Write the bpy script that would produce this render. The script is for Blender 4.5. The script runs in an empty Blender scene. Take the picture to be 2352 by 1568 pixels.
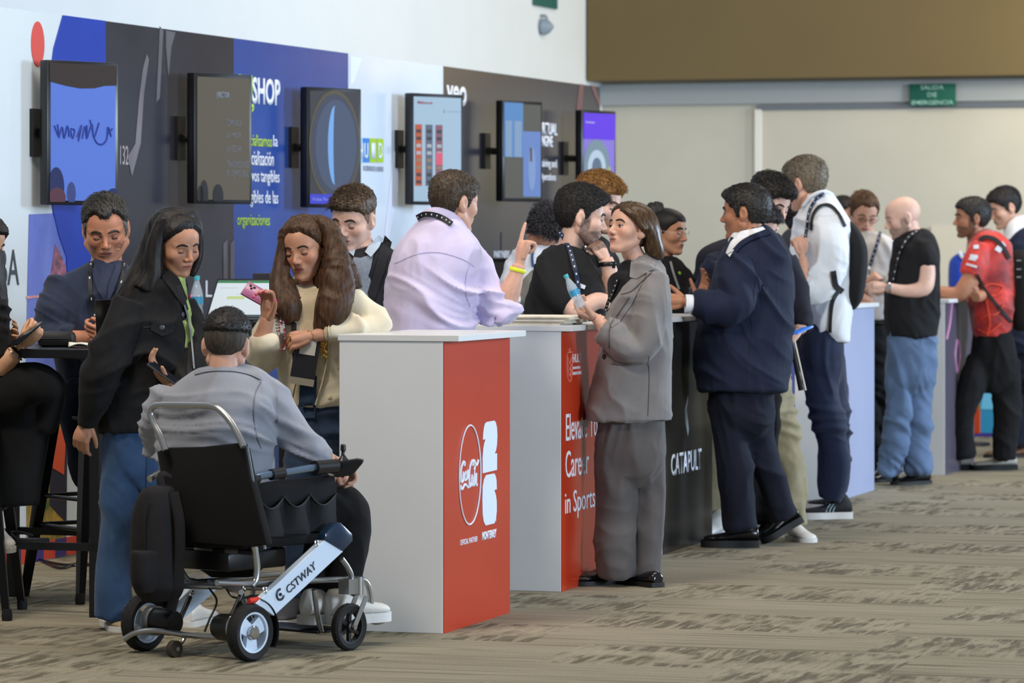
import bpy, bmesh, math, random
import numpy as np
from mathutils import Vector as V, Matrix as M
from mathutils.bvhtree import BVHTree

sc = bpy.context.scene
COL = sc.collection
# ------------------------------------------------------------------ camera, light, exposure
F, CX, YH, HC = 8500.0, 1176.0, 569.0, 1.45     # focal length in px, centre column, horizon row, eye height in m
cam_d = bpy.data.cameras.new('camera'); cam = bpy.data.objects.new('camera', cam_d); COL.objects.link(cam)
cam.location = (0, 0, HC); cam.rotation_euler = (math.pi/2, 0, 0)
cam_d.sensor_width = 36; cam_d.lens = 36*F/2352; cam_d.shift_y = -(784-YH)/2352
cam_d.clip_end = 200
cam_d.dof.use_dof = True; cam_d.dof.focus_distance = 14.6; cam_d.dof.aperture_fstop = 5.0
sc.camera = cam
w = bpy.data.worlds.new('world'); sc.world = w; w.use_nodes = True
w.node_tree.nodes['Background'].inputs[0].default_value = (0.86, 0.93, 1.0, 1)
w.node_tree.nodes['Background'].inputs[1].default_value = 0.27
sc.view_settings.view_transform = 'Standard'; sc.view_settings.look = 'None'
sc.view_settings.gamma = 1; sc.view_settings.use_curve_mapping = False
sc.view_settings.exposure = -0.07

def area(name, loc, to, size, size_y, power, color):
    d = bpy.data.lights.new(name, 'AREA'); d.shape = 'RECTANGLE'; d.size = size; d.size_y = size_y
    d.energy = power; d.color = color
    o = bpy.data.objects.new(name, d); COL.objects.link(o); o.location = loc
    o.rotation_euler = (V(to)-V(loc)).to_track_quat('-Z', 'Y').to_euler()
    return o
# daylight from the tall windows of the hall's right side, behind the camera's right shoulder
area('window_daylight', (10.5, 6.5, 3.0), (0.5, 17, 1.2), 2.6, 2.2, 1250, (0.70, 0.84, 1.0))
area('window_daylight', (11.0, 21.5, 3.0), (-0.5, 18.5, 1.4), 2.0, 2.2, 1050, (0.64, 0.80, 1.0))
# warm ceiling light rows of the hall
area('ceiling_light_row', (-3.2, 11.0, 6.5), (-0.6, 17.0, 0), 2.0, 1.2, 330, (1.0, 0.88, 0.74))
area('ceiling_light_row', (1.2, 14.5, 6.5), (1.0, 17.5, 0), 5.0, 1.5, 230, (1.0, 0.88, 0.74))
area('ceiling_light_row', (3.4, 23.5, 6.0), (2.8, 26.0, 0), 4.0, 1.5, 260, (1.0, 0.88, 0.74))

# warm light added out of view to brighten the right end of the soffit
area('soffit_fill', (5.8, 28.2, 3.0), (4.2, 29.6, 3.7), 1.2, 0.3, 110, (1.0, 0.84, 0.58))

# ------------------------------------------------------------------ geometry helpers
def P(x, y, Y): return V(((x-CX)*Y/F, Y, HC-(y-YH)*Y/F))
def G(x, y): return P(x, y, F*HC/(y-YH))           # point of the floor seen at a pixel
U = V((0.2957, 0.9553, 0)); W = V((0.9553, -0.2957, 0)); Z = V((0, 0, 1))   # the stand rows run along U, their ends along W

class Plane:                                       # a vertical plane through two ground points
    def __init__(s, o, d): s.o = V(o); s.d = V(d).normalized(); s.n = V((s.d.y, -s.d.x, 0))
    def hit(s, x, y):
        r = V(((x-CX)/F, 1, -(y-YH)/F)); c = V((0, 0, HC)); t = (s.o-c).dot(s.n)/r.dot(s.n)
        return c+r*t
    def sz(s, x, y): p = s.hit(x, y); return ((p-s.o).dot(s.d), p.z)
    def pt(s, a, z, off=0): p = s.o+s.d*a-s.n*0; return V((p.x, p.y, z))+s.n*off

def srgb(c):
    out = []
    for v in c[:3]:
        v = v/255.0; out.append(v/12.92 if v <= 0.04045 else ((v+0.055)/1.055)**2.4)
    return (*out, 1.0)

# ------------------------------------------------------------------ materials
MATS = {}
class NT:
    def __init__(s, m): s.t = m.node_tree; s.n = s.t.nodes; s.l = s.t.links
    def add(s, typ, ins=None, **kw):
        nd = s.n.new(typ)
        for k, v in kw.items(): setattr(nd, k, v)
        for k, v in (ins or {}).items():
            if isinstance(v, bpy.types.NodeSocket): s.l.new(v, nd.inputs[k])
            else: nd.inputs[k].default_value = v
        return nd
    def math(s, op, a, b=0.0, c=0.0): return s.add('ShaderNodeMath', {0: a, 1: b, 2: c}, operation=op).outputs[0]
    def mix(s, f, a, b, bt='MIX'):
        return s.add('ShaderNodeMix', {0: f, 6: a, 7: b}, data_type='RGBA', blend_type=bt).outputs[2]
    def noise(s, vec, scale, detail=3, rough=0.55, dist=0.0):
        return s.add('ShaderNodeTexNoise', {'Vector': vec, 'Scale': scale, 'Detail': detail, 'Roughness': rough, 'Distortion': dist}).outputs['Fac']
    def scaled(s, vec, v, rot=(0, 0, 0)): return s.add('ShaderNodeMapping', {'Vector': vec, 'Scale': v, 'Rotation': rot}).outputs[0]

def mat(name, c, rough=0.6, metal=0.0, var=0.0, vscale=8, bump=0.0, bscale=200, stretch=(1, 1, 1), coat=0.0, sheen=0.0,
        alpha=1.0, trans=0.0, emis=0.0, sss=0.0, c2=None, spec=0.5, ior=1.45):
    if name in MATS: return MATS[name]
    m = bpy.data.materials.new(name); m.use_nodes = True; MATS[name] = m
    t = NT(m); b = t.n['Principled BSDF']
    col = srgb(c); b.inputs['Base Color'].default_value = col
    b.inputs['Roughness'].default_value = rough; b.inputs['Metallic'].default_value = metal
    b.inputs['Coat Weight'].default_value = coat; b.inputs['Sheen Weight'].default_value = sheen
    b.inputs['Transmission Weight'].default_value = trans; b.inputs['Alpha'].default_value = alpha
    b.inputs['Specular IOR Level'].default_value = spec; b.inputs['IOR'].default_value = ior
    if sss: b.inputs['Subsurface Weight'].default_value = sss; b.inputs['Subsurface Radius'].default_value = (0.012, 0.005, 0.003)
    if emis: b.inputs['Emission Color'].default_value = col; b.inputs['Emission Strength'].default_value = emis
    if var or bump:
        g = t.add('ShaderNodeNewGeometry').outputs['Position']
        if stretch != (1, 1, 1): g = t.scaled(g, stretch)
    if var:
        n = t.noise(g, vscale, 4)
        d = srgb(c2) if c2 else tuple(max(0, x*(1-var)) for x in col[:3])+(1,)
        e = col if c2 else tuple(min(1, x*(1+var*0.8)) for x in col[:3])+(1,)
        r = t.add('ShaderNodeMapRange', {0: n, 1: 0.32, 2: 0.68})
        mx = t.mix(r.outputs[0], d, e); t.l.new(mx, b.inputs['Base Color'])
        if emis: t.l.new(mx, b.inputs['Emission Color'])
    if bump:
        n = t.noise(g, bscale, 2)
        bp = t.add('ShaderNodeBump', {'Strength': min(1, bump), 'Distance': 0.002, 'Height': n})
        t.l.new(bp.outputs[0], b.inputs['Normal'])
    return m

def cloth(name, c, rough=0.85, var=0.10, vscale=14, bump=0.5, **k):
    if max(c) < 60: k['sheen'] = k.get('sheen', .1)*.15
    return mat(name, c, rough, var=var, vscale=vscale, bump=bump, bscale=420, sheen=k.pop('sheen', 0.12), spec=k.pop('spec', 0.3), **k)
def skin(name, c):
    if name in MATS: return MATS[name]
    m = mat(name, c, 0.5, var=0.10, vscale=22, bump=0.18, bscale=260, sss=0.06, spec=0.42); t = NT(m); b = t.n['Principled BSDF']
    src = b.inputs['Base Color'].links[0].from_socket; a = t.add('ShaderNodeAttribute', attribute_name='tint')
    g = t.add('ShaderNodeNewGeometry').outputs['Position']; n = t.noise(g, 420, 2)
    f = t.math('MULTIPLY', a.outputs['Alpha'], t.math('ADD', .72, t.math('MULTIPLY', n, .5)))
    t.l.new(t.mix(t.math('MINIMUM', f, 1.0), src, a.outputs['Color']), b.inputs['Base Color']); return m
def hairm(name, c, c2=None, rough=0.5): return mat(name, c, rough, var=0.55, vscale=110, c2=c2, stretch=(1, 1, 0.10), bump=0.35, bscale=420, spec=0.35)
def glow(name, c, e=0.8, rough=0.25, **k): return mat(name, c, rough, emis=e, **k)

# ------------------------------------------------------------------ vectorised noise for folds and strands
def _h(ix, iy, iz):
    n = (ix*374761393+iy*668265263+iz*2147483647) & 0xffffffff
    n = ((n ^ (n >> 13))*1274126177) & 0xffffffff
    return ((n ^ (n >> 16)) & 0xffff)/65535.0
def vnoise(p):
    p = np.asarray(p, float); i = np.floor(p).astype(np.int64); f = p-i; f = f*f*(3-2*f)
    x, y, z = i[..., 0], i[..., 1], i[..., 2]; fx, fy, fz = f[..., 0], f[..., 1], f[..., 2]
    def L(a, b, t): return a+(b-a)*t
    c = lambda a, b, d: _h(x+a, y+b, z+d)
    return L(L(L(c(0,0,0), c(1,0,0), fx), L(c(0,1,0), c(1,1,0), fx), fy), L(L(c(0,0,1), c(1,0,1), fx), L(c(0,1,1), c(1,1,1), fx), fy), fz)
def sstep(x, a, b): t = np.clip((x-a)/(b-a), 0, 1); return t*t*(3-2*t)

# ------------------------------------------------------------------ mesh builder
def catmull(pts, n):
    pts = [np.array(p, float) for p in pts]
    if len(pts) < 3 or n < 2: return pts
    q = [2*pts[0]-pts[1]]+pts+[2*pts[-1]-pts[-2]]; out = []
    for i in range(1, len(q)-2):
        for k in range(n):
            t = k/n; a, b, c, d = q[i-1], q[i], q[i+1], q[i+2]
            out.append(0.5*((2*b)+(c-a)*t+(2*a-5*b+4*c-d)*t*t+(3*b-a-3*c+d)*t**3))
    out.append(q[-2]); return out

class MB:
    def __init__(s): s.v = []; s.f = []; s.m = []; s.mi = 0
    def add(s, vs, fs):
        o = len(s.v); s.v += [tuple(v) for v in vs]; s.f += [tuple(i+o for i in f) for f in fs]; s.m += [s.mi]*len(fs); return s
    def box(s, c, size, R=None):
        c = V(c); h = V(size)/2; vs = []
        for sx in (-1, 1):
            for sy in (-1, 1):
                for sz in (-1, 1):
                    p = V((sx*h.x, sy*h.y, sz*h.z)); vs.append(c+(R @ p if R else p))
        return s.add(vs, [(0,1,3,2), (4,6,7,5), (0,4,5,1), (2,3,7,6), (0,2,6,4), (1,5,7,3)])
    def obox(s, o, a, b, c):                        # box from a corner and three edge vectors
        o, a, b, c = V(o), V(a), V(b), V(c)
        vs = [o, o+c, o+b, o+b+c, o+a, o+a+c, o+a+b, o+a+b+c]
        return s.add(vs, [(0,1,3,2), (4,6,7,5), (0,4,5,1), (2,3,7,6), (0,2,6,4), (1,5,7,3)])
    def tube(s, pts, r, n=12, sub=6, flat=None, up=None, caps=True, closed=False):
        """round or flattened tube through points; r one radius or one per point"""
        k = len(pts); rr = [r]*k if not hasattr(r, '__len__') else list(r)
        q = [tuple(p)+(float(x),) for p, x in zip(pts, rr)]
        q = catmull(q, sub) if sub > 1 else [np.array(a, float) for a in q]
        X = np.array(q); C = X[:, :3]; R = np.maximum(X[:, 3], 1e-4)
        T = np.gradient(C, axis=0) if len(C) > 2 else np.repeat([C[-1]-C[0]], len(C), 0)
        if closed: T[0] = T[-1] = C[1]-C[-2]
        T /= np.linalg.norm(T, axis=1)[:, None]+1e-9
        a = np.array(up if up is not None else ((0, 0, 1) if abs(T[0][2]) < 0.9 else (1, 0, 0)), float)
        vs = []; fl = flat or 1.0
        for i in range(len(C)):
            t = T[i]; b = a-t*np.dot(a, t); b /= np.linalg.norm(b)+1e-9; c = np.cross(t, b); a = b if up is None else a
            for j in range(n):
                w = 2*math.pi*j/n; vs.append(C[i]+R[i]*(math.cos(w)*b*fl+math.sin(w)*c))
        fs = [(i*n+j, i*n+(j+1) % n, (i+1)*n+(j+1) % n, (i+1)*n+j) for i in range(len(C)-1) for j in range(n)]
        if caps and not closed:
            fs.append(tuple(range(n-1, -1, -1))); fs.append(tuple(range((len(C)-1)*n, len(C)*n)))
        return s.add(vs, fs)
    def cyl(s, a, b, r0, r1=None, n=20): return s.tube([a, b], [r0, r0 if r1 is None else r1], n, 1)
    def loft(s, rings, n=32, e=2.4, sub=5):
        """closed body of horizontal super-ellipse rings (x, y, z, half-width, half-depth, turn)"""
        q = np.array(catmull([r if len(r) > 5 else (*r, 0) for r in rings], sub)); vs = []
        for (x, y, z, a, b, tw) in q:
            for j in range(n):
                w = 2*math.pi*j/n; ca, sa = math.cos(w), math.sin(w)
                px = max(a, 1e-3)*math.copysign(abs(ca)**(2/e), ca); py = max(b, 1e-3)*math.copysign(abs(sa)**(2/e), sa)
                vs.append((x+px*math.cos(tw)-py*math.sin(tw), y+px*math.sin(tw)+py*math.cos(tw), z))
        k = len(q)
        fs = [(i*n+j, (i+1)*n+j, (i+1)*n+(j+1) % n, i*n+(j+1) % n) for i in range(k-1) for j in range(n)]
        fs.append(tuple(range(n))); fs.append(tuple(range(k*n-1, (k-1)*n-1, -1)))
        return s.add(vs, fs)
    def ball(s, c, r, n=16, R=None):
        c = V(c); r = V((r, r, r)) if not hasattr(r, '__len__') else V(r); vs = []; m = n//2
        for i in range(m+1):
            for j in range(n):
                a = math.pi*i/m; b = 2*math.pi*j/n
                p = V((r.x*math.sin(a)*math.cos(b), r.y*math.sin(a)*math.sin(b), r.z*math.cos(a))); vs.append(c+(R @ p if R else p))
        return s.add(vs, [(i*n+j, (i+1)*n+j, (i+1)*n+(j+1) % n, i*n+(j+1) % n) for i in range(m) for j in range(n)])
    def prism(s, poly, o, a, b, d):                 # polygon in the plane (a, b) at o, thickness vector d
        o, a, b, d = V(o), V(a), V(b), V(d); k = len(poly)
        vs = [o+a*x+b*y for x, y in poly]; vs += [p+d for p in vs]
        fs = [tuple(range(k))[::-1], tuple(range(k, 2*k))]+[(i, (i+1) % k, (i+1) % k+k, i+k) for i in range(k)]
        return s.add(vs, fs)
    def ring(s, c, axis, R, r, n=40, m=10, arc=(0, 2*math.pi), flat=None):
        ax = V(axis).normalized(); a = ax.orthogonal().normalized(); b = ax.cross(a)
        full = abs(arc[1]-arc[0]-2*math.pi) < 1e-6
        pts = [V(c)+R*(math.cos(t)*a+math.sin(t)*b) for t in np.linspace(arc[0], arc[1], n+1)]
        return s.tube(pts, r, m, 1, up=tuple(ax), flat=flat, closed=full)
    def lathe(s, prof, o, axis, n=32, closed=False):              # profile of (radius, height)
        ax = V(axis).normalized(); a = ax.orthogonal().normalized(); b = ax.cross(a); vs = []
        for r, h in prof:
            for j in range(n):
                t = 2*math.pi*j/n; vs.append(V(o)+ax*h+max(r, 1e-4)*(math.cos(t)*a+math.sin(t)*b))
        k = len(prof)
        fs = [(i*n+j, i*n+(j+1) % n, (i+1)*n+(j+1) % n, (i+1)*n+j) for i in range(k-1) for j in range(n)]
        if closed: fs += [((k-1)*n+j, (k-1)*n+(j+1) % n, (j+1) % n, j) for j in range(n)]
        else: fs.append(tuple(range(n-1, -1, -1))); fs.append(tuple(range((k-1)*n, k*n)))
        return s.add(vs, fs)
    def mesh(s, name, org=V((0, 0, 0))):
        me = bpy.data.meshes.new(name)
        me.from_pydata([(x-org.x, y-org.y, z-org.z) for x, y, z in s.v], [], s.f)
        if any(s.m): me.polygons.foreach_set('material_index', s.m)
        return me
    def build(s, name, m, parent=None, smooth=True, bevel=0.0, ang=35, fix=True):
        org = ORG.get(parent, V((0, 0, 0))) if parent else V((0, 0, 0))
        me = s.mesh(name, org)
        if fix:
            bm = bmesh.new(); bm.from_mesh(me); bmesh.ops.recalc_face_normals(bm, faces=bm.faces)
            if bevel:
                es = [e for e in bm.edges if len(e.link_faces) == 2 and e.calc_face_angle(0) > 0.6]
                bmesh.ops.bevel(bm, geom=es, offset=bevel, segments=2, profile=0.5, affect='EDGES')
            bm.to_mesh(me); bm.free()
        return link(name, me, m, parent, smooth, ang)
ORG = {}
def link(name, me, m, parent=None, smooth=True, ang=35):
    o = bpy.data.objects.new(name, me); COL.objects.link(o)
    for x in (m if isinstance(m, (list, tuple)) else [m]): me.materials.append(x)
    if smooth:
        me.polygons.foreach_set('use_smooth', [True]*len(me.polygons))
        if ang < 180: me.set_sharp_from_angle(angle=math.radians(ang))
    if parent: o.parent = parent; ORG[o] = ORG.get(parent, V((0, 0, 0)))
    return o
def recentre(o, loc):                               # move a top-level mesh's origin to its base
    loc = V(loc); me = o.data; me.transform(M.Translation(-loc)); o.location = loc; ORG[o] = loc; return o
def tag(o, label, cat, group=None, kind=None):
    if label: o['label'] = label
    if cat: o['category'] = cat
    if group: o['group'] = group
    if kind: o['kind'] = kind
    return o
def thing(name, loc, label, cat, group=None):
    o = bpy.data.objects.new(name, None); COL.objects.link(o); o.empty_display_size = 0.1
    o.location = loc; ORG[o] = V(loc); return tag(o, label, cat, group)
def struct(name, mb, m, **k): o = mb.build(name, m, **k); o['kind'] = 'structure'; return o

# scratch scene for modifiers and lettering
SCR = bpy.data.scenes.new('scratch')
def evaluated(ob):
    SCR.collection.objects.link(ob); vl = SCR.view_layers[0]; vl.update()
    me = bpy.data.meshes.new_from_object(ob.evaluated_get(vl.depsgraph)); d = ob.data
    bpy.data.objects.remove(ob)
    (bpy.data.meshes if isinstance(d, bpy.types.Mesh) else bpy.data.curves).remove(d)
    return me
def remesh(mb, voxel, smooth=4):
    """one continuous surface out of overlapping closed shells"""
    me = mb.mesh('tmp'); bm = bmesh.new(); bm.from_mesh(me); bmesh.ops.recalc_face_normals(bm, faces=bm.faces); bm.to_mesh(me); bm.free()
    ob = bpy.data.objects.new('tmp', me)
    r = ob.modifiers.new('r', 'REMESH'); r.mode = 'VOXEL'; r.voxel_size = voxel
    if smooth: q = ob.modifiers.new('s', 'SMOOTH'); q.factor = 0.5; q.iterations = smooth
    return evaluated(ob)
def get_co(me):
    a = np.empty(len(me.vertices)*3, np.float32); me.vertices.foreach_get('co', a); return a.reshape(-1, 3).astype(float)
def get_no(me):
    a = np.empty(len(me.vertices)*3, np.float32); me.vertices.foreach_get('normal', a); return a.reshape(-1, 3).astype(float)
def set_co(me, a): me.vertices.foreach_set('co', a.astype(np.float32).ravel()); me.update()

def text(s, o, xd, up, Wd, H, m, parent, name='lettering', off=0.003, ext=0.0008, shear=0.0, bold=0.0, align='L'):
    """letters fitted into the box Wd x H whose lower left corner is o"""
    cu = bpy.data.curves.new('t', 'FONT'); cu.body = s; cu.size = 1; cu.extrude = 0; cu.offset = bold; cu.shear = shear; cu.resolution_u = 3
    me = evaluated(bpy.data.objects.new('t', cu)); c = get_co(me)
    if len(c) == 0: return None
    lo = c.min(0); hi = c.max(0); base = max(lo[1], 0) if False else lo[1]
    x = (c[:, 0]-lo[0])/(hi[0]-lo[0]+1e-9)*Wd; y = (c[:, 1]-base)/(hi[1]-base+1e-9)*H
    xd, up = V(xd).normalized(), V(up).normalized(); n = xd.cross(up); o = V(o)+n*off-ORG.get(parent, V((0, 0, 0)))
    w3 = np.array(o)[None]+x[:, None]*np.array(xd)[None]+y[:, None]*np.array(up)[None]
    set_co(me, w3); me.name = name
    bm = bmesh.new(); bm.from_mesh(me)
    g = bmesh.ops.extrude_face_region(bm, geom=bm.faces[:]); bmesh.ops.translate(bm, vec=-n*min(off*0.9, 0.002), verts=[v for v in g['geom'] if isinstance(v, bmesh.types.BMVert)])
    bm.to_mesh(me); bm.free()
    return link(name, me, m, parent, smooth=False)
# ------------------------------------------------------------------ people: heads
def smin(a, b, k): h = np.clip(0.5+0.5*(b-a)/k, 0, 1); return b+(a-b)*h-k*h*(1-h)
def smax(a, b, k): return -smin(-a, -b, k)
def ell(p, c, r):
    q = (p-np.array(c))/np.array(r); n = np.linalg.norm(q, axis=-1)
    return (n-1)*min(r)*(0.6+0.4*np.mean(r)/min(r)) if False else n*(n-1)/(np.linalg.norm(q/np.array(r), axis=-1)+1e-9)
def caps(p, a, b, ra, rb=None):
    a, b = np.array(a), np.array(b); rb = ra if rb is None else rb; d = b-a
    t = np.clip(((p-a)@d)/(d@d), 0, 1); return np.linalg.norm(p-a-t[..., None]*d, axis=-1)-(ra+(rb-ra)*t)
def head_sdf(p, ears=True, g='m', nose=1.0, jaw=1.0, fat=0.0):
    q = p.copy(); q[..., 0] = np.abs(q[..., 0]); fem = g == 'f'
    d = ell(q, (0, -.014, .030), (.0765, .094, .086))
    d = smin(d, ell(q, (0, .032, .042), (.063, .056, .055)), .03)
    d = smin(d, ell(q, (0, .030, -.026), (.059+fat, .060, .078)), .03)
    jw = (.044 if fem else .052)*jaw+fat
    d = smin(d, caps(q, (jw, .000, -.052), (.017, .062, -.097 if not fem else -.093), .019+fat*.5, .017), .024)
    d = smin(d, ell(q, (0, .076, -.097 if not fem else -.092), (.021 if not fem else .016, .018, .015)), .014)
    d = smin(d, ell(q, (.043, .054, -.020), (.022, .026, .022)), .022)          # cheeks
    d = smin(d, caps(q, (.012, .082, .020), (.046, .064, .022), .010 if not fem else .007), .014)   # brow
    d = smin(d, ell(q, (0, .0705, -.058), (.029, .023, .025)), .014)               # muzzle
    d = smax(d, -ell(q, (.0315, .101, .003), (.019, .016, .0135)), .010)          # eye sockets
    d = smin(d, caps(q, (0, .082, .016), (0, .103*nose+.003, -.022), .0068, .0085), .010)
    d = smin(d, ell(q, (0, .104*nose+.001, -.027), (.0105, .0105, .0090)), .006)
    d = smin(d, ell(q, (.0105, .095, -.031), (.0078, .0105, .0075)), .005)
    d = smax(d, -ell(q, (.0065, .1005, -.0385), (.0038, .0055, .0035)), .003)
    fl = .0018 if fem else 0
    d = smin(d, ell(q, (0, .0885-fl, -.0535), (.0215, .0080, .0046)), .005)
    d = smin(d, ell(q, (0, .0862-fl, -.0652), (.0185, .0082, .0054)), .005)
    d = smax(d, -ell(q, (0, .1002, -.0592), (.024, .0105, .0016)), .0025)
    if ears:
        e = ell(q, (.077, -.012, -.002), (.0125, .0205, .031)); e = smin(e, ell(q, (.072, -.004, -.026), (.010, .011, .014)), .008)
        e = smax(e, -ell(q, (.091, -.006, .000), (.0085, .0125, .020)), .004); d = smin(d, e, .004)
    return d
NA, NE = 176, 128
def head_dirs(na=NA, ne=NE):
    t = np.linspace(0, 2*np.pi, na, endpoint=False); az = t-0.34*np.sin(t)       # denser towards the face (az = 0)
    s = np.linspace(0, 1, ne+1); el = np.pi*(s+0.055*np.sin(2*np.pi*(s-.04))*1.0); el[0] = 0; el[-1] = np.pi; el = np.clip(el, 0, np.pi)
    A, E = np.meshgrid(az, el); return np.stack([np.sin(E)*np.sin(A), np.sin(E)*np.cos(A), np.cos(E)], -1)
def head_r(D, **k):
    hi = np.full(D.shape[:-1], .150); lo = np.zeros(D.shape[:-1]); found = np.zeros(D.shape[:-1], bool)
    for r in np.linspace(.150, .04, 46):
        s = head_sdf(D*r, **k) < 0; new = s & ~found; lo[new] = r; hi[new] = r+.0025; found |= s
    for _ in range(7):
        m = (lo+hi)/2; s = head_sdf(D*m[..., None], **k) < 0; lo = np.where(s, m, lo); hi = np.where(s, hi, m)
    return (lo+hi)/2
_hc = {}
def head_grid(**k):
    key = tuple(sorted(k.items()))
    if key not in _hc: D = head_dirs(); _hc[key] = (D, head_r(D, **k))
    return _hc[key]
def grid_faces(na, ne, off=0): return [(off+i*na+j, off+(i+1)*na+j, off+(i+1)*na+(j+1) % na, off+i*na+(j+1) % na) for i in range(ne) for j in range(na)]

HL = {  # hairline height (m above head centre) by azimuth from the face, degrees
 'short': [(0, .064), (28, .062), (42, .050), (55, .030), (66, .020), (74, -.014), (82, -.016), (90, .030), (104, .032), (114, -.018), (130, -.052), (180, -.062)],
 'recede': [(0, .078), (15, .084), (34, .090), (50, .062), (62, .028), (74, -.014), (82, -.016), (90, .030), (104, .032), (114, -.018), (130, -.052), (180, -.062)],
 'fem': [(0, .070), (25, .064), (45, .046), (60, .016), (70, -.012), (80, -.020), (95, -.03), (110, -.06), (180, -.085)],
 'band': [(0, .082), (25, .080), (45, .062), (60, .040), (75, .010), (86, .005), (100, .01), (110, -.04), (180, -.065)],
 'none': [(0, .2), (180, .2)]}

FOLD = 1.7
class Person:
    """a clothed figure laid out from picture positions at distance Y: (column, row, depth step in px, radius in px)"""
    def __init__(s, Y, label, sk, cat='person', name='person'):
        s.Y, s.k = Y, Y/F; s.label, s.cat, s.name = label, cat, name; s.sk = sk
        s.under = MB(); s.bare = MB(); s.kids = []; s.extra = []; s.heads = []
    def p(s, x, y, d=0): return P(x, y, s.Y+d*s.k)
    # --- shells
    def _tube(s, mb, pts, k=1.0, flat=None, n=16):
        mb.tube([s.p(a[0], a[1], a[2]) for a in pts], [max(.012, a[3]*s.k*k) if k < 1 else a[3]*s.k for a in pts], n, 6, flat=flat)
    def _loft(s, mb, rings, k=1.0):
        R = []
        for r in rings:                               # (row, left col, right col, half depth px, depth step, turn deg)
            d = r[4] if len(r) > 4 else 0; c = s.p((r[1]+r[2])/2, r[0], d)
            R.append((c.x, c.y, c.z, (r[2]-r[1])/2*s.k*k, r[3]*s.k*k, math.radians(r[5]) if len(r) > 5 else 0))
        R.sort(key=lambda a: a[2]); mb.loft(R)
    def shell(s, mb, sh, k=1.0):
        if sh[0] == 'loft': s._loft(mb, sh[1], k)
        elif sh[0] == 'tube': s._tube(mb, sh[1], k, sh[2] if len(sh) > 2 else None)
        elif sh[0] == 'ball': mb.ball(s.p(*sh[1]), [x*s.k*k for x in sh[2]])
    def wear(s, name, m, shells, fold=(0.006, 9, 16), voxel=0.009, smooth=3, under=True, seed=0, puff=None):
        mb = MB()
        for sh in shells:
            if name == 'trousers' and sh[0] == 'loft': sh = ('loft', [(r[0], (r[1]+r[2])/2-(r[2]-r[1])/2*g_, (r[1]+r[2])/2+(r[2]-r[1])/2*g_, r[3]*g_, *r[4:]) for r, g_ in zip(list(sh[1])+[(sh[1][-1][0]+46*.0018/s.k, *sh[1][-1][1:]), (sh[1][-1][0]+80*.0018/s.k, *sh[1][-1][1:])], [.90, .96]+[1]*(len(sh[1])-2)+[.84, .5])])
            if name == 'trousers' and sh[0] == 'tube': sh = ('tube', list(sh[1][:-1])+[(sh[1][-1][0], sh[1][-1][1]+.016/s.k, *sh[1][-1][2:])], *sh[2:])
            s.shell(mb, sh)
            if under: s.shell(s.under, sh, 0.74)
        me = remesh(mb, voxel, smooth+(5 if name == 'trousers' else 0))
        if fold:
            a, fh, fv = fold[:3]; a *= FOLD; c = get_co(me); n = get_no(me); q = c+seed*7.3
            wv = vnoise(q*3.1)*2.2; wz = vnoise(q*2.3+9)*3.0
            s1 = np.stack([q[:, 0]*fh*.35+wv, q[:, 1]*fh*.35, q[:, 2]*fv+wz*1.6+q[:, 0]*fv*.45], -1)
            s2 = np.stack([q[:, 0]*fh*1.1+wz, q[:, 1]*fh*1.1, q[:, 2]*fv*.30+wv], -1)
            r1 = 1-np.abs(2*vnoise(s1)-1); r2 = 1-np.abs(2*vnoise(s2+31)-1); msk = sstep(vnoise(q*4.0+50), .25, .75)
            r3 = 1-np.abs(2*vnoise(s1*2.1+71)-1); r4 = 1-np.abs(2*vnoise(s2*1.9+17)-1)
            d = a*((r1**3-.25)*msk*2.1+(r2**3-.25)*(1-msk)*1.5+(r3**3-.25)*msk*.7+(r4**3-.25)*(1-msk)*.5)
            if len(fold) > 3:                          # extra creasing near joints: (x, y, d, radius px, gain)
                for (x, y, dd, rr, gn) in fold[3]:
                    u = np.linalg.norm(c-np.array(s.p(x, y, dd)), axis=1)/(rr*s.k); d = d*(1+gn*np.exp(-u*u*1.5))
            set_co(me, c+n*d[:, None])
        me.name = name; s.kids.append([name, me, m, 180]); return len(s.kids)-1
    def arm(s, pts, k=1.0): s._tube(s.bare, pts, k)    # bare skin limb
    # --- head
    def head(s, x, y, d, h, yaw, pitch=0, roll=0, g='m', lid=-8, lips=(150, 92, 84), brow=None, browt=1.0, beard=None, **fk):
        sc_ = h*s.k/.235; R = M.Rotation(math.radians(roll), 3, 'Y') @ M.Rotation(math.radians(180+yaw), 3, 'Z') @ M.Rotation(math.radians(-pitch), 3, 'X')
        c = s.p(x, y, d); H = dict(c=c, R=R, s=sc_, g=g, fk=fk, brow=brow, browt=browt, lips=lips, lid=lid, beard=beard); s.heads.append(H)
        s.H = H; return H
    def hp(s, x, y, z, H=None): H = H or s.H; return H['c']+H['R'] @ (V((x, y, z))*H['s'])
    def neck(s, x, y, d, r, x2=None, k=1.0):
        s.bare.tube([s.hp(0, -.018, -.01), s.hp(0, -.016, -.075), s.p(x, y, d)], [.050*s.H['s']*k, .053*s.H['s']*k, r*s.k], 18, 5)
    def surf(s, x, y, z, off=0.0, H=None):             # point of the face in direction (x, y, z)
        H = H or s.H; dv = np.array([[x, y, z]], float); dv /= np.linalg.norm(dv); r = head_r(dv, ears=False, g=H['g'], **H['fk'])[0]+off
        return s.hp(*(dv[0]*r), H=H)
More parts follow.
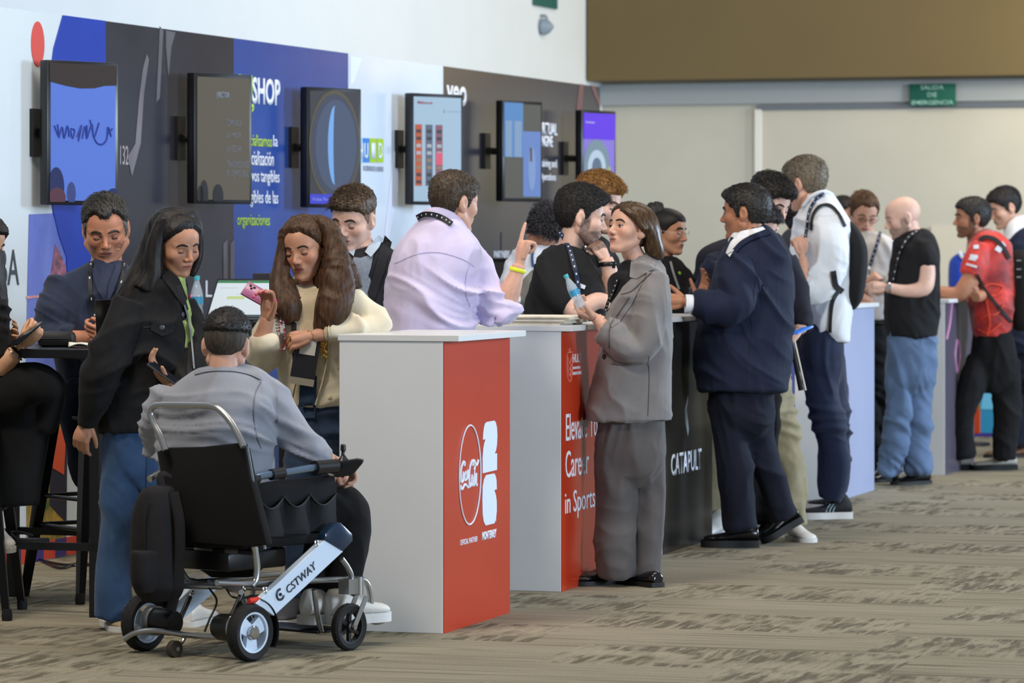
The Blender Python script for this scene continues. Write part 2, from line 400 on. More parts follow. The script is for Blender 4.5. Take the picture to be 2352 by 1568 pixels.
    def hair(s, m, style='short', top=.016, side=.006, back=.008, bumps=(), rough=.003, locks=0, comb=(0, -1, .3), lock_len=.03, lock_lift=.01, crop=None, name='hair', seed=1, jag=.008, lockw=.0009, lump=.36, soft=.005):
        H = s.H; D, rn = head_grid(ears=False, g=H['g'], **H['fk']); ps = D*rn[..., None]
        az = np.degrees(np.abs(np.arctan2(D[..., 0], D[..., 1]))); L = HL[style] if isinstance(style, str) else style
        zl = np.interp(az, [a for a, b in L], [b for a, b in L])
        nz = vnoise(np.stack([D[..., 0]*22, D[..., 1]*22, D[..., 2]*6], -1)+seed)
        mk = sstep(ps[..., 2]-zl+(nz-.5)*jag, -.004, soft)
        if crop: mk = mk*crop(ps)
        tz = sstep(ps[..., 2], .02, .085); bk = sstep(-ps[..., 1], 0, .07)
        t = (side*(1-bk)+back*bk)*(1-tz)+top*tz
        for (bx, by, bz, amp, wd) in bumps:
            b = np.array([bx, by, bz], float); b /= np.linalg.norm(b); t = t+amp*np.exp(-((1-D@b)/wd))
        cb = np.array(comb, float); fl = D@np.array([cb[1], -cb[0], 0.0]); 
        st = vnoise(np.stack([fl*70, (D@cb)*9, D[..., 2]*(9 if abs(cb[2]) < .8 else 5)], -1)+seed*3)
        st2 = vnoise(D*26+seed); t = t*(1-lump/2+lump*st2)+rough*(st-.5)*2
        t = np.where(mk > .02, t*mk-.005*(1-mk), -.006); rr = rn+t
        pts = D*rr[..., None]; C, Rm, S = np.array(H['c']), np.array(H['R']), H['s']
        wv = (pts.reshape(-1, 3)@Rm.T)*S+C; mb = MB(); mb.v = [tuple(v) for v in wv]; mb.f = grid_faces(NA, NE); mb.m = [0]*len(mb.f)
        if locks:
            rnd = np.random.RandomState(seed); idx = np.argwhere(mk[4:-30] > .6)+[4, 0]; N = idx[rnd.randint(0, len(idx), locks)]
            for i, j in N:
                o = pts[i, j]; n = D[i, j]; f = cb-n*(cb@n)+rnd.randn(3)*.14; f -= n*(f@n); f /= np.linalg.norm(f)+1e-6; sd = np.cross(f, n)
                l = lock_len*(.6+.7*rnd.rand())*(.45+.55*tz[i, j]); lf = lock_lift*(.5+rnd.rand())*(.3+.7*tz[i, j]); w0 = lockw*(.7+.6*rnd.rand())
                a = o-n*.003; b = o+f*l*.5+n*lf; c2 = o+f*l+n*lf*.35; vs = []
                for q, wd in ((a, w0), (b, w0*.9)): vs += [q+sd*wd, q+n*wd*.9, q-sd*wd]
                vs.append(c2); vs = [tuple((Rm@v)*S+C) for v in vs]
                mb.add(vs, [(0, 1, 4, 3), (1, 2, 5, 4), (2, 0, 3, 5), (3, 4, 6), (4, 5, 6), (5, 3, 6)])
        me = mb.mesh(name); s.kids.append([name, me, m, 180]); return mb
    def mane(s, m, shells, strand=(.006, 95, 3.0), voxel=.008, smooth=3, name='hair', seed=0, wave=0.0, locks=0, tips=None):
        """long hair: a combed mass with vertical strands"""
        mb = MB()
        for sh in shells: s.shell(mb, sh)
        me = remesh(mb, voxel, smooth); c = get_co(me); n = get_no(me); a, fh, fv = strand
        wz = np.sin(c[:, 2]*wave+vnoise(c*9)*5)*.6 if wave else 0
        ct = c[:, :2].mean(0); an = np.arctan2(c[:, 0]-ct[0], c[:, 1]-ct[1])*.1*fh
        q = np.stack([c[:, 0]*fh*.55+an+wz*2, c[:, 1]*fh*.3+wz, c[:, 2]*fv], -1)+seed
        d = a*((1-np.abs(2*vnoise(q)-1))**1.3-.5)*1.5+a*1.6*(vnoise(np.stack([c[:, 0]*20+wz, c[:, 1]*20, c[:, 2]*4], -1)+seed)-.5)
        set_co(me, c+n*d[:, None]); me.name = name; s.kids.append([name, me, m, 180])
    def _head_mesh(s, H, mats):
        """skin head with lips and eyes, in the body's own mesh"""
        D, r = head_grid(g=H['g'], **H['fk']); pts = D*r[..., None]; C, Rm, S = np.array(H['c']), np.array(H['R']), H['s']
        wv = (pts.reshape(-1, 3)@Rm.T)*S+C; mb = MB(); mb.v = [tuple(v) for v in wv]; mb.f = grid_faces(NA, NE)
        pl = pts.reshape(-1, 3); cen = pl[np.array(mb.f)].mean(1); x, y, z = cen.T
        mi = np.zeros(len(cen), int)
        mb.m = [int(i) for i in mi]
        for sx in (-1, 1):                             # eyeballs, irises, lids, lashes
            e = V((sx*.0315, .0745, .003)); mb.mi = 2; mb.ball(s.hp(*e, H=H), .0125*S, 14)
            gz = -10 if H['lid'] < -20 else 0
            for rr, mi_ in ((.0062, 3), (.0030, 6)):
                mb.mi = mi_; off = .0112 if mi_ == 3 else .0118; dv = V((0, math.cos(math.radians(gz)), math.sin(math.radians(gz))))
                mb.lathe([(rr*S, 0), (rr*.9*S, .0016*S)], s.hp(*(e+dv*off), H=H), H['R'] @ dv, 14)
            mb.mi = 0; al = H['lid']; vs = []; n1, n2 = 8, 14
            for i in range(n1+1):
                la = math.radians(100+(al-100)*i/n1)
                for j in range(n2+1):
                    lo_ = math.radians(-88+176*j/n2); rr = .01385
                    q = V((math.sin(lo_)*math.cos(la)*.0150, math.cos(lo_)*math.cos(la)*rr if la < math.pi/2 else 0, math.sin(la)*rr)); vs.append(s.hp(*(e+q), H=H))
            mb.add(vs, [(i*(n2+1)+j, i*(n2+1)+j+1, (i+1)*(n2+1)+j+1, (i+1)*(n2+1)+j) for i in range(n1) for j in range(n2)])
            mb.mi = 4; la = math.radians(al); ps = []
            for j in range(7):
                lo_ = math.radians(-72+144*j/6); ps.append(s.hp(*(e+V((math.sin(lo_)*math.cos(la)*.0150, math.cos(lo_)*math.cos(la)*.0143, math.sin(la)*.0143-.0004))), H=H))
            mb.tube(ps, .0016*S, 5, 2)
            la = math.radians(-30 if al > -20 else al-5); mb.mi = 0; vs = []
            for i in range(4):
                lb = math.radians(-75)+(la-math.radians(-75))*i/3
                for j in range(n2+1):
                    lo_ = math.radians(-88+176*j/n2); vs.append(s.hp(*(e+V((math.sin(lo_)*math.cos(lb)*.0146, math.cos(lo_)*math.cos(lb)*.0134, math.sin(lb)*.0134))), H=H))
            mb.add(vs, [(i*(n2+1)+j, i*(n2+1)+j+1, (i+1)*(n2+1)+j+1, (i+1)*(n2+1)+j) for i in range(3) for j in range(n2)])
        return mb
    def brows(s, m, t=1.0, drop=0.0):
        mb = MB()
        for sx in (-1, 1):
            ps = [s.surf(sx*a, .075, z-drop, .0012) for a, z in ((.010, .0195), (.020, .0235), (.032, .0255), (.043, .0225), (.050, .0165))]
            mb.tube(ps, [x*t*s.H['s'] for x in (.0022, .0034, .0034, .0026, .0010)], 8, 4)
        s.kids.append(['eyebrows', mb.mesh('eyebrows'), m, 180])
    def specs(s, m, y=.098, z=.0, w=.024, h=.018, drop=0, rimless=False, rnd=False, lens=None):
        mb = MB(); S = s.H['s']
        for sx in (-1, 1):
            ps = []
            for k in range(21):
                a = 2*math.pi*k/20; e = 2 if rnd else 2.8; ca, sa = math.cos(a), math.sin(a)
                ps.append(s.hp(sx*.034+w*math.copysign(abs(ca)**(2/e), ca), y-.12*abs(sx*.034+w*ca)*.5, z-drop+h*math.copysign(abs(sa)**(2/e), sa)))
            mb.tube(ps, (.0009 if rimless else .0015)*S, 6, 1)
            mb.tube([s.hp(sx*(.034+w), y-.006, z-drop+.004), s.hp(sx*.078, y-.03, z+.004), s.hp(sx*.080, -.005, z+.008)], .0012*S, 6, 3)
        mb.tube([s.hp(-.010, y, z-drop+.003), s.hp(0, y+.004, z-drop+.006), s.hp(.010, y, z-drop+.003)], .0012*S, 6, 3)
        s.kids.append(['eyeglasses', mb.mesh('eyeglasses'), m, 60])
    # --- hands: wrist point, direction of the fingers, where the palm faces, curl per finger, side
    def hand(s, x, y, d, dr, pn, curl=(45, 50, 55, 60), side='R', size=1.0, thumb=(.55, .75, -.25), tc=20, spread=1.0, nails=None, wr=None):
        k = size*(s.k*F/s.Y); wv = s.p(x, y, d); yv = V((dr[0], dr[2], -dr[1])).normalized(); pz = -V((pn[0], pn[2], -pn[1])).normalized()
        zv = (pz-yv*pz.dot(yv)).normalized(); xv = yv.cross(zv)*(1 if side == 'L' else -1)
        def w(a, b, c): return wv+(xv*a+yv*b+zv*c)*size
        mb = MB()
        mb.tube([w(0, -.035, 0), w(0, 0, 0), w(.002, .03, 0), w(0, .06, .001), w(0, .088, 0)], [.023*size, .0205*size, .024*size, .026*size, .022*size], 16, 4, flat=None)
        for fx in (-.030, -.010, .010, .030): mb.tube([w(fx*.5, .02, 0), w(fx*.9, .06, .001), w(fx, .09, 0)], [.014*size, .013*size, .0105*size], 12, 3)
        ls = ((.030, (.040, .025, .019)), (.0105, (.044, .029, .020)), (-.0095, (.040, .027, .020)), (-.029, (.032, .021, .018)))
        tips = []
        for i, ((fx, seg), cu) in enumerate(zip(ls, curl)):
            cs = cu if hasattr(cu, '__len__') else (cu, cu*1.15, cu*.7); a = 0; px, py, pzz = fx, .086, .0; pts = [w(px, py-.012, .001)]; an = spread*.10*fx/.03
            pts.append(w(px, py, pzz))
            for l, c in zip(seg, cs):
                a += math.radians(c); px += math.sin(an)*l*math.cos(a); py += math.cos(a)*l; pzz -= math.sin(a)*l; pts.append(w(px, py, pzz))
            mb.tube(pts, [x*size for x in (.0098, .0098, .0090, .0082, .0066)], 10, 3); tips.append((pts[-1], (pts[-1]-pts[-2]).normalized()))
            mb.ball(pts[-1], .0066*size, 8)
        td = V(thumb).normalized(); b0 = V((.020, .016, -.006)); b1 = b0+td*.044; t2 = (td+V((-.3, .5, -.35))*tc/40).normalized(); b2 = b1+t2*.032; t3 = (t2+V((-.35, .4, -.3))*tc/40).normalized(); b3 = b2+t3*.024
        mb.tube([w(*b0), w(*b1), w(*b2), w(*b3)], [.0165*size, .0125*size, .0105*size, .0080*size], 12, 4); mb.ball(w(*b3), .0080*size, 8)
        s.extra.append((remesh(mb, .0034, 2), 0))
        if nails:
            nb = MB()
            for tp, dv in tips+[(w(*b3), (w(*b3)-w(*b2)).normalized())]: nb.ball(tp+dv*.004*size, (.0058*size, .0058*size, .0058*size), 8)
            s.kids.append(['nails', nb.mesh('nails'), nails, 60])
        s.hw = w; return w
    # --- conforming bits: straps, seams, lapels, buttons
    def bvh(s, names=None):
        bm = bmesh.new(); 
        for kd in s.kids:
            if names is None or kd[0] in names: bm.from_mesh(kd[1])
        t = BVHTree.FromBMesh(bm); bm.free(); return t
    def ray(s, t, x, y, fb=None):
        o = V((0, 0, HC)); dv = V(((x-CX)/F, 1, -(y-YH)/F)).normalized(); h = t.ray_cast(o, dv)
        if h[0] is None: return None
        n = h[1] if h[1].dot(dv) < 0 else -h[1]; return h[0], n
    def strap(s, pts, wd, m, name='lanyard', on=None, off=2.0, th=2.0, n=10, tree=None, marks=None, mm=None):
        """a flat band lying on the garment along picture points; wd, off, th in px"""
        if name in ('seam', 'back_vent'): th = .6
        t = tree or s.bvh(on); q = catmull([(a[0], a[1], 0) for a in pts], n) if len(pts) > 2 else [np.array(pts[0])+(np.array(pts[1])-np.array(pts[0]))*i/12 for i in range(13)]
        C = []; last = None
        for a in q:
            h = s.ray(t, a[0], a[1])
            if h: last = (h[0].y, h[1])
            if last is None: C.append(None); continue
            yy = h[0].y if h else last[0]; C.append((P(a[0], a[1], yy), last[1]))
        first = next((c for c in C if c), None)
        if first is None: return None
        C = [c or (P(q[i][0], q[i][1], first[0].y), first[1]) for i, c in enumerate(C)]
        ys = np.array([c[0].y for c in C]); ys = np.minimum(ys, np.convolve(np.pad(ys, 2, 'edge'), np.ones(5)/5, 'valid')) if len(ys) > 5 else ys
        L, R_, L2, R2 = [], [], [], []
        for i, (c, nr) in enumerate(C):
            a = np.array(q[max(0, i-1)][:2]); b = np.array(q[min(len(q)-1, i+1)][:2]); tn = (b-a)/(np.linalg.norm(b-a)+1e-9); sd = np.array([-tn[1], tn[0]])
            wdi = wd if not hasattr(wd, '__len__') else wd[0]+(wd[1]-wd[0])*i/(len(q)-1)
            for sgn, lo, hi in ((1, L, L2), (-1, R_, R2)):
                x, y = q[i][0]+sd[0]*sgn*wdi/2, q[i][1]+sd[1]*sgn*wdi/2; h = s.ray(t, x, y)
                yy = min(ys[i], h[0].y) if (h and abs(h[0].y-ys[i]) < 30*s.k) else ys[i]
                lo.append(P(x, y, yy+0*s.k)); hi.append(P(x, y, yy-(off+th)*s.k))
        mb = MB(); k = len(q); vs = L+R_+R2+L2
        fs = []
        for i in range(k-1):
            for a, b in ((0, 1), (1, 2), (2, 3), (3, 0)): fs.append((a*k+i, a*k+i+1, b*k+i+1, b*k+i))
        fs += [(0, k, 2*k, 3*k), (k-1, 4*k-1, 3*k-1, 2*k-1)]
        mb.add(vs, fs); s.kids.append([name, mb.mesh(name), m, 40])
        if marks:                                       # small light print along the band
            mk = MB()
            for i in range(1, k-1, marks):
                a, b, c, d = [L2[i].lerp(R2[i], f) for f in (.34, .66)]+[L2[i+1].lerp(R2[i+1], f) for f in (.66, .34)]; o = V((0, -.0012, 0)); mk.add([a+o, b+o, c+o, d+o], [(0, 1, 2, 3)])
            s.kids.append(['lanyard_print', mk.mesh('lanyard_print'), mm or MARKW, 180])
        return True
    def patch(s, poly, m, name, on=None, off=2.0, res=9, tree=None, bulge=0.0):
        """a thin cloth piece of the outline poly (picture points) lying on the garment"""
        t = tree or s.bvh(on); bm = bmesh.new(); vs = [bm.verts.new((x, y, 0)) for x, y in poly]; bm.faces.new(vs)
        bmesh.ops.triangulate(bm, faces=bm.faces[:])
        for _ in range(5):
            es = [e for e in bm.edges if e.calc_length() > res]
            if not es: break
            bmesh.ops.subdivide_edges(bm, edges=es, cuts=1); bmesh.ops.triangulate(bm, faces=bm.faces[:])
        hs = [s.ray(t, v.co.x, v.co.y) for v in bm.verts]; ys = [h[0].y for h in hs if h]
        if not ys: bm.free(); return
        md = float(np.median(ys)); px = [(v.co.x, v.co.y) for v in bm.verts]; yy = [h[0].y if h and abs(h[0].y-md) < 110*s.k else None for h in hs]
        for i, v in enumerate(yy):
            if v is None:
                j = min((j for j in range(len(yy)) if yy[j] is not None), key=lambda j: (px[i][0]-px[j][0])**2+(px[i][1]-px[j][1])**2, default=None)
                yy[i] = yy[j] if j is not None else md
        for v, (x, y), Y_ in zip(bm.verts, px, yy): v.co = P(x, y, Y_-off*s.k)
        bmesh.ops.recalc_face_normals(bm, faces=bm.faces)
        g = bmesh.ops.extrude_face_region(bm, geom=bm.faces[:])
        bmesh.ops.translate(bm, vec=V((0, (off+1.0)*s.k, 0)), verts=[v for v in g['geom'] if isinstance(v, bmesh.types.BMVert)])
        bmesh.ops.recalc_face_normals(bm, faces=bm.faces); me = bpy.data.meshes.new(name); bm.to_mesh(me); bm.free(); s.kids.append([name, me, m, 50])
    def dots(s, pts, r, m, name='button', on=None):
        t = s.bvh(on)
        for x, y in pts:
            h = s.ray(t, x, y); mb = MB()
            if h: mb.lathe([(r*s.k, 0), (r*s.k, .002), (r*s.k*.7, .0035)], h[0], h[1], 14); s.kids.append([name, mb.mesh(name), m, 40])
    def piece(s, name, mb, m, ang=40): s.kids.append([name, mb.mesh(name), m, ang])
    def shoe(s, heel, toe, m, sole, H=.09, Wd=.095, lift=0.0, d=0, soleh=.017, name='shoe', stripes=None, pitch=0.0, high=0.0):
        """heel and toe are (column, row) on the floor; lift raises the heel end"""
        a = G(*heel) if len(heel) == 2 else heel[0]; b = G(*toe) if len(toe) == 2 else toe[0]
        if lift: a = a+V((0, 0, lift))
        dv = b-a; L = dv.length; yv = dv.normalized(); xv = yv.cross(V((0, 0, 1))).normalized(); zv = xv.cross(yv)
        def w(x, y, z): return a+xv*x+yv*y+zv*z
        prof = [(0, .30, .80, .0), (.04, .36, .98, .0), (.15, .40, 1.0, 0), (.32, .39, .92, 0), (.45, .40, .72, 0), (.60, .47, .52, 0), (.75, .50, .42, 0), (.88, .44, .36, 0), (.96, .30, .28, 0), (1.0, .10, .14, 0)]
        up = MB(); n = 18; vs = []
        for t, wf, hf, _ in prof:
            for j in range(n):
                u = 2*math.pi*j/n; cx, cz = math.cos(u), math.sin(u); hh = (H-soleh)*hf
                vs.append(w(Wd*wf*(abs(cx)**.8)*math.copysign(1, cx)*(1-.35*max(0, cz)), L*t, soleh+hh*.5+hh*.5*(abs(cz)**.8)*math.copysign(1, cz)))
        k = len(prof); up.add(vs, [(i*n+j, (i+1)*n+j, (i+1)*n+(j+1) % n, i*n+(j+1) % n) for i in range(k-1) for j in range(n)]+[tuple(range(n)), tuple(range(k*n-1, (k-1)*n-1, -1))])
        so = MB(); out = []
        for t, wf in ((-.02, .22), (.0, .40), (.1, .47), (.3, .43), (.45, .43), (.62, .52), (.78, .54), (.9, .46), (.98, .30), (1.02, .12)): out.append((Wd*wf, L*t))
        pl = [(x, y) for x, y in out]+[(-x, y) for x, y in reversed(out)]
        so.prism(pl, w(0, 0, 0), xv, yv, zv*(soleh+.004))
        s.kids.append([name, up.mesh(name), m, 60]); i = len(s.kids)-1
        s.kids.append(['sole', so.mesh('sole'), sole, 40, i])
        if stripes:
            st = MB()
            for sx in (-1, 1):
                for q in range(stripes[1]):
                    y0 = L*(.42+.07*q); st.tube([w(sx*Wd*.44, y0, soleh+.006), w(sx*Wd*.37, y0-.012, soleh+.03), w(sx*Wd*.26, y0-.03, soleh+.048)], .0035, 6, 3)
            s.kids.append(['stripes', st.mesh('stripes'), stripes[0], 60, i])
        return w
    def _tint(s, me):
        """pigment of lips, beard and cheeks, and painted mouth and nostril shade, as a smooth colour attribute of the skin"""
        c = get_co(me); T = np.zeros((len(c), 4))
        for H in s.heads:
            q = (c-np.array(H['c']))@np.array(H['R'])/H['s']; near = np.linalg.norm(q, axis=1) < .17
            x, y, z = q.T; ax = np.abs(x)
            ck = .30*np.exp(-(((ax-.042)/.018)**2+((z+.022)/.018)**2))*(y > .03)
            T[near] = np.where((ck > .01)[near, None], np.concatenate([np.tile(srgb((206, 120, 100))[:3], (near.sum(), 1)), ck[near, None]], 1), T[near])
            nz = np.exp(-(ax/.012)**2-((z+.028)/.012)**2)*.3*(y > .09); m = near & (nz > ck); T[m, :3] = srgb((204, 116, 98))[:3]; T[m, 3] = nz[m]
            if H['beard']:
                up = sstep(-(z+.040+.25*np.clip(ax-.03, 0, 1)), -.006, .008)*(sstep(y, -.02, .01))
                side = sstep(ax, .048, .056)*sstep(.042-y, 0, .012)*sstep(y, -.012, .0)*sstep(.012-z, 0, .02)
                must = sstep(.032-ax, 0, .006)*sstep(-(z+.036), 0, .006)*(y > .06)
                b = np.clip(np.maximum(np.maximum(up, side), must), 0, 1)*sstep(z, -.135, -.118); b *= .70+.3*vnoise(q*210); m = near & (b > .02)
                T[m, :3] = srgb(H['bc'])[:3]; T[m, 3] = b[m]*H.get('ba', .9)
            fem = H['g'] == 'f'; e = (x/.0225)**2+((z+.0593)/.0105)**2; l = sstep(1.12-e, 0, .3)*(y > .07); m = near & (l > .02)
            old = T[m].copy(); T[m, :3] = srgb(H['lips'])[:3]; T[m, 3] = np.maximum(l[m]*.85, 0)
            dk = np.exp(-(x/.021)**4-((z+.0592)/.0013)**2)*(y > .07); m = near & (dk > .25); T[m, :3] = srgb((84, 40, 38))[:3]; T[m, 3] = np.minimum(1, dk[m])  # shade of the crease between the lips, painted into the skin colour
            le = np.sqrt((ax-.0315)**2+(y-.0745)**2+(z-.004)**2); m = near & (le < .0162) & (le > .0128) & (T[:, 3] < .3); T[m, :3] = srgb((128, 74, 60))[:3]; T[m, 3] = .30
            ne = np.exp(-(((ax-.0065)/.0038)**2+((z+.0385)/.003)**2))*(y > .085); m = near & (ne > .3); T[m, :3] = srgb((70, 34, 30))[:3]; T[m, 3] = ne[m]*.9  # darkness inside the nostrils, painted as shade into the skin colour
        at = me.attributes.new('tint', 'FLOAT_COLOR', 'POINT'); at.data.foreach_set('color', T.astype(np.float32).ravel())
    # --- finish: the body's one surface, clothing and hair as children
    def done(s, base=None, voxel=.010):
        body = MB(); body.v = list(s.under.v)+list(s.bare.v); o = len(s.under.v); body.f = list(s.under.f)+[tuple(i+o for i in f) for f in s.bare.f]; body.m = [0]*len(body.f)
        me = remesh(body, voxel*.8, 3); bm = bmesh.new(); bm.from_mesh(me)
        for H in s.heads:
            hm = s._head_mesh(H, None).mesh('h'); bm2 = bmesh.new(); bm2.from_mesh(hm); bmesh.ops.recalc_face_normals(bm2, faces=bm2.faces); bm2.to_mesh(hm); bm2.free(); bm.from_mesh(hm); bpy.data.meshes.remove(hm)
        for m2, _ in s.extra: bm.from_mesh(m2); bpy.data.meshes.remove(m2)
        out = bpy.data.meshes.new('person'); bm.to_mesh(out); bm.free(); bpy.data.meshes.remove(me)
        H = s.heads[-1] if s.heads else dict(lips=(150, 92, 84), brow=None, beard=None)
        eye = mat('eye_white', (206, 200, 194), .25); iris = mat('iris_brown', (62, 38, 24), .15); lash = mat('lash', (24, 18, 16), .7); pup = mat('pupil', (8, 7, 7), .1)
        if base is None:
            c = get_co(out); base = V((float(c[:, 0].mean()), s.Y, 0.0))
        s._tint(out); out.transform(M.Translation(-V(base)))
        ob = link(s.name, out, [s.sk, s.sk, eye, iris, lash, s.sk, pup], None, True, 180); ob.location = base; ORG[ob] = V(base)
        tag(ob, s.label, s.cat); made = []
        for kd in s.kids:
            name, me, m, ang = kd[:4]; par = made[kd[4]] if len(kd) > 4 else ob
            me.transform(M.Translation(-V(base)))
            if ang != 180 or True:
                bm = bmesh.new(); bm.from_mesh(me); bmesh.ops.recalc_face_normals(bm, faces=bm.faces); bm.to_mesh(me); bm.free()
            made.append(link(name, me, m, par, True, ang)); 
        return ob
MARKW = mat('print_white', (205, 212, 220), .6)
# ------------------------------------------------------------------ the hall
def carpet():
    m = bpy.data.materials.new('carpet_tiles'); m.use_nodes = True; t = NT(m); b = t.n['Principled BSDF']; b.inputs['Roughness'].default_value = 0.95; b.inputs['Specular IOR Level'].default_value = 0.15
    g = t.add('ShaderNodeNewGeometry').outputs['Position']
    r = t.scaled(g, (1, 1, 1), (0, 0, math.radians(17.2)))          # x runs along the stand ends, y along the rows
    s = t.add('ShaderNodeSeparateXYZ', {0: r}); x, y = s.outputs[0], s.outputs[1]
    row = t.math('FLOOR', t.math('DIVIDE', y, 0.62)); rr = t.add('ShaderNodeTexWhiteNoise', {'W': row}, noise_dimensions='1D').outputs['Value']
    cell = t.math('FLOOR', t.math('ADD', t.math('DIVIDE', x, 1.25), t.math('MULTIPLY', rr, 0.55)))
    sel = t.math('MODULO', t.math('ABSOLUTE', t.math('ADD', row, cell)), 2.0)
    seed = t.add('ShaderNodeCombineXYZ', {0: t.math('MULTIPLY', cell, 3.7), 1: t.math('MULTIPLY', row, 5.3), 2: sel}).outputs[0]
    def nz(sx, sy, sc_, det, seedf=1.0, dist=0.0):
        v = t.add('ShaderNodeVectorMath', {0: t.scaled(r, (sx, sy, 1)), 1: seed}, operation='ADD').outputs[0]
        return t.noise(v, sc_, det, 0.6, dist)
    def th(v, a, bb): return t.add('ShaderNodeMapRange', {0: v, 1: a, 2: bb}).outputs[0]
    lin = th(nz(0.8, 30, 1.0, 4), .54, .62); lin2 = th(nz(1.6, 60, 1.0, 3), .48, .66)
    stk = th(nz(24, 3.0, 1.0, 4, dist=.35), .42, .54); blo = th(nz(3.0, 2.4, 1.6, 2), .40, .56)
    a_ = t.math('MULTIPLY', t.math('MAXIMUM', lin, t.math('MULTIPLY', lin2, .45)), .75)
    st2 = th(nz(46, 5, 1.0, 3), .45, .65)
    b_ = t.math('ADD', t.math('MULTIPLY', t.math('MULTIPLY', stk, .8), blo), t.math('MULTIPLY', st2, .30))
    f = t.mix(sel, a_, b_) if False else t.math('ADD', t.math('MULTIPLY', a_, t.math('SUBTRACT', 1.0, sel)), t.math('MULTIPLY', b_, sel))
    big = th(t.noise(t.scaled(r, (.6, 1.6, 1)), 1.6, 3), .35, .7)
    fib = t.noise(g, 160, 2)
    c1 = t.mix(big, srgb((140, 134, 116)), srgb((154, 148, 130))); c1 = t.mix(sel, t.mix(.25, c1, srgb((126, 120, 104))), c1)
    col = t.mix(t.math('MINIMUM', f, .9), c1, srgb((70, 65, 55)))
    col = t.mix(th(fib, .35, .75), t.mix(.22, col, srgb((60, 54, 42))), t.mix(.16, col, srgb((205, 195, 165))))
    t.l.new(col, b.inputs['Base Color']); bp = t.add('ShaderNodeBump', {'Strength': .35, 'Distance': .004, 'Height': fib}); t.l.new(bp.outputs[0], b.inputs['Normal'])
    return m
fl = MB(); fl.box((2, 18, -.05), (30, 44, .1)); struct('floor', fl, carpet(), smooth=False)

white_wall = mat('hall_wall_paint', (216, 223, 226), .85, var=.02, vscale=2)
beige_wall = mat('movable_wall_fabric', (184, 183, 173), .9, var=.04, vscale=1.5, bump=.2)
brown_wall = mat('soffit_brown', (102, 88, 58), .85, var=.04, vscale=1)
white_gloss = mat('white_laminate', (214, 216, 217), .35, var=.02, vscale=3)
dark_metal = mat('dark_metal', (26, 26, 28), .45, .3)
black_plastic = mat('black_plastic', (18, 18, 20), .35)
rubber = mat('black_rubber', (22, 22, 23), .8, bump=.3, bscale=150)
chrome = mat('brushed_steel', (188, 190, 194), .22, 1.0)
paper = mat('paper_white', (236, 230, 214), .8, var=.03, vscale=30)
tex_white = mat('lettering_white', (226, 232, 244), .55)

BD = Plane(G(10, 1303), V((2.9, 8.3, 0)))              # printed backdrop
BD.d = V((0.3298, 0.9440, 0)); BD.n = V((BD.d.y, -BD.d.x, 0))
HW = Plane(P(1383, 200, 31.0), BD.d); HW.o.z = 0       # hall wall behind it
s1 = 1.0
mb = MB(); a = HW.pt(-16, 0); mb.obox(a-HW.n*.2, HW.d*16.0, HW.n*.2, Z*7.5); struct('wall_left', mb, white_wall, smooth=False)
EW = Plane(P(1383, 200, 31.0), W); EW.o.z = 0          # end wall
mb = MB(); mb.obox(EW.pt(-.3, 0)-EW.n*.2, EW.d*9, EW.n*.2, Z*7.5); struct('wall_end', mb, beige_wall, smooth=False)
zt = EW.sz(1700, 192)[1]
mb = MB(); mb.obox(EW.pt(0, zt+.02), EW.d*8.6, EW.n*.45, Z*5.0); struct('trim_1', mb, brown_wall, smooth=False)      # dropped dark soffit
mb = MB(); mb.obox(EW.pt(0, EW.sz(1750, 238)[1]), EW.d*8.6, EW.n*.06, Z*(zt-EW.sz(1750, 238)[1])); struct('trim_2', mb, mat('header_white', (164, 171, 176), .8), smooth=False)
x0, z0 = EW.sz(1742, 252)
mb = MB(); mb.obox(EW.pt(x0-.02, 0), EW.d*.05, EW.n*.05, Z*z0); struct('trim_3', mb, mat('panel_joint_white', (214, 216, 214), .6), smooth=False)
mb = MB(); mb.obox(EW.pt(x0, z0), EW.d*8, EW.n*.035, Z*.035); struct('trim_4', mb, mat('head_track_grey', (108, 116, 128), .5, .4), smooth=False)
mb = MB(); mb.obox(EW.pt(0, 0), EW.d*8.6, EW.n*.02, Z*.10); struct('baseboard_end', mb, dark_metal, smooth=False)
# little door leaf far behind
a0, zb = EW.sz(2140, 520); a1, _ = EW.sz(2235, 520)
mb = MB(); mb.obox(EW.pt(a0, 0), EW.d*(a1-a0), EW.n*.03, Z*zb); struct('door_1', mb, mat('door_leaf_cream', (196, 192, 178), .7), smooth=False)

# emergency exit sign
r0 = thing('exit_sign', EW.hit(2148, 220), 'green emergency exit sign high on the end wall', 'sign')
a0, zl = EW.sz(2094, 244); a1, zh = EW.sz(2200, 193)
mb = MB(); mb.obox(EW.pt(a0, zl, .08), EW.d*(a1-a0), EW.n*.02, Z*(zh-zl)); mb.build('sign_board', mat('exit_green', (2, 92, 76), .5), r0, bevel=.004)
hh = zh-zl; ww = a1-a0
for s_, fx, fw, fy, fh in (('SALIDA', .24, .50, .74, .20), ('DE', .39, .2, .40, .20), ('EMERGENCIA', .05, .90, .05, .19)):
    text(s_, EW.pt(a0+ww*fx, zl+hh*fy, .10), EW.d, Z, ww*fw, hh*fh, mat('exit_letters', (160, 205, 196), .6), r0, bold=.01)
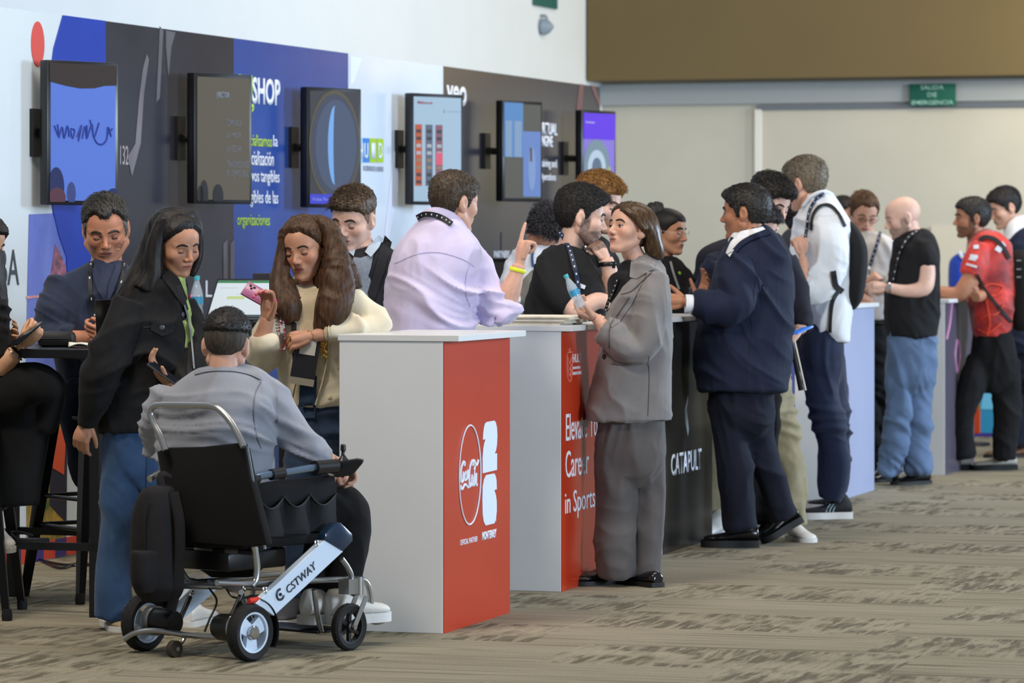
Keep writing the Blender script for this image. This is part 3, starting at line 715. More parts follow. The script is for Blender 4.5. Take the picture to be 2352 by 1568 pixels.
# ceiling-side speaker and small green sign on the left wall
p0 = HW.hit(1241, 62); sp = thing('wall_speaker', p0, 'small grey speaker high on the white hall wall', 'speaker')
mb = MB(); mb.lathe([(.05, 0), (.07, .03), (.055, .07), (.012, .11)], p0, HW.n, 20); mb.build('horn', mat('speaker_grey', (130, 146, 160), .6), sp)
mb = MB(); mb.tube([p0+Z*.09, p0+Z*.08+HW.n*.05, p0+Z*.01+HW.n*.05], .012, 8); mb.build('bracket', mat('speaker_grey', (130, 146, 160), .6), sp)
mb = MB(); q = HW.hit(1222, 12); mb.obox(q, HW.d*.55, HW.n*.03, Z*.35); tag(mb.build('exit_sign', mat('exit_green_dim', (40, 96, 88), .5)), 'small green sign cut by the top edge above the wall speaker', 'sign')

# ------------------------------------------------------------------ printed backdrop, one board per sponsor
TOPZ = 2.54
def bx(px): return BD.sz(px, 400)[0]
edges = [(-60, 143), (143, 240), (240, 537), (537, 800), (800, 1018), (1018, 1378)]
mats_b = [mat('print_white_blue', (214, 224, 230), .15, var=.03, vscale=1.2), mat('print_royal_blue', (38, 68, 172), .2, spec=.5, var=.10, vscale=1.5),
          mat('print_charcoal', (52, 54, 64), .2, spec=.5, var=.22, vscale=1.1), mat('print_navy_blue', (44, 76, 152), .2, spec=.5, var=.14, vscale=1.0),
          mat('print_pale_blue', (206, 220, 236), .15, var=.04, vscale=1.0), mat('print_black', (42, 44, 54), .22, spec=.5, var=.15, vscale=.9)]
labs = ['white printed backdrop board with a red dot and a city skyline, at the left end of the wall', 'blue curved-edge backdrop board behind the leftmost screen', 'charcoal backdrop board with a faint photo of legs, behind the dark brown screen',
        'blue backdrop board with white and lime shop lettering', 'pale white backdrop board with blue and green letter squares', 'black backdrop board at the far end with white headline lettering']
BOARD = []
for i, (e, m_, l) in enumerate(zip(edges, mats_b, labs)):
    a0, a1 = bx(e[0]), bx(e[1]); mb = MB()
    if i == 1:                                            # its left edge leans and curves
        pl = [(bx(143), TOPZ), (bx(240), TOPZ), (bx(240), 0), (bx(240)-.05, 0)]
        cur = [BD.sz(x, y) for x, y in ((150, 590), (133, 540), (121, 490), (112, 400), (108, 300), (113, 180), (122, 110))]
        pl = [(bx(240), 0.0), (bx(240), TOPZ)]+[(bx(143), TOPZ)]+[(c[0], c[1]) for c in reversed(cur)]+[(bx(172), .75), (bx(200), .3), (bx(225), 0)]
        mb.prism(pl, BD.pt(0, 0, .0006), BD.d, Z, BD.n*.006)
    else:
        mb.obox(BD.pt(a0, 0, -.05), BD.d*((bx(240) if i == 0 else a1)-a0), BD.n*.05, Z*(TOPZ-(.0 if i != 0 else .0)))
    o = mb.build('backdrop_board', m_, None, smooth=False); tag(o, l, 'backdrop', 'printed boards of the sponsor wall'); recentre(o, BD.pt(a0, 0)); BOARD.append(o)
def bt(s_, board, x0, yb, x1, h, m=tex_white, bold=.0, **k):   # lettering at picture place on the backdrop
    a, z = BD.sz(x0, yb); b_, _ = BD.sz(x1, yb); Yd = BD.hit(x0, yb).y
    text(s_, BD.pt(a, z), BD.d, Z, b_-a, h*Yd/F, m, BOARD[board], bold=bold, **k)
lime = mat('lettering_lime', (172, 206, 82), .55); ltx = mat('lettering_dark', (40, 46, 54), .5)
def disc(board, x, y, rx, ry, m, name='printed_dot'):
    a, z = BD.sz(x, y); a2 = BD.sz(x+rx, y)[0]; Yd = BD.hit(x, y).y; rz = ry*Yd/F; k = 32
    mb = MB(); mb.prism([((a2-a)*math.cos(t), rz*math.sin(t)) for t in np.linspace(0, 2*math.pi, k, endpoint=False)], BD.pt(a, z, .001), BD.d, Z, BD.n*.002); mb.build(name, m, BOARD[board], smooth=False)
def bpoly(board, pts, m, name='printed_shape', off=.001):
    pl = [BD.sz(x, y) for x, y in pts]; mb = MB(); mb.prism(pl, BD.pt(0, 0, off), BD.d, Z, BD.n*.002); return mb.build(name, m, BOARD[board], smooth=False)
disc(0, 86, 101, 15, 52, mat('dot_red', (206, 62, 48), .4))
bt('BA', 0, -3, 655, 43, 82, ltx)
bpoly(0, [(66, 492), (120, 490), (150, 590), (150, 870), (58, 870)], mat('print_city_sky', (120, 138, 214), .4, var=.35, vscale=3, c2=(62, 78, 176), stretch=(1, 1, .35)), 'city_photo')
bpoly(0, [(118, 612), (125, 560), (138, 585), (148, 610), (160, 680), (100, 700)], mat('print_tower', (136, 70, 92), .5, var=.8, vscale=28), 'tower_photo', .0035)
bpoly(0, [(60, 680), (150, 672), (150, 676), (60, 686)], mat('print_lights', (226, 150, 150), .5, var=.5, vscale=30), 'city_lights', .0035)
bpoly(0, [(60, 880), (140, 872), (150, 1240), (60, 1255)], mat('print_garden', (60, 82, 44), .5, var=.7, vscale=9, c2=(190, 150, 60)), 'garden_photo', .003)
bpoly(0, [(112, 985), (152, 985), (150, 1200), (112, 1160)], mat('print_figure_navy', (38, 34, 52), .5), 'figure_photo', .005)
bpoly(0, [(120, 985), (148, 985), (143, 1090), (118, 1075)], mat('print_orange', (214, 84, 44), .5), 'figure_shirt', .0075)
for k in range(10):
    x = -6+k*26; c = ((200, 66, 44) if k % 2 == 0 else (58, 50, 120))
    bpoly(0 if x < 150 else 2, [(x, 1303-(x-10)*.20), (x+26, 1298-(x-10)*.20), (x+26, 1255-(x-10)*.19), (x, 1260-(x-10)*.19)], mat('stripe_%d' % (k % 2), c, .5), 'border_stripe', .004)
# charcoal photo of hanging sleeves
gh = mat('print_sleeve', (104, 98, 106), .5, var=.4, vscale=6, stretch=(1, 1, .3)); gh2 = mat('print_sleeve_dark', (82, 78, 84), .5, var=.3, vscale=5)
bpoly(2, [(336, 124), (341, 136), (330, 210), (322, 330), (302, 405), (292, 360), (310, 330), (318, 235), (327, 160)], gh, 'sleeve_photo', .001)
bpoly(2, [(380, 70), (402, 74), (392, 110), (386, 180), (380, 110)], gh2, 'sleeve_photo', .001); bpoly(2, [(366, 60), (374, 70), (366, 225), (358, 235)], gh2, 'sleeve_photo', .001)
bt('132', 2, 275, 378, 294, 44, mat('print_pale', (150, 146, 150), .6))
for x in (512, 528): bpoly(2, [(x, 560), (x+9, 548), (x+9, 690), (x, 700)], gh, 'ghost_stripe')
# blue shop board
bt('DM', 3, 547, 226, 579, 56, lime, .02); bt('SHOP', 3, 579, 238, 643, 62, mat('shop_white', (232, 236, 246), .5), .03); bt(',', 3, 577, 258, 583, 20, lime, .02)
bt('cializamos', 3, 574, 335, 624, 27, lime, .008); bt('la', 3, 627, 336, 637, 26); bt('rcialización', 3, 572, 379, 628, 34, tex_white, .008)
bt('tivos tangibles', 3, 570, 426, 641, 38, tex_white, .008); bt('ngibles de las', 3, 568, 476, 638, 40, tex_white, .008); bt('organizaciones', 3, 544, 526, 619, 34, lime, .008)
bt('ctos (fís', 3, 574, 858, 607, 30); bt('zac', 3, 577, 815, 600, 24)
bt('OI', 2, 440, 790, 466, 48); bt('L', 2, 472, 682, 486, 38)
# letter squares
for k, (x, c, ch) in enumerate(((820, (150, 200, 236), 'H'), (832, (52, 128, 206), 'U'), (848.5, (160, 196, 44), 'I'), (865, (160, 196, 44), 'D'))):
    bpoly(4, [(x, 316+k*.6), (x+15, 317+k*.6), (x+15, 373), (x, 373)], mat('square_%s' % ch, c, .5), 'letter_square'); bt(ch, 4, x+3, 364, x+12, 36, mat('letter_pale', (214, 228, 240), .6), .02, off=.006)
bt('IR CUIDADOR DE LA SENADO', 4, 834, 392, 880, 12, mat('caption_grey', (150, 158, 176), .6))
bpoly(4, [(804, 130), (830, 134), (812, 190), (804, 196)], mat('pale_band', (224, 232, 244), .5), 'pale_band'); bpoly(4, [(905, 345), (920, 400), (890, 560), (880, 560)], mat('pale_band2', (220, 226, 244), .5), 'pale_band')
# far black board
bt('veo', 5, 1025, 240, 1071, 46, mat('veo_white', (226, 228, 232), .5), .03)
bt('VIRTUAL', 5, 1236, 308, 1279, 28, tex_white, .02); bt('ENGINE', 5, 1240, 336, 1269, 26, tex_white, .02); bt('training and', 5, 1238, 388, 1278, 24); bt('Operations', 5, 1240, 418, 1276, 22)
bt('L', 5, 1112, 590, 1124, 14); bt('PARTNERS', 5, 1134, 592, 1170, 16); bpoly(5, [(1330, 193), (1340, 194), (1334, 280), (1322, 260)], mat('faint_red', (92, 62, 66), .5), 'faint_line'); bpoly(5, [(1356, 196), (1364, 197), (1377, 230), (1377, 250)], mat('faint_red', (92, 62, 66), .5), 'faint_line')
for px_, pt_ in ((193, 3), (700, 3), (1150, 5)):
    a = bx(px_); mb = MB(); mb.obox(BD.pt(a, .1, -.002), BD.d*.012, BD.n*.005, Z*1.45); mb.build('board_joint', mat('joint_dark', (30, 32, 52), .6), BOARD[pt_ if px_ > 300 else 1], smooth=False)

# ------------------------------------------------------------------ screens on wall arms
def screen(x0, yt0, x1, yt1, yb0, yb1, glass, label, side=14, bezel=black_plastic, bez=.012):
    """corner pixels: left column x0 (rows yt0..yb0), right column x1 (rows yt1..yb1)"""
    off = .36; c0 = BD.hit((x0+x1)/2, (yt0+yb0)/2); Yc = c0.y-.25/math.sin(math.radians(19.3)-((x0+x1)/2-CX)/F)
    Hm = (yb0-yt0)*Yc/F; z1 = HC-(yt0-YH)*Yc/F; z0 = z1-Hm
    yr = Yc*(yb0-yt0)/(yb1-yt1) if (yb1-yt1) else Yc; yr = min(max(yr, Yc), Yc+.30)
    a = P(x0, 500, Yc); b_ = P(x1, 500, yr); a.z = b_.z = 0; dv = b_-a; Wm = dv.length; d = dv.normalized(); n = V((d.y, -d.x, 0)); bk = -n*.055
    r = thing('wall_screen', V((a.x, a.y, z0)), label, 'screen', 'upright screens on arms along the backdrop')
    o = V((a.x, a.y, z0)); mb = MB(); mb.obox(o+bk, dv, n*.055, Z*Hm); mb.build('screen_case', bezel, r, bevel=.006)
    sc_ = MB(); e = .02; sc_.prism([(e, e), (Wm-e, e), (Wm-e, Hm-e), (e, Hm-e)], o+n*.0005, d, Z, n*.002); g = sc_.build('display', glass, r, smooth=False)
    ctr = o+dv*.5+Z*Hm*.5+bk; q = BD.pt((ctr-BD.o).dot(BD.d)-.15, ctr.z, 0)
    ar = MB(); ar.obox(q-BD.d*.05-Z*.11, BD.d*.10, BD.n*.02, Z*.22); ar.tube([q+BD.n*.02+Z*.0, q.lerp(ctr, .5)+BD.d*.1, ctr-n*.005], .022, 8, 3); ar.box(ctr, (.02, .02, .02)); ar.build('wall_arm', dark_metal, r)
    def gq(u0, v0, u1, v1, m, off_=.003, name='picture_area', poly=None):
        k = MB(); poly = poly and [(min(max(x, .03), .97), min(max(y, .02), .98)) for x, y in poly]; k.prism(poly and [(x*Wm, y*Hm) for x, y in poly] or [(u0*Wm, v0*Hm), (u1*Wm, v0*Hm), (u1*Wm, v1*Hm), (u0*Wm, v1*Hm)], o+n*off_, d, Z, n*.0006); return k.build(name, m, g, smooth=False)
    def tx(s_, u0, v0, u1, v1, m, off_=.004, **kk): return text(s_, o+d*(u0*Wm)+Z*(v0*Hm), d, Z, (u1-u0)*Wm, (v1-v0)*Hm, m, g, off=off_, ext=.0002, **kk)
    def oval(cx, cy, rx, ry, m, off_=.003, name='picture_area', t0=0, t1=2*math.pi):
        return gq(0, 0, 0, 0, m, off_, name, [(cx+rx*math.cos(t), cy+ry*math.sin(t)) for t in np.linspace(t0, t1, 36, endpoint=False)])
    return r, g, gq, tx, oval
def lit(name, c, e=.75): return mat('lit_'+name, [v*.66 for v in c], .5, emis=e*1.15, spec=.15)
r, g, gq, tx, ov = screen(108, 137, 272, 153, 470, 462, lit('blue', (98, 134, 236), .75), 'leftmost wall screen glowing blue with mirrored handwriting', bezel=black_plastic)
gq(.03, .0, .97, 0, lit('brown', (66, 56, 52), .5), .0035, poly=[(.03, .98), (.97, .98), (.97, .84), (.8, .835), (.65, .815), (.45, .81), (.25, .825), (.03, .85)])
pen = lit('pen_blue', (52, 74, 178), .5)
for pts in (((.05, .55), (.12, .47), (.10, .56)), ((.12, .46), (.17, .54), (.2, .46), (.25, .55), (.28, .47)), ((.3, .52), (.33, .46), (.36, .52), (.3, .53)), ((.40, .47), (.47, .56), (.42, .44)), ((.48, .46), (.52, .55), (.55, .46), (.55, .56)), ((.56, .47), (.63, .57), (.66, .47), (.74, .58)), ((.6, .60), (.68, .45), (.78, .42), (.86, .46), (.88, .55), (.93, .48)), ((.88, .5), (.95, .54))):
    k = MB(); o_, = (ORG[r],); Hm = .665
    dd = (g.data.vertices[1].co-g.data.vertices[0].co); L_ = [v.co.copy() for v in g.data.vertices][:4]; A, B_, C_ = L_[0], L_[1]-L_[0], L_[3]-L_[0]; nn = B_.cross(C_).normalized()
    k.tube([ORG[r]+A+B_*x+C_*y+nn*.003 for x, y in pts], .0042, 6, 5); k.build('handwriting', pen, g)
ov(.12, .12, .11, .14, lit('sil', (46, 56, 110), .5), .004); ov(.13, .05, .12, .07, lit('sil2', (104, 66, 82), .5), .0045); ov(.33, .08, .06, .08, lit('sil3', (72, 84, 150), .5), .004); ov(.92, .02, .12, .10, lit('sil', (46, 56, 110), .5), .004)
r, g, gq, tx, ov = screen(446, 166, 579, 180, 467, 467, lit('umber_reflection', (96, 88, 70), .8), 'dark brown wall screen with faint grey text, second from the left')  # brown glow colour stands in for a reflection in the glass
pale = lit('grey_text', (132, 134, 146), .55)
tx('(VECTOR', .38, .80, .60, .86, lit('vec', (150, 166, 190), .6), bold=.02)
for i_, (s_, v) in enumerate((('COMUNICA', .60), ('LA MEJOR', .50), ('LA FECHA', .40), ('TRANSMISIONES', .28), ('EN TIEMPO REAL', .21))): tx(s_, .55, v, .93 if i_ > 2 else .80, v+.05, pale)
for cx, rx, ry in ((.10, .05, .08), (.16, .07, .12), (.4, .09, .09)): ov(cx, .06, rx, ry, lit('shadow_head', (40, 36, 36), .4), .004)
r, g, gq, tx, ov = screen(705, 199, 830, 214, 476, 466, lit('space', (66, 62, 66), .6), 'wall screen showing a blue crescent planet, third from the left')
hal = mat('lit_halo', (120, 104, 56), .2, emis=.6)
ov(.5, .52, .47, .46, lit('halo2', (104, 92, 60), .5), .0030); ov(.50, .52, .44, .43, lit('halo3', (74, 78, 96), .5), .0036); ov(.52, .52, .38, .38, lit('halo4', (84, 96, 124), .5), .0042)
gq(0, 0, 0, 0, lit('crescent', (122, 176, 240), 1.0), .005, poly=[(.5+.13*math.cos(t), .52+.33*math.sin(t)) for t in np.linspace(math.pi/2, 3*math.pi/2, 20)]+[(.5-.03*math.cos(t)-.0, .52-.33*math.sin(t)) for t in np.linspace(math.pi/2, -math.pi/2, 20)][1:-1])
gq(.04, .03, .96, .11, lit('caption', (62, 66, 214), .9), .005); tx('Visita FernandezSummers', .08, .055, .92, .085, lit('cap_t', (150, 160, 240), .9), .006)
r, g, gq, tx, ov = screen(944, 213, 1064, 227, 470, 462, lit('page', (176, 204, 224), .85), 'wall screen with a white web page and orange and grey columns, fourth from the left')
tx('Mahou.es', .12, .905, .40, .93, lit('red_t', (178, 60, 74), .7), bold=.01); tx('[ ---------', .62, .83, .95, .86, lit('grey_l', (120, 130, 140), .6))
for u, c in ((.07, (206, 96, 58)), (.27, (104, 112, 130)), (.46, (150, 96, 112))):
    gq(u, .17, u+.13, .72, lit('col%d' % int(u*100), c, .7), .004)
    for v in np.arange(.19, .70, .065): gq(u+.02, v, u+.11, v+.03, lit('cell%d' % (int(v*100) % 3), ((196, 200, 208), (70, 66, 72), (168, 140, 110))[int(v*100) % 3], .6), .005)
gq(.46, .36, .59, .47, lit('pink', (238, 96, 122), .8), .0055); gq(.46, .24, .59, .27, lit('pink', (238, 96, 122), .8), .0055)
r, g, gq, tx, ov = screen(1154, 230, 1246, 239, 462, 460, lit('grey_screen', (104, 102, 92), .5), 'greyish wall screen with two pale blue blocks, fifth from the left')
gq(.03, .44, .50, .98, lit('sky_a', (98, 148, 206), .7), .004); gq(.06, .44, .22, .80, lit('sky_b', (142, 170, 204), .7), .005); gq(.28, .44, .46, .80, lit('sky_b', (142, 170, 204), .7), .005); gq(.50, .05, .94, .70, lit('sky_c', (116, 146, 210), .7), .004); ov(.72, .33, .09, .22, lit('sky_d', (140, 168, 216), .7), .005); gq(.67, .40, .72, .54, lit('rust', (112, 84, 84), .6), .006)
r, g, gq, tx, ov = screen(1336, 252, 1415, 257, 474, 470, lit('violet', (146, 128, 226), .8), 'small violet wall screen with a stadium picture, farthest on the wall')
gq(.04, .70, .96, .97, lit('violet2', (104, 66, 232), .9), .004); tx('Hawkeye', .10, .86, .36, .885, lit('white_t', (214, 220, 250), .9), .006)
ov(.42, .42, .38, .28, lit('green_map', (132, 156, 170), .7), .0045); ov(.42, .40, .26, .19, lit('bowl', (196, 214, 232), .8), .005); ov(.42, .41, .14, .10, lit('pitch', (104, 124, 148), .7), .0055); gq(.74, .30, .82, .42, lit('yellow_map', (176, 190, 120), .7), .005)

# ------------------------------------------------------------------ counters
red_print = mat('print_red', (186, 55, 27), .22, var=.04, vscale=2)
def counter(A, L, Wd, front, label, H=1.098, side=white_gloss, top=white_gloss, over=.065, d=U, wd=W, slab=.024, rim=0):
    """box with its near corner on the floor at A, front running L along the row, end Wd deep to the left"""
    r = thing('counter', A, label, 'counter', 'promo counters in a row')
    mb = MB(); mb.obox(A, d*L, -wd*Wd, Z*H); mb.build('carcass', side, r, bevel=.002, smooth=False)
    mb = MB(); mb.obox(A+wd*.0005+d*.004, d*(L-.008), wd*.003, Z*(H-.003)); fr = mb.build('front_panel', front, r, smooth=False)
    mb = MB(); mb.obox(A-wd*(Wd+.004)+Z*H-d*.006, d*(L+.02), wd*(Wd+.004+over), Z*slab); mb.build('worktop', top, r, bevel=.002, smooth=False)
    return r, fr
C1 = G(1017, 1455); r1, f1 = counter(C1, .845, .4135, red_print, 'white counter with red soft-drink sponsor front, nearest to the camera')
def ft(A, fr, L, s_, u0, z0, u1, z1, m=tex_white, **k): return text(s_, A+U*u0*L+Z*z0+W*.0035, U, Z, (u1-u0)*L, z1-z0, m, fr, off=k.pop('off', .002), **k)
# soft-drink roundel, number and city
def fz(A, px, py):                                        # place on a counter's front panel seen at a pixel
    pl = Plane(A, U); return pl.sz(px, py)
ell_, = ([],)
a_, zc = fz(C1, 1076, 1090); a2, _ = fz(C1, 1100.5, 1090); zt_ = fz(C1, 1077, 976)[1]; rz_ = (zt_-zc); ra = a2-a_
mb = MB(); mb.tube([C1+W*.006+U*(a_+ra*math.cos(t))+Z*(zc+rz_*math.sin(t)) for t in np.linspace(0, 2*math.pi, 49)], .0035, 6, 1, closed=True); mb.build('roundel', tex_white, f1)
def stroke(fr, A, pts, r, m=tex_white, name='script_lettering'):
    k = MB(); k.tube([A+W*.005+U*u+Z*z for u, z in [fz(A, x, y) for x, y in pts]], r, 6, 5, flat=1.0); k.build(name, m, fr)
S_ = lambda pts: [(1020+x*.2168, 940+y*.2168) for x, y in pts]
for pts, r in (([(198, 600), (202, 565), (188, 556), (165, 620), (158, 730), (170, 770), (185, 740)], .0055), ([(158, 800), (160, 835), (178, 838), (196, 800), (215, 798), (225, 812), (238, 826)], .006), ([(190, 660), (180, 720), (186, 762), (196, 700), (190, 660)], .004), ([(215, 655), (203, 700), (206, 752), (218, 735)], .004), ([(238, 640), (226, 680), (224, 745), (234, 700), (240, 640), (240, 738)], .004),
               ([(285, 600), (292, 560), (280, 545), (255, 620), (248, 760), (252, 820), (270, 780)], .0055), ([(285, 560), (300, 540), (318, 590), (335, 570), (345, 535)], .006), ([(280, 690), (272, 760), (280, 810), (288, 740), (280, 690)], .004), ([(300, 640), (312, 600), (302, 700), (296, 800), (306, 800)], .004), ([(322, 680), (312, 730), (310, 790), (322, 740), (328, 670), (326, 800), (336, 790)], .004)):
    stroke(f1, C1, S_(pts), r)
def fpoly(fr, A, pts, m, name='printed_shape', off=.004, conv=S_):
    pl = [fz(A, x, y) for x, y in conv(pts)]; k = MB(); k.prism(pl, A+W*off, U, Z, W*.0012); k.build(name, m, fr, smooth=False)
num = mat('number_white', (214, 226, 248), .45)
fpoly(f1, C1, [(398, 320), (402, 250), (410, 190), (420, 150), (440, 132), (520, 118), (535, 135), (547, 190), (552, 270), (548, 370), (538, 430), (524, 466), (549, 463), (548, 640), (396, 676), (395, 520), (402, 420), (412, 360), (426, 316)], num, 'number_two')
fpoly(f1, C1, [(432, 694), (518, 677), (532, 698), (543, 750), (546, 845), (520, 854), (535, 900), (545, 970), (546, 1070), (538, 1150), (522, 1205), (428, 1229), (408, 1190), (396, 1110), (393, 960), (396, 820), (410, 740)], num, 'number_six')
p_, z_ = fz(C1, *S_([(160, 1441)])[0]); p2, _ = fz(C1, *S_([(342, 1395)])[0]); text('OFFICIAL PARTNER', C1+U*p_+Z*z_, U, Z, p2-p_, .021, tex_white, f1, off=.005)
p_, z_ = fz(C1, *S_([(394, 1388)])[0]); p2, _ = fz(C1, *S_([(543, 1345)])[0]); text('MONTERREY', C1+U*p_+Z*z_, U, Z, p2-p_, .033, tex_white, f1, off=.005, bold=.04)
p_, z_ = fz(C1, *S_([(541, 1185)])[0]); text('FIFA', C1+U*p_+Z*z_, Z, -U, .016, .008, tex_white, f1, off=.005)

C2 = G(1288, 1359); r2, f2 = counter(C2, .90, .56, red_print, 'white counter with red business school front, beside the woman in the grey suit', over=.05)
I2 = lambda pts: pts
def t2(s_, x0, yb, x1, h, A=C2, fr=f2, m=tex_white, **k):
    a, z = fz(A, x0, yb); b_, _ = fz(A, x1, yb); Yd = Plane(A, U).hit(x0, yb).y; text(s_, A+U*a+Z*z, U, Z, b_-a, h*Yd/F, m, fr, off=.005, **k)
t2('HULT', 1314, 833, 1333, 20); t2('INTERNATIONAL', 1314, 848, 1331, 6); t2('BUSINESS SCHOOL', 1314, 861, 1334, 7)
for pts in (((1300, 812), (1300, 850), (1303, 872), (1306, 876), (1309, 872), (1312, 850), (1312, 811)), ((1301, 810), (1313, 808)), ((1306, 800), (1304, 807), (1308, 807), (1306, 800)), ((1302, 820), (1306, 836), (1310, 820)), ((1302, 836), (1306, 850), (1310, 836)), ((1302, 848), (1306, 864), (1310, 848))): stroke(f2, C2, pts, .0014, mat('crest_pink', (232, 150, 140), .5), 'crest')
t2('Elevate Your', 1298, 1013, 1385, 62); t2('Career', 1297, 1098, 1350, 62); t2('in Sports', 1296, 1196, 1364, 66); t2('In collaboration', 1365, 1240, 1392, 8)
fpoly(f2, C2, [(1365, 1260), (1374, 1257), (1374, 1275), (1365, 1278)], mat('crest_yellow', (220, 170, 60), .5), 'club_crest', conv=I2); fpoly(f2, C2, [(1365, 1279), (1374, 1276), (1373, 1288), (1369, 1294), (1365, 1288)], mat('crest_navy', (50, 40, 96), .5), 'club_crest', conv=I2)

C3 = G(1521, 1273); black_print = mat('print_black_gloss', (44, 42, 40), .22, var=.12, vscale=2)
r3, f3 = counter(C3, .96, .50, black_print, 'black-fronted counter with white lettering, between the grey suit and the navy suit', over=.05)
t2('CATAPULT', 1540, 1093, 1609, 50, C3, f3, bold=.012)
fpoly(f3, C3, [(1577, 908), (1579, 912), (1575, 940), (1580, 985), (1578, 1002), (1572, 970), (1571, 940)], mat('flame_grey', (150, 152, 152), .4), 'flame_mark', conv=I2)
C4 = G(1742, 1203); r4, f4 = counter(C4, .85, .50, mat('print_deep_blue', (46, 52, 122), .4), 'counter with a deep blue front, mostly hidden behind the khaki trousers')
C5 = G(1926, 1150); lav = mat('print_lavender', (158, 166, 194), .4, var=.04, vscale=2); r5, f5 = counter(C5, 1.0, .60, lav, 'counter with a pale lavender front, behind the man with the backpack', over=.03)
for pts in (((1934, 886), (1943, 882), (1946, 905), (1944, 930), (1936, 950)), ((1936, 918), (1945, 914))): stroke(f5, C5, pts, .006, mat('crest_dark', (92, 94, 120), .5), 'printed_crest')
t2('CD', 1936, 944, 1948, 16, C5, f5, m=ltx, bold=.03); t2('C3', 1931, 860, 1939, 18, C5, f5, m=mat('pale_grey', (140, 148, 176), .5))
C6 = G(2170, 1091); r6, f6 = counter(C6, 1.05, .56, mat('print_grape_grey', (84, 78, 92), .35, var=.1, vscale=2), 'counter with a dark plum front, behind the red shirt', over=.03)
for pts in (((2185, 690), (2180, 740), (2172, 780)), ((2196, 780), (2192, 815), (2196, 855)), ((2200, 782), (2203, 820), (2197, 856))): stroke(f6, C6, pts, .008, mat('swirl_pink', (190, 130, 170), .5), 'printed_swirl')
C7 = P(2222, 1002, F*HC/(1002-YH)); C7.z = 0
r7 = thing('counter', C7, 'far counter with a blue, orange and green numeral print, seen between the legs', 'counter', 'promo counters in a row')
mb = MB(); mb.obox(C7, W*.62, U*.5, Z*1.10); mb.build('carcass', mat('print_teal', (36, 128, 168), .4), r7, smooth=False)
q7 = Plane(C7, W)
for pts, m_ in (([(2222, 1002), (2345, 1002), (2345, 994), (2222, 994)], mat('band_violet', (52, 34, 120), .5)), ([(2222, 735), (2250, 735), (2250, 994), (2222, 994)], mat('numeral_orange', (214, 80, 36), .5)), ([(2236, 940), (2252, 940), (2252, 996), (2230, 996)], mat('numeral_orange', (214, 80, 36), .5)), ([(2242, 914), (2256, 940), (2240, 942)], mat('numeral_green', (36, 140, 70), .5)), ([(2222, 684), (2236, 684), (2236, 735), (2222, 735)], mat('numeral_blue', (36, 60, 150), .5)), ([(2262, 880), (2300, 880), (2300, 940), (2252, 940)], mat('numeral_sky', (96, 172, 206), .5))):
    mb = MB(); mb.prism([q7.sz(x, y) for x, y in pts], C7-U*.004, W, Z, -U*.002); mb.build('printed_numeral', m_, r7, smooth=False)
# ------------------------------------------------------------------ people
SK_L = skin('skin_light', (206, 160, 138)); SK_M = skin('skin_medium', (190, 140, 112)); SK_T = skin('skin_tan', (168, 116, 88)); SK_P = skin('skin_pale', (216, 176, 158))
H_BLK = hairm('hair_black', (16, 14, 14), (34, 30, 30)); H_DBR = hairm('hair_dark_brown', (34, 26, 21), (62, 48, 38)); H_BRN = hairm('hair_brown', (62, 42, 28), (106, 76, 50)); H_GRY = hairm('hair_grey', (92, 88, 82), (150, 146, 140)); H_GNG = hairm('hair_ginger', (104, 70, 34), (160, 116, 62))
H_SB = hairm('hair_silver_brown', (84, 74, 60), (128, 118, 102))
lan_m = mat('lanyard_black', (20, 22, 28), .6); gold = mat('gold', (196, 158, 80), .25, 1.0); shoe_blk = mat('shoe_black', (16, 15, 16), .25); sole_blk = mat('sole_black', (24, 24, 25), .6); sole_wht = mat('sole_white', (214, 214, 212), .5); shoe_wht = mat('shoe_white', (216, 214, 208), .5, var=.04)
btn_blk = mat('button_black', (30, 28, 28), .35); seam_d = mat('seam_dark', (72, 70, 70), .8)
gls_m = mat('glasses_wire', (150, 132, 110), .3, .8); gls_b = mat('glasses_black', (22, 20, 20), .3)

# --- man in lavender shirt
p = Person(15.15, 'man in a lavender shirt seen from behind, raising one finger, wearing a yellow wristband', SK_L)
p.head(1043, 466, 0, 136, 128, 4, 3, lid=-14)
p.hair(hairm('hair_brown_short', (46, 36, 28), (84, 70, 56)), top=.015, side=.0055, back=.008, bumps=((0, .8, .8, .006, .05),), locks=2500, comb=(0, .5, -.9), lock_len=.014, lock_lift=.001, seed=3, rough=.0012)
p.neck(1012, 522, 5, 37); p.brows(H_BRN)
shirt = cloth('shirt_lavender', (206, 196, 226), .8, var=.05, sheen=.2)
p.wear('shirt', shirt, [('loft', [(498, 975, 1050, 42, 5), (512, 962, 1066, 56), (535, 940, 1085, 72), (568, 912, 1104, 92), (620, 893, 1104, 104), (690, 884, 1094, 106), (760, 884, 1092, 104), (830, 890, 1088, 100), (900, 900, 1080, 95)]),
    ('tube', [(1062, 578, 5, 42), (1096, 630, 15, 42), (1118, 672, 15, 41), (1132, 706, 5, 40), (1150, 722, -2, 36)]),
    ('tube', [(1140, 716, 0, 36), (1164, 712, 3, 31), (1174, 694, 4, 28)])],
    fold=(.0055, 8, 13, [(1090, 650, -60, 60, 1.6), (1130, 710, -40, 50, 1.8), (1010, 740, -90, 90, 1.0)]), voxel=.008)
p.arm([(1158, 708, 3, 24), (1172, 668, 4, 25), (1186, 630, 6, 18), (1193, 606, 8, 16)])
p.hand(1194, 604, 8, (.22, -1, .1), (.9, .1, .6), curl=((4, 4, 3), (78, 85, 50), (82, 88, 55), (84, 88, 55)), side='R', thumb=(.3, .9, -.5), tc=30)
mb = MB(); c = p.p(1189, 620, 6); mb.ring(c, V((.25, 0, 1)), 18.5*p.k, 1.4*p.k, 28, 8, flat=3.2); p.piece('wristband', mb, mat('wristband_yellow', (222, 232, 48), .5, emis=0))
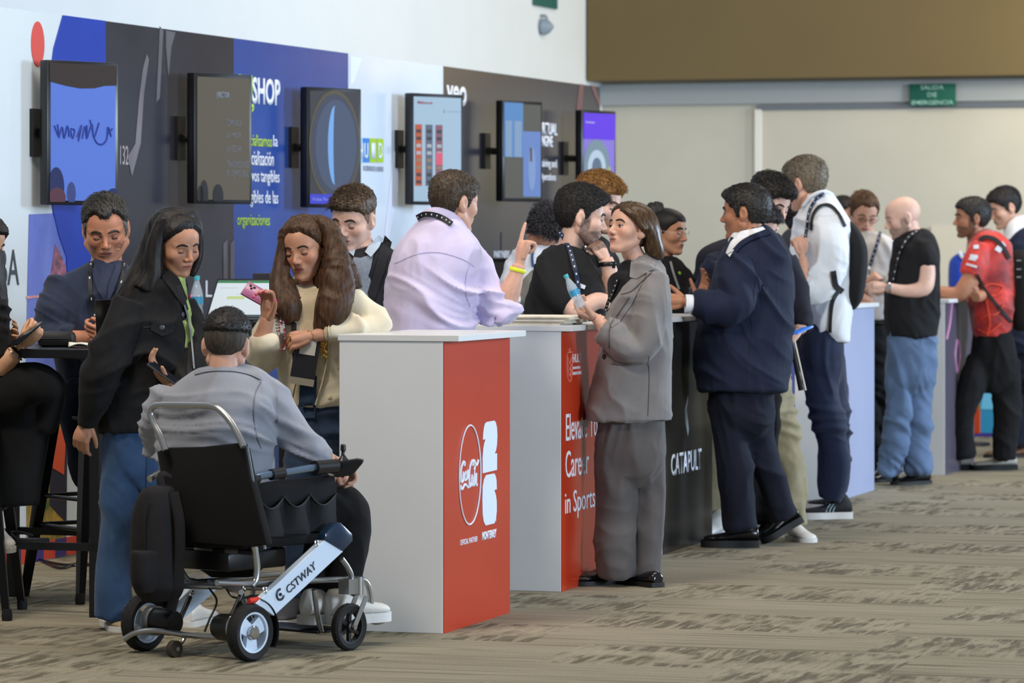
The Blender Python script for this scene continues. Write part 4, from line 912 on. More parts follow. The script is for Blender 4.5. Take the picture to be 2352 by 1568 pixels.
mb = MB(); mb.tube([p.p(x, y, d) for x, y, d in ((968, 512, -18), (985, 494, -44), (1012, 492, -48), (1040, 506, -40), (1062, 534, -22), (1070, 556, 10))], [16*p.k]*6, 12, 6, flat=.32, up=(0, -1, .2)); p.piece('collar', mb, shirt, 180)
p.strap([(957, 500), (975, 492), (1000, 494), (1022, 503), (1038, 514)], 12, lan_m, on=['shirt', 'collar'], marks=5, off=3)
p.strap([(905, 606), (960, 583), (1010, 580), (1060, 594), (1090, 612)], 1.5, mat('seam_lav', (182, 172, 206), .8), name='seam', on=['shirt'], off=.6, th=.8)
p.strap([(1084, 600), (1072, 630), (1070, 670), (1080, 705)], 1.5, mat('seam_lav', (182, 172, 206), .8), name='seam', on=['shirt'], off=.6, th=.8)
navy_tr = cloth('trousers_navy', (26, 28, 40))
p.wear('trousers', navy_tr, [('loft', [(870, 905, 1078, 92), (930, 900, 1082, 94), (990, 905, 1078, 88)]), ('tube', [(950, 960, 0, 46), (948, 1120, 0, 36), (945, 1345, 0, 28)]), ('tube', [(1035, 960, 0, 46), (1038, 1120, 0, 36), (1040, 1345, 0, 28)])], voxel=.014)
for x in (940, 1042): p.shoe((V(G(x, 1384)),), (V(G(x, 1384))+V((.1, .25, 0)),), shoe_blk, sole_blk)
p.done()

# --- woman in grey suit
p = Person(15.9, 'woman in an oversized grey suit with a bob haircut, holding a small water bottle', SK_L)
p.head(1447, 529, 0, 124, -52, -13, -2, g='f', lid=14, lips=(160, 96, 88))
p.neck(1467, 606, 6, 25, k=.86)
p.brows(H_DBR, 1.25)
H_BOB = hairm('hair_bob_brown', (46, 33, 22), (86, 64, 42), rough=.3)
p.hair(H_BOB, [(0, .082), (20, .078), (40, .058), (60, .030), (76, .010), (90, .018), (104, .020), (112, -.05), (180, -.085)], top=.013, side=.008, back=.02, seed=5, jag=.003, rough=.0015)
p.mane(H_BOB, [('loft', [(467, 1442, 1464, 14, 2), (471, 1430, 1480, 30, 2), (480, 1424, 1496, 42, 4), (497, 1434, 1508, 50, 6), (520, 1456, 1516, 52, 8), (545, 1476, 1520, 49, 9), (572, 1480, 1526, 44, 10), (590, 1488, 1526, 36, 10), (597, 1498, 1520, 26, 10)]), ('tube', [(1428, 478, -22, 9), (1448, 490, -36, 11), (1468, 510, -40, 10), (1482, 530, -40, 8)], 1.0)], strand=(.0016, 150, 1.6), voxel=.005, smooth=5)
grey = cloth('suit_grey', (120, 117, 117), .75, var=.05, sheen=.3); 
top_b = cloth('top_black', (24, 24, 28))
p.wear('top', top_b, [('loft', [(592, 1440, 1478, 20), (612, 1428, 1490, 34), (650, 1405, 1500, 44), (740, 1400, 1500, 50), (860, 1395, 1505, 50)])], voxel=.008)
j = [('loft', [(588, 1466, 1492, 20, 8), (600, 1456, 1508, 34, 4), (622, 1440, 1524, 54, 2), (660, 1418, 1536, 68), (720, 1398, 1540, 76), (790, 1384, 1542, 80), (860, 1368, 1543, 82), (920, 1354, 1542, 84), (964, 1346, 1541, 84)]),
     ('tube', [(1500, 636, -40, 34), (1498, 690, -62, 36), (1488, 750, -74, 36), (1470, 800, -80, 36), (1440, 800, -84, 36), (1412, 775, -80, 33), (1388, 756, -72, 29)])]
p.wear('jacket', grey, j, fold=(.0055, 7, 10, [(1450, 790, -100, 60, 1.8), (1410, 770, -90, 40, 1.2)]), voxel=.0075)
tr = cloth('trousers_taupe_grey', (90, 86, 86), .8, var=.06)
p.wear('trousers', tr, [('loft', [(940, 1372, 1530, 66), (990, 1372, 1528, 68), (1040, 1376, 1526, 66)]), ('tube', [(1420, 1000, -6, 50), (1416, 1100, -6, 47), (1412, 1220, -10, 44), (1412, 1300, -12, 42), (1412, 1318, -12, 40)]), ('tube', [(1486, 1000, 8, 44), (1489, 1120, 10, 36), (1488, 1240, 8, 33), (1487, 1316, 4, 32)])], fold=(.006, 14, 3.0), voxel=.009)
p.patch([(1466, 596), (1486, 600), (1480, 640), (1450, 700), (1422, 740), (1404, 752), (1396, 730), (1410, 690), (1428, 650), (1446, 616)], grey, 'lapel', on=['jacket'], off=2.5)
p.patch([(1452, 586), (1478, 588), (1506, 602), (1502, 618), (1484, 626), (1462, 640), (1446, 636), (1448, 610)], grey, 'collar', on=['jacket', 'top'], off=5)
p.strap([(1502, 620), (1474, 646), (1450, 668), (1426, 676)], 1.6, seam_d, name='seam', on=['jacket', 'lapel', 'collar'], off=1.5)
p.strap([(1446, 682), (1420, 720), (1402, 748), (1398, 800)], 1.5, seam_d, name='seam', on=['jacket', 'lapel'], off=1.5)
p.strap([(1404, 833), (1440, 836), (1476, 834)], 4, cloth('suit_grey_dark', (98, 95, 96)), name='pocket_flap', on=['jacket'], off=1)
p.strap([(1490, 818), (1491, 880), (1488, 955)], 1.2, seam_d, name='seam', on=['jacket'], off=.5)
p.dots([(1388, 819)], 6, btn_blk, on=['jacket']); p.dots([(1421, 666)], 2.6, btn_blk, on=['jacket', 'lapel'])
p.strap([(1418, 640), (1408, 668), (1398, 690), (1391, 712)], 7, lan_m, on=['top', 'jacket', 'lapel'], marks=4, off=4)
p.arm([(1400, 765, -74, 23), (1378, 740, -72, 15), (1368, 728, -72, 14)])
p.hand(1370, 730, -72, (-1, -.42, .1), (.35, -.8, -.15), curl=((45, 50, 30), (50, 55, 30), (52, 60, 35), (55, 60, 35)), side='L', size=.92, thumb=(.45, .75, -.5), tc=10)
mb = MB(); 
for x, y, z, r in ((.078, -.002, -.050, .010), (.079, -.012, -.046, .007)): mb.ring(p.hp(-x*0+x*(1 if True else -1), y, z), V((0, 1, 0)), r*.9, .0018, 20, 6)
p.piece('earrings', mb, gold)
mb = MB(); mb.ring(p.hw(.012, .106, -.006), p.hw(.012, .12, -.014)-p.hw(.012, .106, -.006), .0098, .0022, 16, 6); p.piece('finger_ring', mb, chrome)
p.shoe((1446, 1336), (1316, 1346), shoe_blk, sole_blk, H=.105, Wd=.115)
p.shoe((1512, 1349), (1440, 1340), mat('shoe_patent', (12, 13, 18), .12, coat=.8), sole_blk, H=.07, Wd=.085)
p.done()
# --- woman in black denim jacket
p = Person(14.1, 'woman with long black hair in a black denim jacket and flared blue jeans, leaning forward', SK_M)
p.head(404, 563, 0, 140, 40, 20, -4, g='f', lid=-24, lips=(158, 92, 90))
p.neck(388, 640, 8, 28, k=.9); p.brows(H_BLK, 1.2)
p.hair(H_BLK, [(0, .084), (18, .082), (40, .062), (58, .036), (72, .012), (90, -.01), (110, -.05), (180, -.085)], top=.018, side=.012, back=.022, seed=9, jag=.003, rough=.0012, lump=.08, soft=.022)
p.mane(H_BLK, [('loft', [(474, 385, 412, 20, 8), (484, 360, 438, 44, 10), (505, 342, 448, 58, 16), (540, 330, 420, 60, 26), (585, 312, 392, 56, 26), (630, 290, 372, 46, 10), (680, 268, 345, 36, -8), (730, 256, 318, 26, -20), (790, 252, 290, 16, -30), (830, 254, 272, 8, -34)]),
    ('tube', [(424, 492, 8, 24), (448, 522, 12, 15), (458, 565, 12, 8), (454, 600, 8, 7), (440, 634, 2, 6)], 1.2), ('tube', [(384, 500, -34, 18), (362, 540, -40, 18), (352, 590, -40, 20), (350, 630, -40, 22), (330, 668, -44, 24)], 1.1)], strand=(.003, 110, 1.2), voxel=.007, smooth=4, seed=3)
p.wear('top', cloth('top_lime', (150, 172, 104), var=.25), [('loft', [(630, 384, 420, 20, -4), (660, 376, 424, 30, -4), (760, 380, 438, 36, -4), (860, 376, 444, 40, -4), (940, 360, 436, 42, -4)])], voxel=.01)
dn = cloth('denim_black', (19, 20, 23), .8, var=.3, vscale=30, sheen=.2)
p.wear('jacket', dn, [('loft', [(622, 366, 402, 24, 4), (640, 330, 418, 42, 4), (668, 296, 428, 62, 2), (720, 270, 434, 76), (790, 256, 436, 82), (860, 244, 434, 84), (920, 232, 424, 84), (968, 226, 408, 84), (990, 228, 398, 82)]),
    ('tube', [(300, 694, -50, 40), (272, 760, -70, 42), (244, 830, -80, 40), (224, 890, -76, 35), (206, 946, -64, 29), (200, 980, -56, 26)]), ('tube', [(420, 700, 40, 34), (446, 780, 10, 32), (436, 860, -60, 28), (410, 892, -84, 24)])],
    fold=(.0065, 8, 12, [(245, 840, -110, 60, 1.3), (330, 800, -80, 50, .8)]), voxel=.008)
p.patch([(392, 618), (412, 640), (432, 690), (418, 700), (396, 668), (372, 636), (376, 620)], dn, 'collar', on=['jacket'], off=6)
p.strap([(408, 655), (424, 700), (434, 740), (438, 800), (432, 900)], 12, cloth('denim_black_edge', (34, 35, 38), .8), name='button_placket', on=['jacket'], off=1.5)
p.strap([(330, 752), (366, 748), (402, 752)], 2, mat('seam_denim', (50, 52, 56), .8), name='seam', on=['jacket'], off=.8)
p.patch([(348, 738), (400, 742), (398, 762), (372, 772), (346, 758)], cloth('denim_black_edge', (34, 35, 38), .8), 'pocket_flap', on=['jacket'], off=2.5)
p.dots([(372, 752), (420, 722), (430, 790)], 6, mat('button_grey', (104, 106, 108), .4, .6), on=['jacket', 'pocket_flap', 'button_placket'])
p.strap([(424, 700), (436, 745), (442, 800), (446, 846)], 4, mat('lanyard_grey', (120, 126, 130), .6), on=['jacket', 'top', 'button_placket'], off=8)
jn = cloth('jeans_blue', (58, 88, 124), .85, var=.32, vscale=7, c2=(40, 66, 104))
p.wear('trousers', jn, [('loft', [(950, 236, 396, 74), (990, 238, 388, 74), (1030, 240, 380, 66)]), ('tube', [(276, 1010, -10, 46), (274, 1120, -16, 40), (268, 1220, -22, 38), (260, 1320, -24, 42), (258, 1412, -24, 46)]), ('tube', [(340, 1010, 16, 42), (342, 1120, 20, 38), (352, 1240, 30, 36), (372, 1340, 44, 38), (392, 1398, 56, 38)])], fold=(.005, 12, 5), voxel=.010)
p.strap([(338, 1000), (336, 1100), (328, 1200), (318, 1300)], 1.6, mat('seam_jean', (36, 60, 96), .8), name='seam', on=['trousers'], off=.6)
p.arm([(420, 900, -80, 18), (398, 886, -86, 16), (388, 880, -88, 15)])
p.hand(392, 884, -88, (-.75, -.95, -.1), (.72, -.7, -.2), curl=((8, 30, 25), (10, 32, 26), (12, 34, 26), (14, 36, 28)), side='L', size=.92, thumb=(.75, .65, -.35), tc=8)
p.hand(197, 968, -58, (-.25, .95, .1), (.3, .1, 1), curl=(25, 28, 30, 32), side='R', size=.88)
p.shoe((250, 1432), (285, 1452), mat('shoe_tan', (150, 132, 100), .7), sole_wht, H=.08); p.shoe((425, 1440), (485, 1424), shoe_wht, sole_wht, H=.10, Wd=.10)
p.done()

# --- seated man with glasses
p = Person(15.55, 'seated grey-haired man in a navy shirt, glasses low on his nose', skin('skin_ruddy', (196, 136, 108)))
p.head(243, 527, 0, 148, 4, 22, -3, lid=-26, lips=(150, 96, 90), jaw=1.12, fat=.004)
p.neck(243, 618, 14, 38); p.brows(hairm('brow_grey', (60, 52, 48)), 1.3, .002)
p.hair(hairm('hair_salt', (34, 32, 31), (70, 68, 66)), [(0, .074), (12, .076), (26, .088), (40, .078), (52, .052), (60, .04), (66, .03), (180, .03)], top=.018, side=.006, back=.008, bumps=((0, .5, .9, .006, .06),), locks=900, comb=(.5, -.7, .3), lock_len=.03, lock_lift=.003, lockw=.0010, seed=4)
p.hair(hairm('hair_grey_side', (92, 90, 88), (132, 130, 128)), [(0, .2), (44, .2), (52, .036), (66, .0), (80, -.03), (88, -.02), (94, .030), (104, .030), (114, -.02), (180, -.06)], top=.008, side=.006, back=.006, seed=6, crop=lambda q: sstep(.052-q[..., 2], -.004, .006))
p.specs(gls_m, drop=.026, y=.106, w=.023, h=.013, rimless=True)
ns = cloth('shirt_navy', (40, 50, 74), .75, var=.12)
p.wear('shirt', ns, [('loft', [(600, 214, 272, 30, 8), (614, 184, 296, 44, 10), (640, 142, 322, 62, 12), (690, 118, 338, 78, 14), (760, 118, 336, 84, 14), (840, 132, 326, 84, 12), (900, 140, 320, 84, 10)]),
    ('tube', [(150, 650, 6, 42), (132, 704, -14, 42), (122, 752, -34, 40), (140, 778, -56, 34), (166, 778, -76, 29)]), ('tube', [(322, 650, 10, 40), (344, 704, -10, 40), (350, 754, -34, 38), (330, 778, -60, 32), (304, 776, -80, 28)])],
    fold=(.007, 8, 12, [(130, 740, -60, 50, 1.4), (240, 700, -60, 60, .5)]), voxel=.008)
p.wear('tshirt', cloth('undershirt_black', (20, 21, 26)), [('tube', [(247, 640, -34, 18), (247, 700, -54, 20), (247, 780, -58, 22)], .6)], under=False, fold=None)
for sg in (-1, 1): p.patch([(243+sg*24, 606), (243+sg*34, 622), (243+sg*18, 668), (243+sg*4, 690), (243+sg*6, 660)], ns, 'collar', on=['shirt', 'tshirt'], off=6)
p.strap([(209, 600), (206, 640), (212, 700), (222, 740)], 9, lan_m, on=['shirt', 'collar'], marks=8, off=5); p.strap([(287, 600), (278, 650), (250, 716), (224, 742)], 9, lan_m, on=['shirt', 'collar', 'tshirt'], marks=8, off=5)
mb = MB(); mb.tube([p.p(222, 742, -66), p.p(226, 758, -70), p.p(221, 772, -72)], 3*p.k, 8, 4); p.piece('lanyard_clip', mb, chrome)
p.arm([(166, 780, -76, 22), (196, 776, -92, 18), (212, 770, -100, 15)]); p.hand(208, 772, -98, (.95, -.18, -.3), (.1, -.5, 1), curl=((30, 60, 40), (40, 62, 40), (46, 64, 40), (50, 66, 40)), side='R', size=1.02, thumb=(.5, .8, -.3), tc=30)
p.arm([(304, 778, -80, 22), (276, 776, -96, 18), (262, 770, -102, 15)]); p.hand(266, 772, -100, (-.95, -.1, -.3), (-.1, -.5, 1), curl=((30, 60, 40), (40, 62, 40), (46, 64, 40), (50, 66, 40)), side='L', size=1.02, thumb=(.5, .8, -.3), tc=30)
dj = cloth('jeans_dark', (30, 38, 58), .85, var=.25)
p.wear('trousers', dj, [('loft', [(860, 146, 318, 84), (905, 146, 318, 84), (950, 150, 312, 80)]), ('tube', [(190, 920, -20, 50), (186, 930, -110, 46), (196, 1010, -140, 38), (210, 1100, -100, 32), (226, 1150, -90, 29)]), ('tube', [(276, 920, -20, 50), (286, 935, -110, 46), (290, 1010, -130, 38), (292, 1100, -90, 30), (296, 1150, -80, 28)])], fold=(.008, 9, 9), voxel=.010)
rb = mat('shoe_rust', (124, 44, 34), .6); a = p.p(226, 1198, -90); p.shoe((a,), (a+V((.05, -.26, -.03)),), rb, sole_wht, H=.10, stripes=(sole_wht, 2)); a = p.p(298, 1190, -80); p.shoe((a,), (a+V((.05, -.26, -.03)),), rb, sole_wht, H=.10)
p.done()

# --- woman at the left edge
p = Person(14.75, 'seated woman in black cut by the left picture edge, holding a phone over her lap', skin('skin_warm', (206, 158, 124)))
p.head(-46, 560, 10, 138, 60, 20, 0, g='f', lid=-24); p.neck(-60, 640, 14, 26); p.brows(H_BLK)
p.hair(H_BLK, 'fem', top=.016, side=.012, back=.02, seed=12)
p.mane(H_BLK, [('loft', [(500, -90, -30, 40, 6), (530, -100, -16, 56, 10), (580, -100, 6, 58, 8), (640, -100, 12, 52), (700, -94, 18, 40, -20), (780, -80, 20, 34, -26), (840, -60, 12, 22, -30), (866, -44, 2, 10, -30)])], strand=(.004, 80, 2), wave=10)
bk = cloth('knit_black', (24, 25, 27), .9, var=.06)
p.wear('top', bk, [('loft', [(632, -90, -30, 30), (660, -128, 0, 56), (740, -132, 4, 78), (850, -128, 6, 84), (930, -124, 10, 84)]), ('tube', [(-16, 690, -50, 34), (-10, 760, -60, 32), (-4, 830, -70, 30)])], voxel=.012)
p.wear('skirt', cloth('skirt_black', (17, 18, 20), .9, var=.08), [('loft', [(880, -124, 20, 84), (960, -126, 30, 84), (1020, -120, 40, 80)]), ('tube', [(-60, 930, -10, 78), (20, 912, -30, 76), (80, 900, -50, 66), (96, 920, -50, 50)]), ('loft', [(900, -40, 116, 40, -30), (1000, -50, 112, 44, -30), (1100, -50, 96, 44, -30), (1158, -48, 88, 42, -30)]), ('tube', [(60, 880, -60, 40), (112, 886, -62, 34), (118, 930, -55, 30), (100, 990, -50, 26)])], fold=(.004, 6, 4), voxel=.012)
p.arm([(-6, 850, -72, 26), (20, 824, -76, 23), (48, 800, -76, 17), (54, 795, -76, 16)])
p.hand(54, 794, -76, (.62, -.80, 0), (-.5, .0, 1), curl=(50, 58, 62, 65), side='R', size=.9, thumb=(.3, .9, -.5))
p.arm([(-40, 820, 0, 22), (-10, 800, -10, 16)]); p.hand(-8, 798, -14, (.85, -.5, -.1), (.3, -.6, -.6), curl=(30, 34, 36, 40), side='L', size=.9, thumb=(.6, .75, -.2))
mb = MB(); mb.ring(p.p(42, 806, -76), V((.62, 0, .7)), 20*p.k, 4*p.k, 24, 8); p.piece('hair_tie', mb, mat('scrunchie_black', (14, 14, 16), .9, bump=.6, bscale=90)); mb = MB(); mb.ring(p.p(34, 813, -76), V((.62, 0, .7)), 20*p.k, 1.6*p.k, 28, 8); p.piece('bangle', mb, chrome)
p.arm([(-30, 1150, -30, 26), (-14, 1200, -30, 18), (-8, 1224, -30, 15)])
a = p.p(-26, 1252, -30); p.shoe((a,), (a+V((.10, -.20, -.015)),), shoe_wht, sole_wht, H=.12, Wd=.10, stripes=(mat('stripe_green', (16, 60, 52), .6), 3))
p.done()

# --- man in the wheelchair
p = Person(13.42, 'man in a light grey blazer seen from behind, seated in the power wheelchair', SK_L)
p.head(520, 795, 0, 150, 172, 10, 2, lid=-20); p.neck(518, 872, -4, 42)
p.hair(H_BLK, [(0, .06), (60, .04), (90, .050), (130, .042), (180, .038)], top=.020, side=.008, back=.010, bumps=((0, .2, 1, .008, .05),), locks=1500, comb=(.2, .6, .5), lock_len=.028, lock_lift=.003, lockw=.0010, seed=8)
p.hair(hairm('hair_fade', (44, 38, 34), (74, 66, 58), .7), [(0, .2), (54, .2), (62, .03), (74, -.01), (86, -.01), (94, .03), (106, .03), (116, -.02), (180, -.058)], top=.002, side=.0016, back=.002, rough=.0003, seed=7, jag=.004)
bz = cloth('blazer_light_grey', (140, 144, 155), .8, var=.05, sheen=.25)
p.wear('blazer', bz, [('loft', [(846, 492, 560, 40, -6, -20), (858, 438, 598, 62, -4, -24), (878, 398, 622, 78, 0, -26), (920, 366, 638, 92, 0, -28), (970, 352, 642, 98, 0, -28), (1020, 350, 636, 98, 0, -28), (1080, 360, 634, 94, 2, -28), (1130, 366, 632, 88, 4, -28), (1165, 386, 620, 80, 6, -28)]),
    ('tube', [(598, 898, 0, 40), (630, 940, -8, 43), (662, 984, -8, 42), (700, 1026, -6, 36), (738, 1050, 0, 29), (756, 1058, 4, 25)]), ('tube', [(398, 900, 20, 40), (372, 960, 30, 40), (362, 1010, 60, 34), (390, 1050, 110, 28)])],
    fold=(.008, 6, 13, [(600, 900, -40, 60, .8), (480, 1000, -110, 120, .5), (680, 1040, -40, 50, 1.0)]), voxel=.0085)
p.strap([(600, 876), (586, 905), (583, 950), (590, 1000), (600, 1030)], 1.6, mat('seam_grey', (112, 114, 126), .8), name='seam', on=['blazer'], off=.8)
p.strap([(446, 856), (480, 849), (530, 848), (572, 856), (600, 868)], 7, bz, name='collar', on=['blazer'], off=4)
p.arm([(756, 1058, 4, 18), (770, 1056, 6, 16)]); p.hand(770, 1058, 30, (.75, .45, .5), (0, 1, .2), curl=(40, 45, 48, 50), side='R', size=.9)
p.arm([(740, 1060, 150, 18), (782, 1070, 120, 15)]); p.hand(782, 1070, 118, (.3, .9, .2), (-.5, .2, 1), curl=(20, 25, 28, 30), side='L', size=.8)
tb = cloth('trousers_black', (20, 20, 22), .9)
p.wear('trousers', tb, [('loft', [(1170, 420, 640, 100, 8), (1230, 430, 640, 100, 8)]), ('tube', [(560, 1190, 20, 60), (660, 1178, 50, 56), (760, 1164, 84, 50), (800, 1166, 96, 46), (808, 1230, 90, 40), (796, 1320, 66, 35), (784, 1366, 56, 31)]), ('tube', [(500, 1200, 80, 60), (600, 1190, 120, 56), (690, 1176, 150, 50), (730, 1180, 160, 46), (736, 1240, 140, 38), (728, 1330, 90, 34), (720, 1360, 70, 31)])], fold=(.006, 9, 9), voxel=.0105)
p.arm([(726, 1340, 84, 18), (720, 1385, 50, 16), (716, 1402, 34, 17)]); p.arm([(790, 1340, 60, 18), (776, 1385, 40, 16), (768, 1402, 30, 17)])
a = p.p(702, 1434, 6); p.shoe((a,), (a+V((.15, .23, .0)),), shoe_wht, sole_wht, H=.13, Wd=.10, soleh=.03); a = p.p(752, 1434, 16); p.shoe((a,), (a+V((.215, .16, .0)),), shoe_wht, sole_wht, H=.13, Wd=.10, soleh=.03)
p.done()

# --- woman in cream jacket
p = Person(14.45, 'woman with long wavy brown hair in a cream jacket, speaking towards a pink phone', skin('skin_olive', (188, 138, 112)))
p.head(703, 573, -2, 142, -24, 10, -6, g='f', lid=-16, lips=(150, 82, 82)); p.neck(714, 662, 6, 27, k=.9); p.brows(H_DBR, 1.15)
HW_ = hairm('hair_chestnut', (40, 26, 18), (84, 57, 36))
p.hair(HW_, [(0, .076), (18, .078), (40, .056), (58, .030), (72, .006), (90, -.02), (110, -.06), (180, -.085)], top=.016, side=.010, back=.022, seed=15, jag=.003, rough=.0012, lump=.1, soft=.022)
p.mane(HW_, [('loft', [(494, 706, 738, 18, 14), (506, 690, 764, 36, 32), (530, 700, 784, 52, 40), (570, 716, 798, 58, 40), (620, 710, 806, 62, 26), (670, 716, 812, 58, 14), (720, 720, 800, 48, 0), (760, 722, 776, 36, -16)]),
    ('tube', [(710, 502, -10, 10), (682, 512, -16, 15), (660, 536, -20, 15), (650, 576, -26, 14), (645, 622, -34, 19), (650, 670, -46, 28), (664, 712, -56, 30), (674, 742, -60, 14)], 1.2), ('tube', [(716, 504, -16, 6), (740, 514, -22, 11), (760, 542, -30, 16), (772, 596, -42, 25), (772, 665, -56, 36), (758, 720, -66, 34), (742, 760, -66, 22), (732, 778, -64, 9)], 1.2), ('tube', [(790, 600, 30, 22), (812, 640, 26, 16), (826, 660, 20, 10)])], strand=(.006, 70, 2.2), wave=28, voxel=.0075, smooth=3, seed=6)
cr = cloth('jacket_cream', (218, 208, 184), .85, var=.04, sheen=.2)
p.wear('top', cloth('knit_beige', (196, 182, 154), .9), [('loft', [(662, 690, 736, 24, 2), (684, 672, 762, 38, -4), (740, 662, 780, 56, -6), (820, 664, 782, 62, -6), (880, 668, 780, 62, -6)])], voxel=.009)
jk = [('loft', [(656, 664, 790, 34, 20), (676, 640, 806, 52, 12), (700, 628, 818, 62, 8), (780, 634, 818, 66, 6), (860, 640, 814, 68, 6), (930, 648, 812, 68, 6)]),
    ('tube', [(648, 700, -16, 34), (622, 760, -30, 38), (606, 820, -46, 42), (600, 800, -66, 38), (602, 768, -78, 30)]), ('tube', [(800, 690, -6, 38), (838, 722, -12, 34), (864, 744, -22, 28), (838, 752, -44, 25), (790, 758, -64, 23), (740, 766, -78, 21)])]
p.wear('jacket', cr, jk, fold=(.0065, 7, 9, [(610, 810, -70, 50, 1.2), (820, 740, -60, 50, 1.4)]), voxel=.0085)
p.patch([(684, 662), (742, 662), (752, 760), (748, 880), (712, 930), (672, 930), (682, 860), (676, 760)], cloth('knit_beige', (196, 182, 154), .9), 'top_front', on=['jacket'], off=3)
p.patch([(690, 868), (728, 862), (724, 960), (684, 960)], cloth('jeans_mid', (44, 62, 88), .85, var=.3), 'jeans_front', on=['jacket', 'top_front'], off=5)
p.strap([(676, 690), (680, 760), (680, 860), (664, 930)], 3, cloth('cream_edge', (206, 196, 172), .9), name='jacket_edge', on=['jacket', 'top_front'], off=4); p.strap([(750, 690), (756, 780), (744, 860), (724, 930)], 3, cloth('cream_edge', (206, 196, 172), .9), name='jacket_edge', on=['jacket', 'top_front'], off=4)
mb = MB(); mb.tube([p.p(x, y, d) for x, y, d in ((752, 700, -46), (786, 664, -22), (800, 646, 20), (760, 636, 46), (700, 640, 40), (660, 650, 10))], [13*p.k, 15*p.k, 16*p.k, 15*p.k, 13*p.k, 11*p.k], 12, 6, flat=.45); p.piece('collar', mb, cr, 180)
p.patch([(772, 822), (808, 818), (808, 842), (774, 846)], cloth('cream_edge', (206, 196, 172), .9), 'pocket_flap', on=['jacket'], off=2.5)
p.dots([(757, 912)], 5, mat('button_cream', (190, 184, 150), .4), on=['jacket'])
p.strap([(675, 740), (676, 800), (682, 860)], 12, lan_m, on=['jacket', 'top_front'], off=9); p.strap([(728, 740), (724, 770), (718, 800)], 12, lan_m, on=['jacket', 'top_front'], off=9)
bg = MB(); R_ = M.Rotation(math.radians(9), 3, 'Y'); cc = p.p(702, 820, -86); bg.box(cc, (56*p.k, .006, 96*p.k), R_); p.piece('name_badge', bg, mat('badge_black', (34, 36, 42), .4)); i_ = len(p.kids)-1
bg = MB(); bg.box(cc+R_ @ V((2*p.k, -.005, 24*p.k)), (36*p.k, .002, 36*p.k), R_); p.kids.append(['badge_label', bg.mesh('badge_label'), mat('badge_label', (206, 206, 200), .6), 40, i_]); bg = MB(); bg.box(cc+R_ @ V((0, -.004, -56*p.k)), (56*p.k, .003, 16*p.k), R_); p.kids.append(['badge_strip', bg.mesh('badge_strip'), mat('badge_strip', (150, 146, 130), .6), 40, i_])
gc = MB(); rn = random.Random(4)
for k in range(16): gc.ball(p.p(742+rn.uniform(-8, 10), 806+rn.uniform(-22, 22), -84), rn.uniform(2, 4.5)*p.k, 8)
for k in range(5): gc.ring(p.p(741, 786+k*6, -84), V((rn.uniform(-1, 1), -1, rn.uniform(-1, 1))), 5*p.k, 1.2*p.k, 16, 6)
p.piece('bag_charm', gc, gold)
p.arm([(604, 772, -78, 20), (612, 742, -84, 17), (617, 728, -86, 16)]); nl = mat('nails_pink', (222, 60, 140), .3)
p.hand(612, 738, -86, (.12, -1, -.1), (-.55, -.3, -.8), curl=((30, 40, 25), (34, 44, 28), (38, 46, 30), (42, 50, 30)), side='R', size=.95, thumb=(.6, .75, -.3), tc=10, nails=nl)
p.arm([(744, 768, -78, 18), (728, 770, -82, 16), (716, 774, -84, 15)]); p.hand(718, 772, -84, (-.95, .22, -.1), (-.1, .5, 1), curl=((62, 70, 40), (66, 74, 44), (68, 76, 44), (70, 78, 44)), side='L', size=.95, thumb=(.35, .8, -.5), tc=20)
mb = MB(); mb.ring(p.hw(.015, .092, 0), V((1, .1, 0)), 8*p.k, 1.5*p.k, 16, 6); p.piece('finger_ring', mb, gold)
jm = cloth('jeans_mid', (44, 62, 88), .85, var=.3)
p.wear('trousers', jm, [('loft', [(900, 654, 808, 64, 8), (960, 656, 804, 66, 8), (1010, 660, 800, 60, 8)]), ('tube', [(694, 990, 0, 42), (688, 1120, -6, 34), (684, 1260, 4, 30), (682, 1392, 10, 32)]), ('tube', [(762, 990, 10, 42), (762, 1120, 6, 34), (758, 1260, 10, 30), (756, 1390, 16, 32)])], voxel=.012)
for x in (684, 756): q = G(x, 1424); p.shoe((V(q),), (q+V((-.06, -.22, 0)),), mat('shoe_grey', (60, 62, 70), .6), sole_wht, H=.09)
p.done()

# --- man in dark blazer behind
p = Person(15.95, 'man in a dark blazer and blue-grey shirt looking down, behind the woman in cream', SK_P)
p.head(813, 504, 0, 136, -26, 22, 5, lid=-24, lips=(168, 104, 100), beard=None); p.neck(830, 580, 10, 34); p.brows(H_DBR, 1.35)
HQ = hairm('hair_wavy_brown', (44, 34, 26), (92, 74, 56))
p.hair(HQ, [(0, .066), (30, .064), (48, .054), (62, .034), (180, .03)], top=.020, side=.003, back=.005, bumps=((.2, .8, .75, .014, .05),), locks=1500, comb=(.4, .5, .5), lock_len=.032, lock_lift=.004, lockw=.0011, seed=21, rough=.004)
p.hair(hairm('hair_fade_brown', (104, 84, 70), (128, 104, 88), .7), [(0, .2), (50, .2), (60, .026), (76, -.01), (86, -.01), (94, .03), (106, .03), (116, -.02), (180, -.058)], top=.001, side=.0012, back=.002, rough=.0003, seed=22, jag=.004)
dz = cloth('blazer_charcoal', (30, 30, 36), .8, var=.06); gs = cloth('shirt_slate', (122, 132, 146), .8, var=.12, vscale=90)
p.wear('shirt', gs, [('loft', [(574, 808, 852, 26, 12), (592, 790, 868, 38, 2), (640, 780, 880, 54, -6), (720, 776, 880, 58, -6), (800, 776, 880, 58)])], voxel=.009)
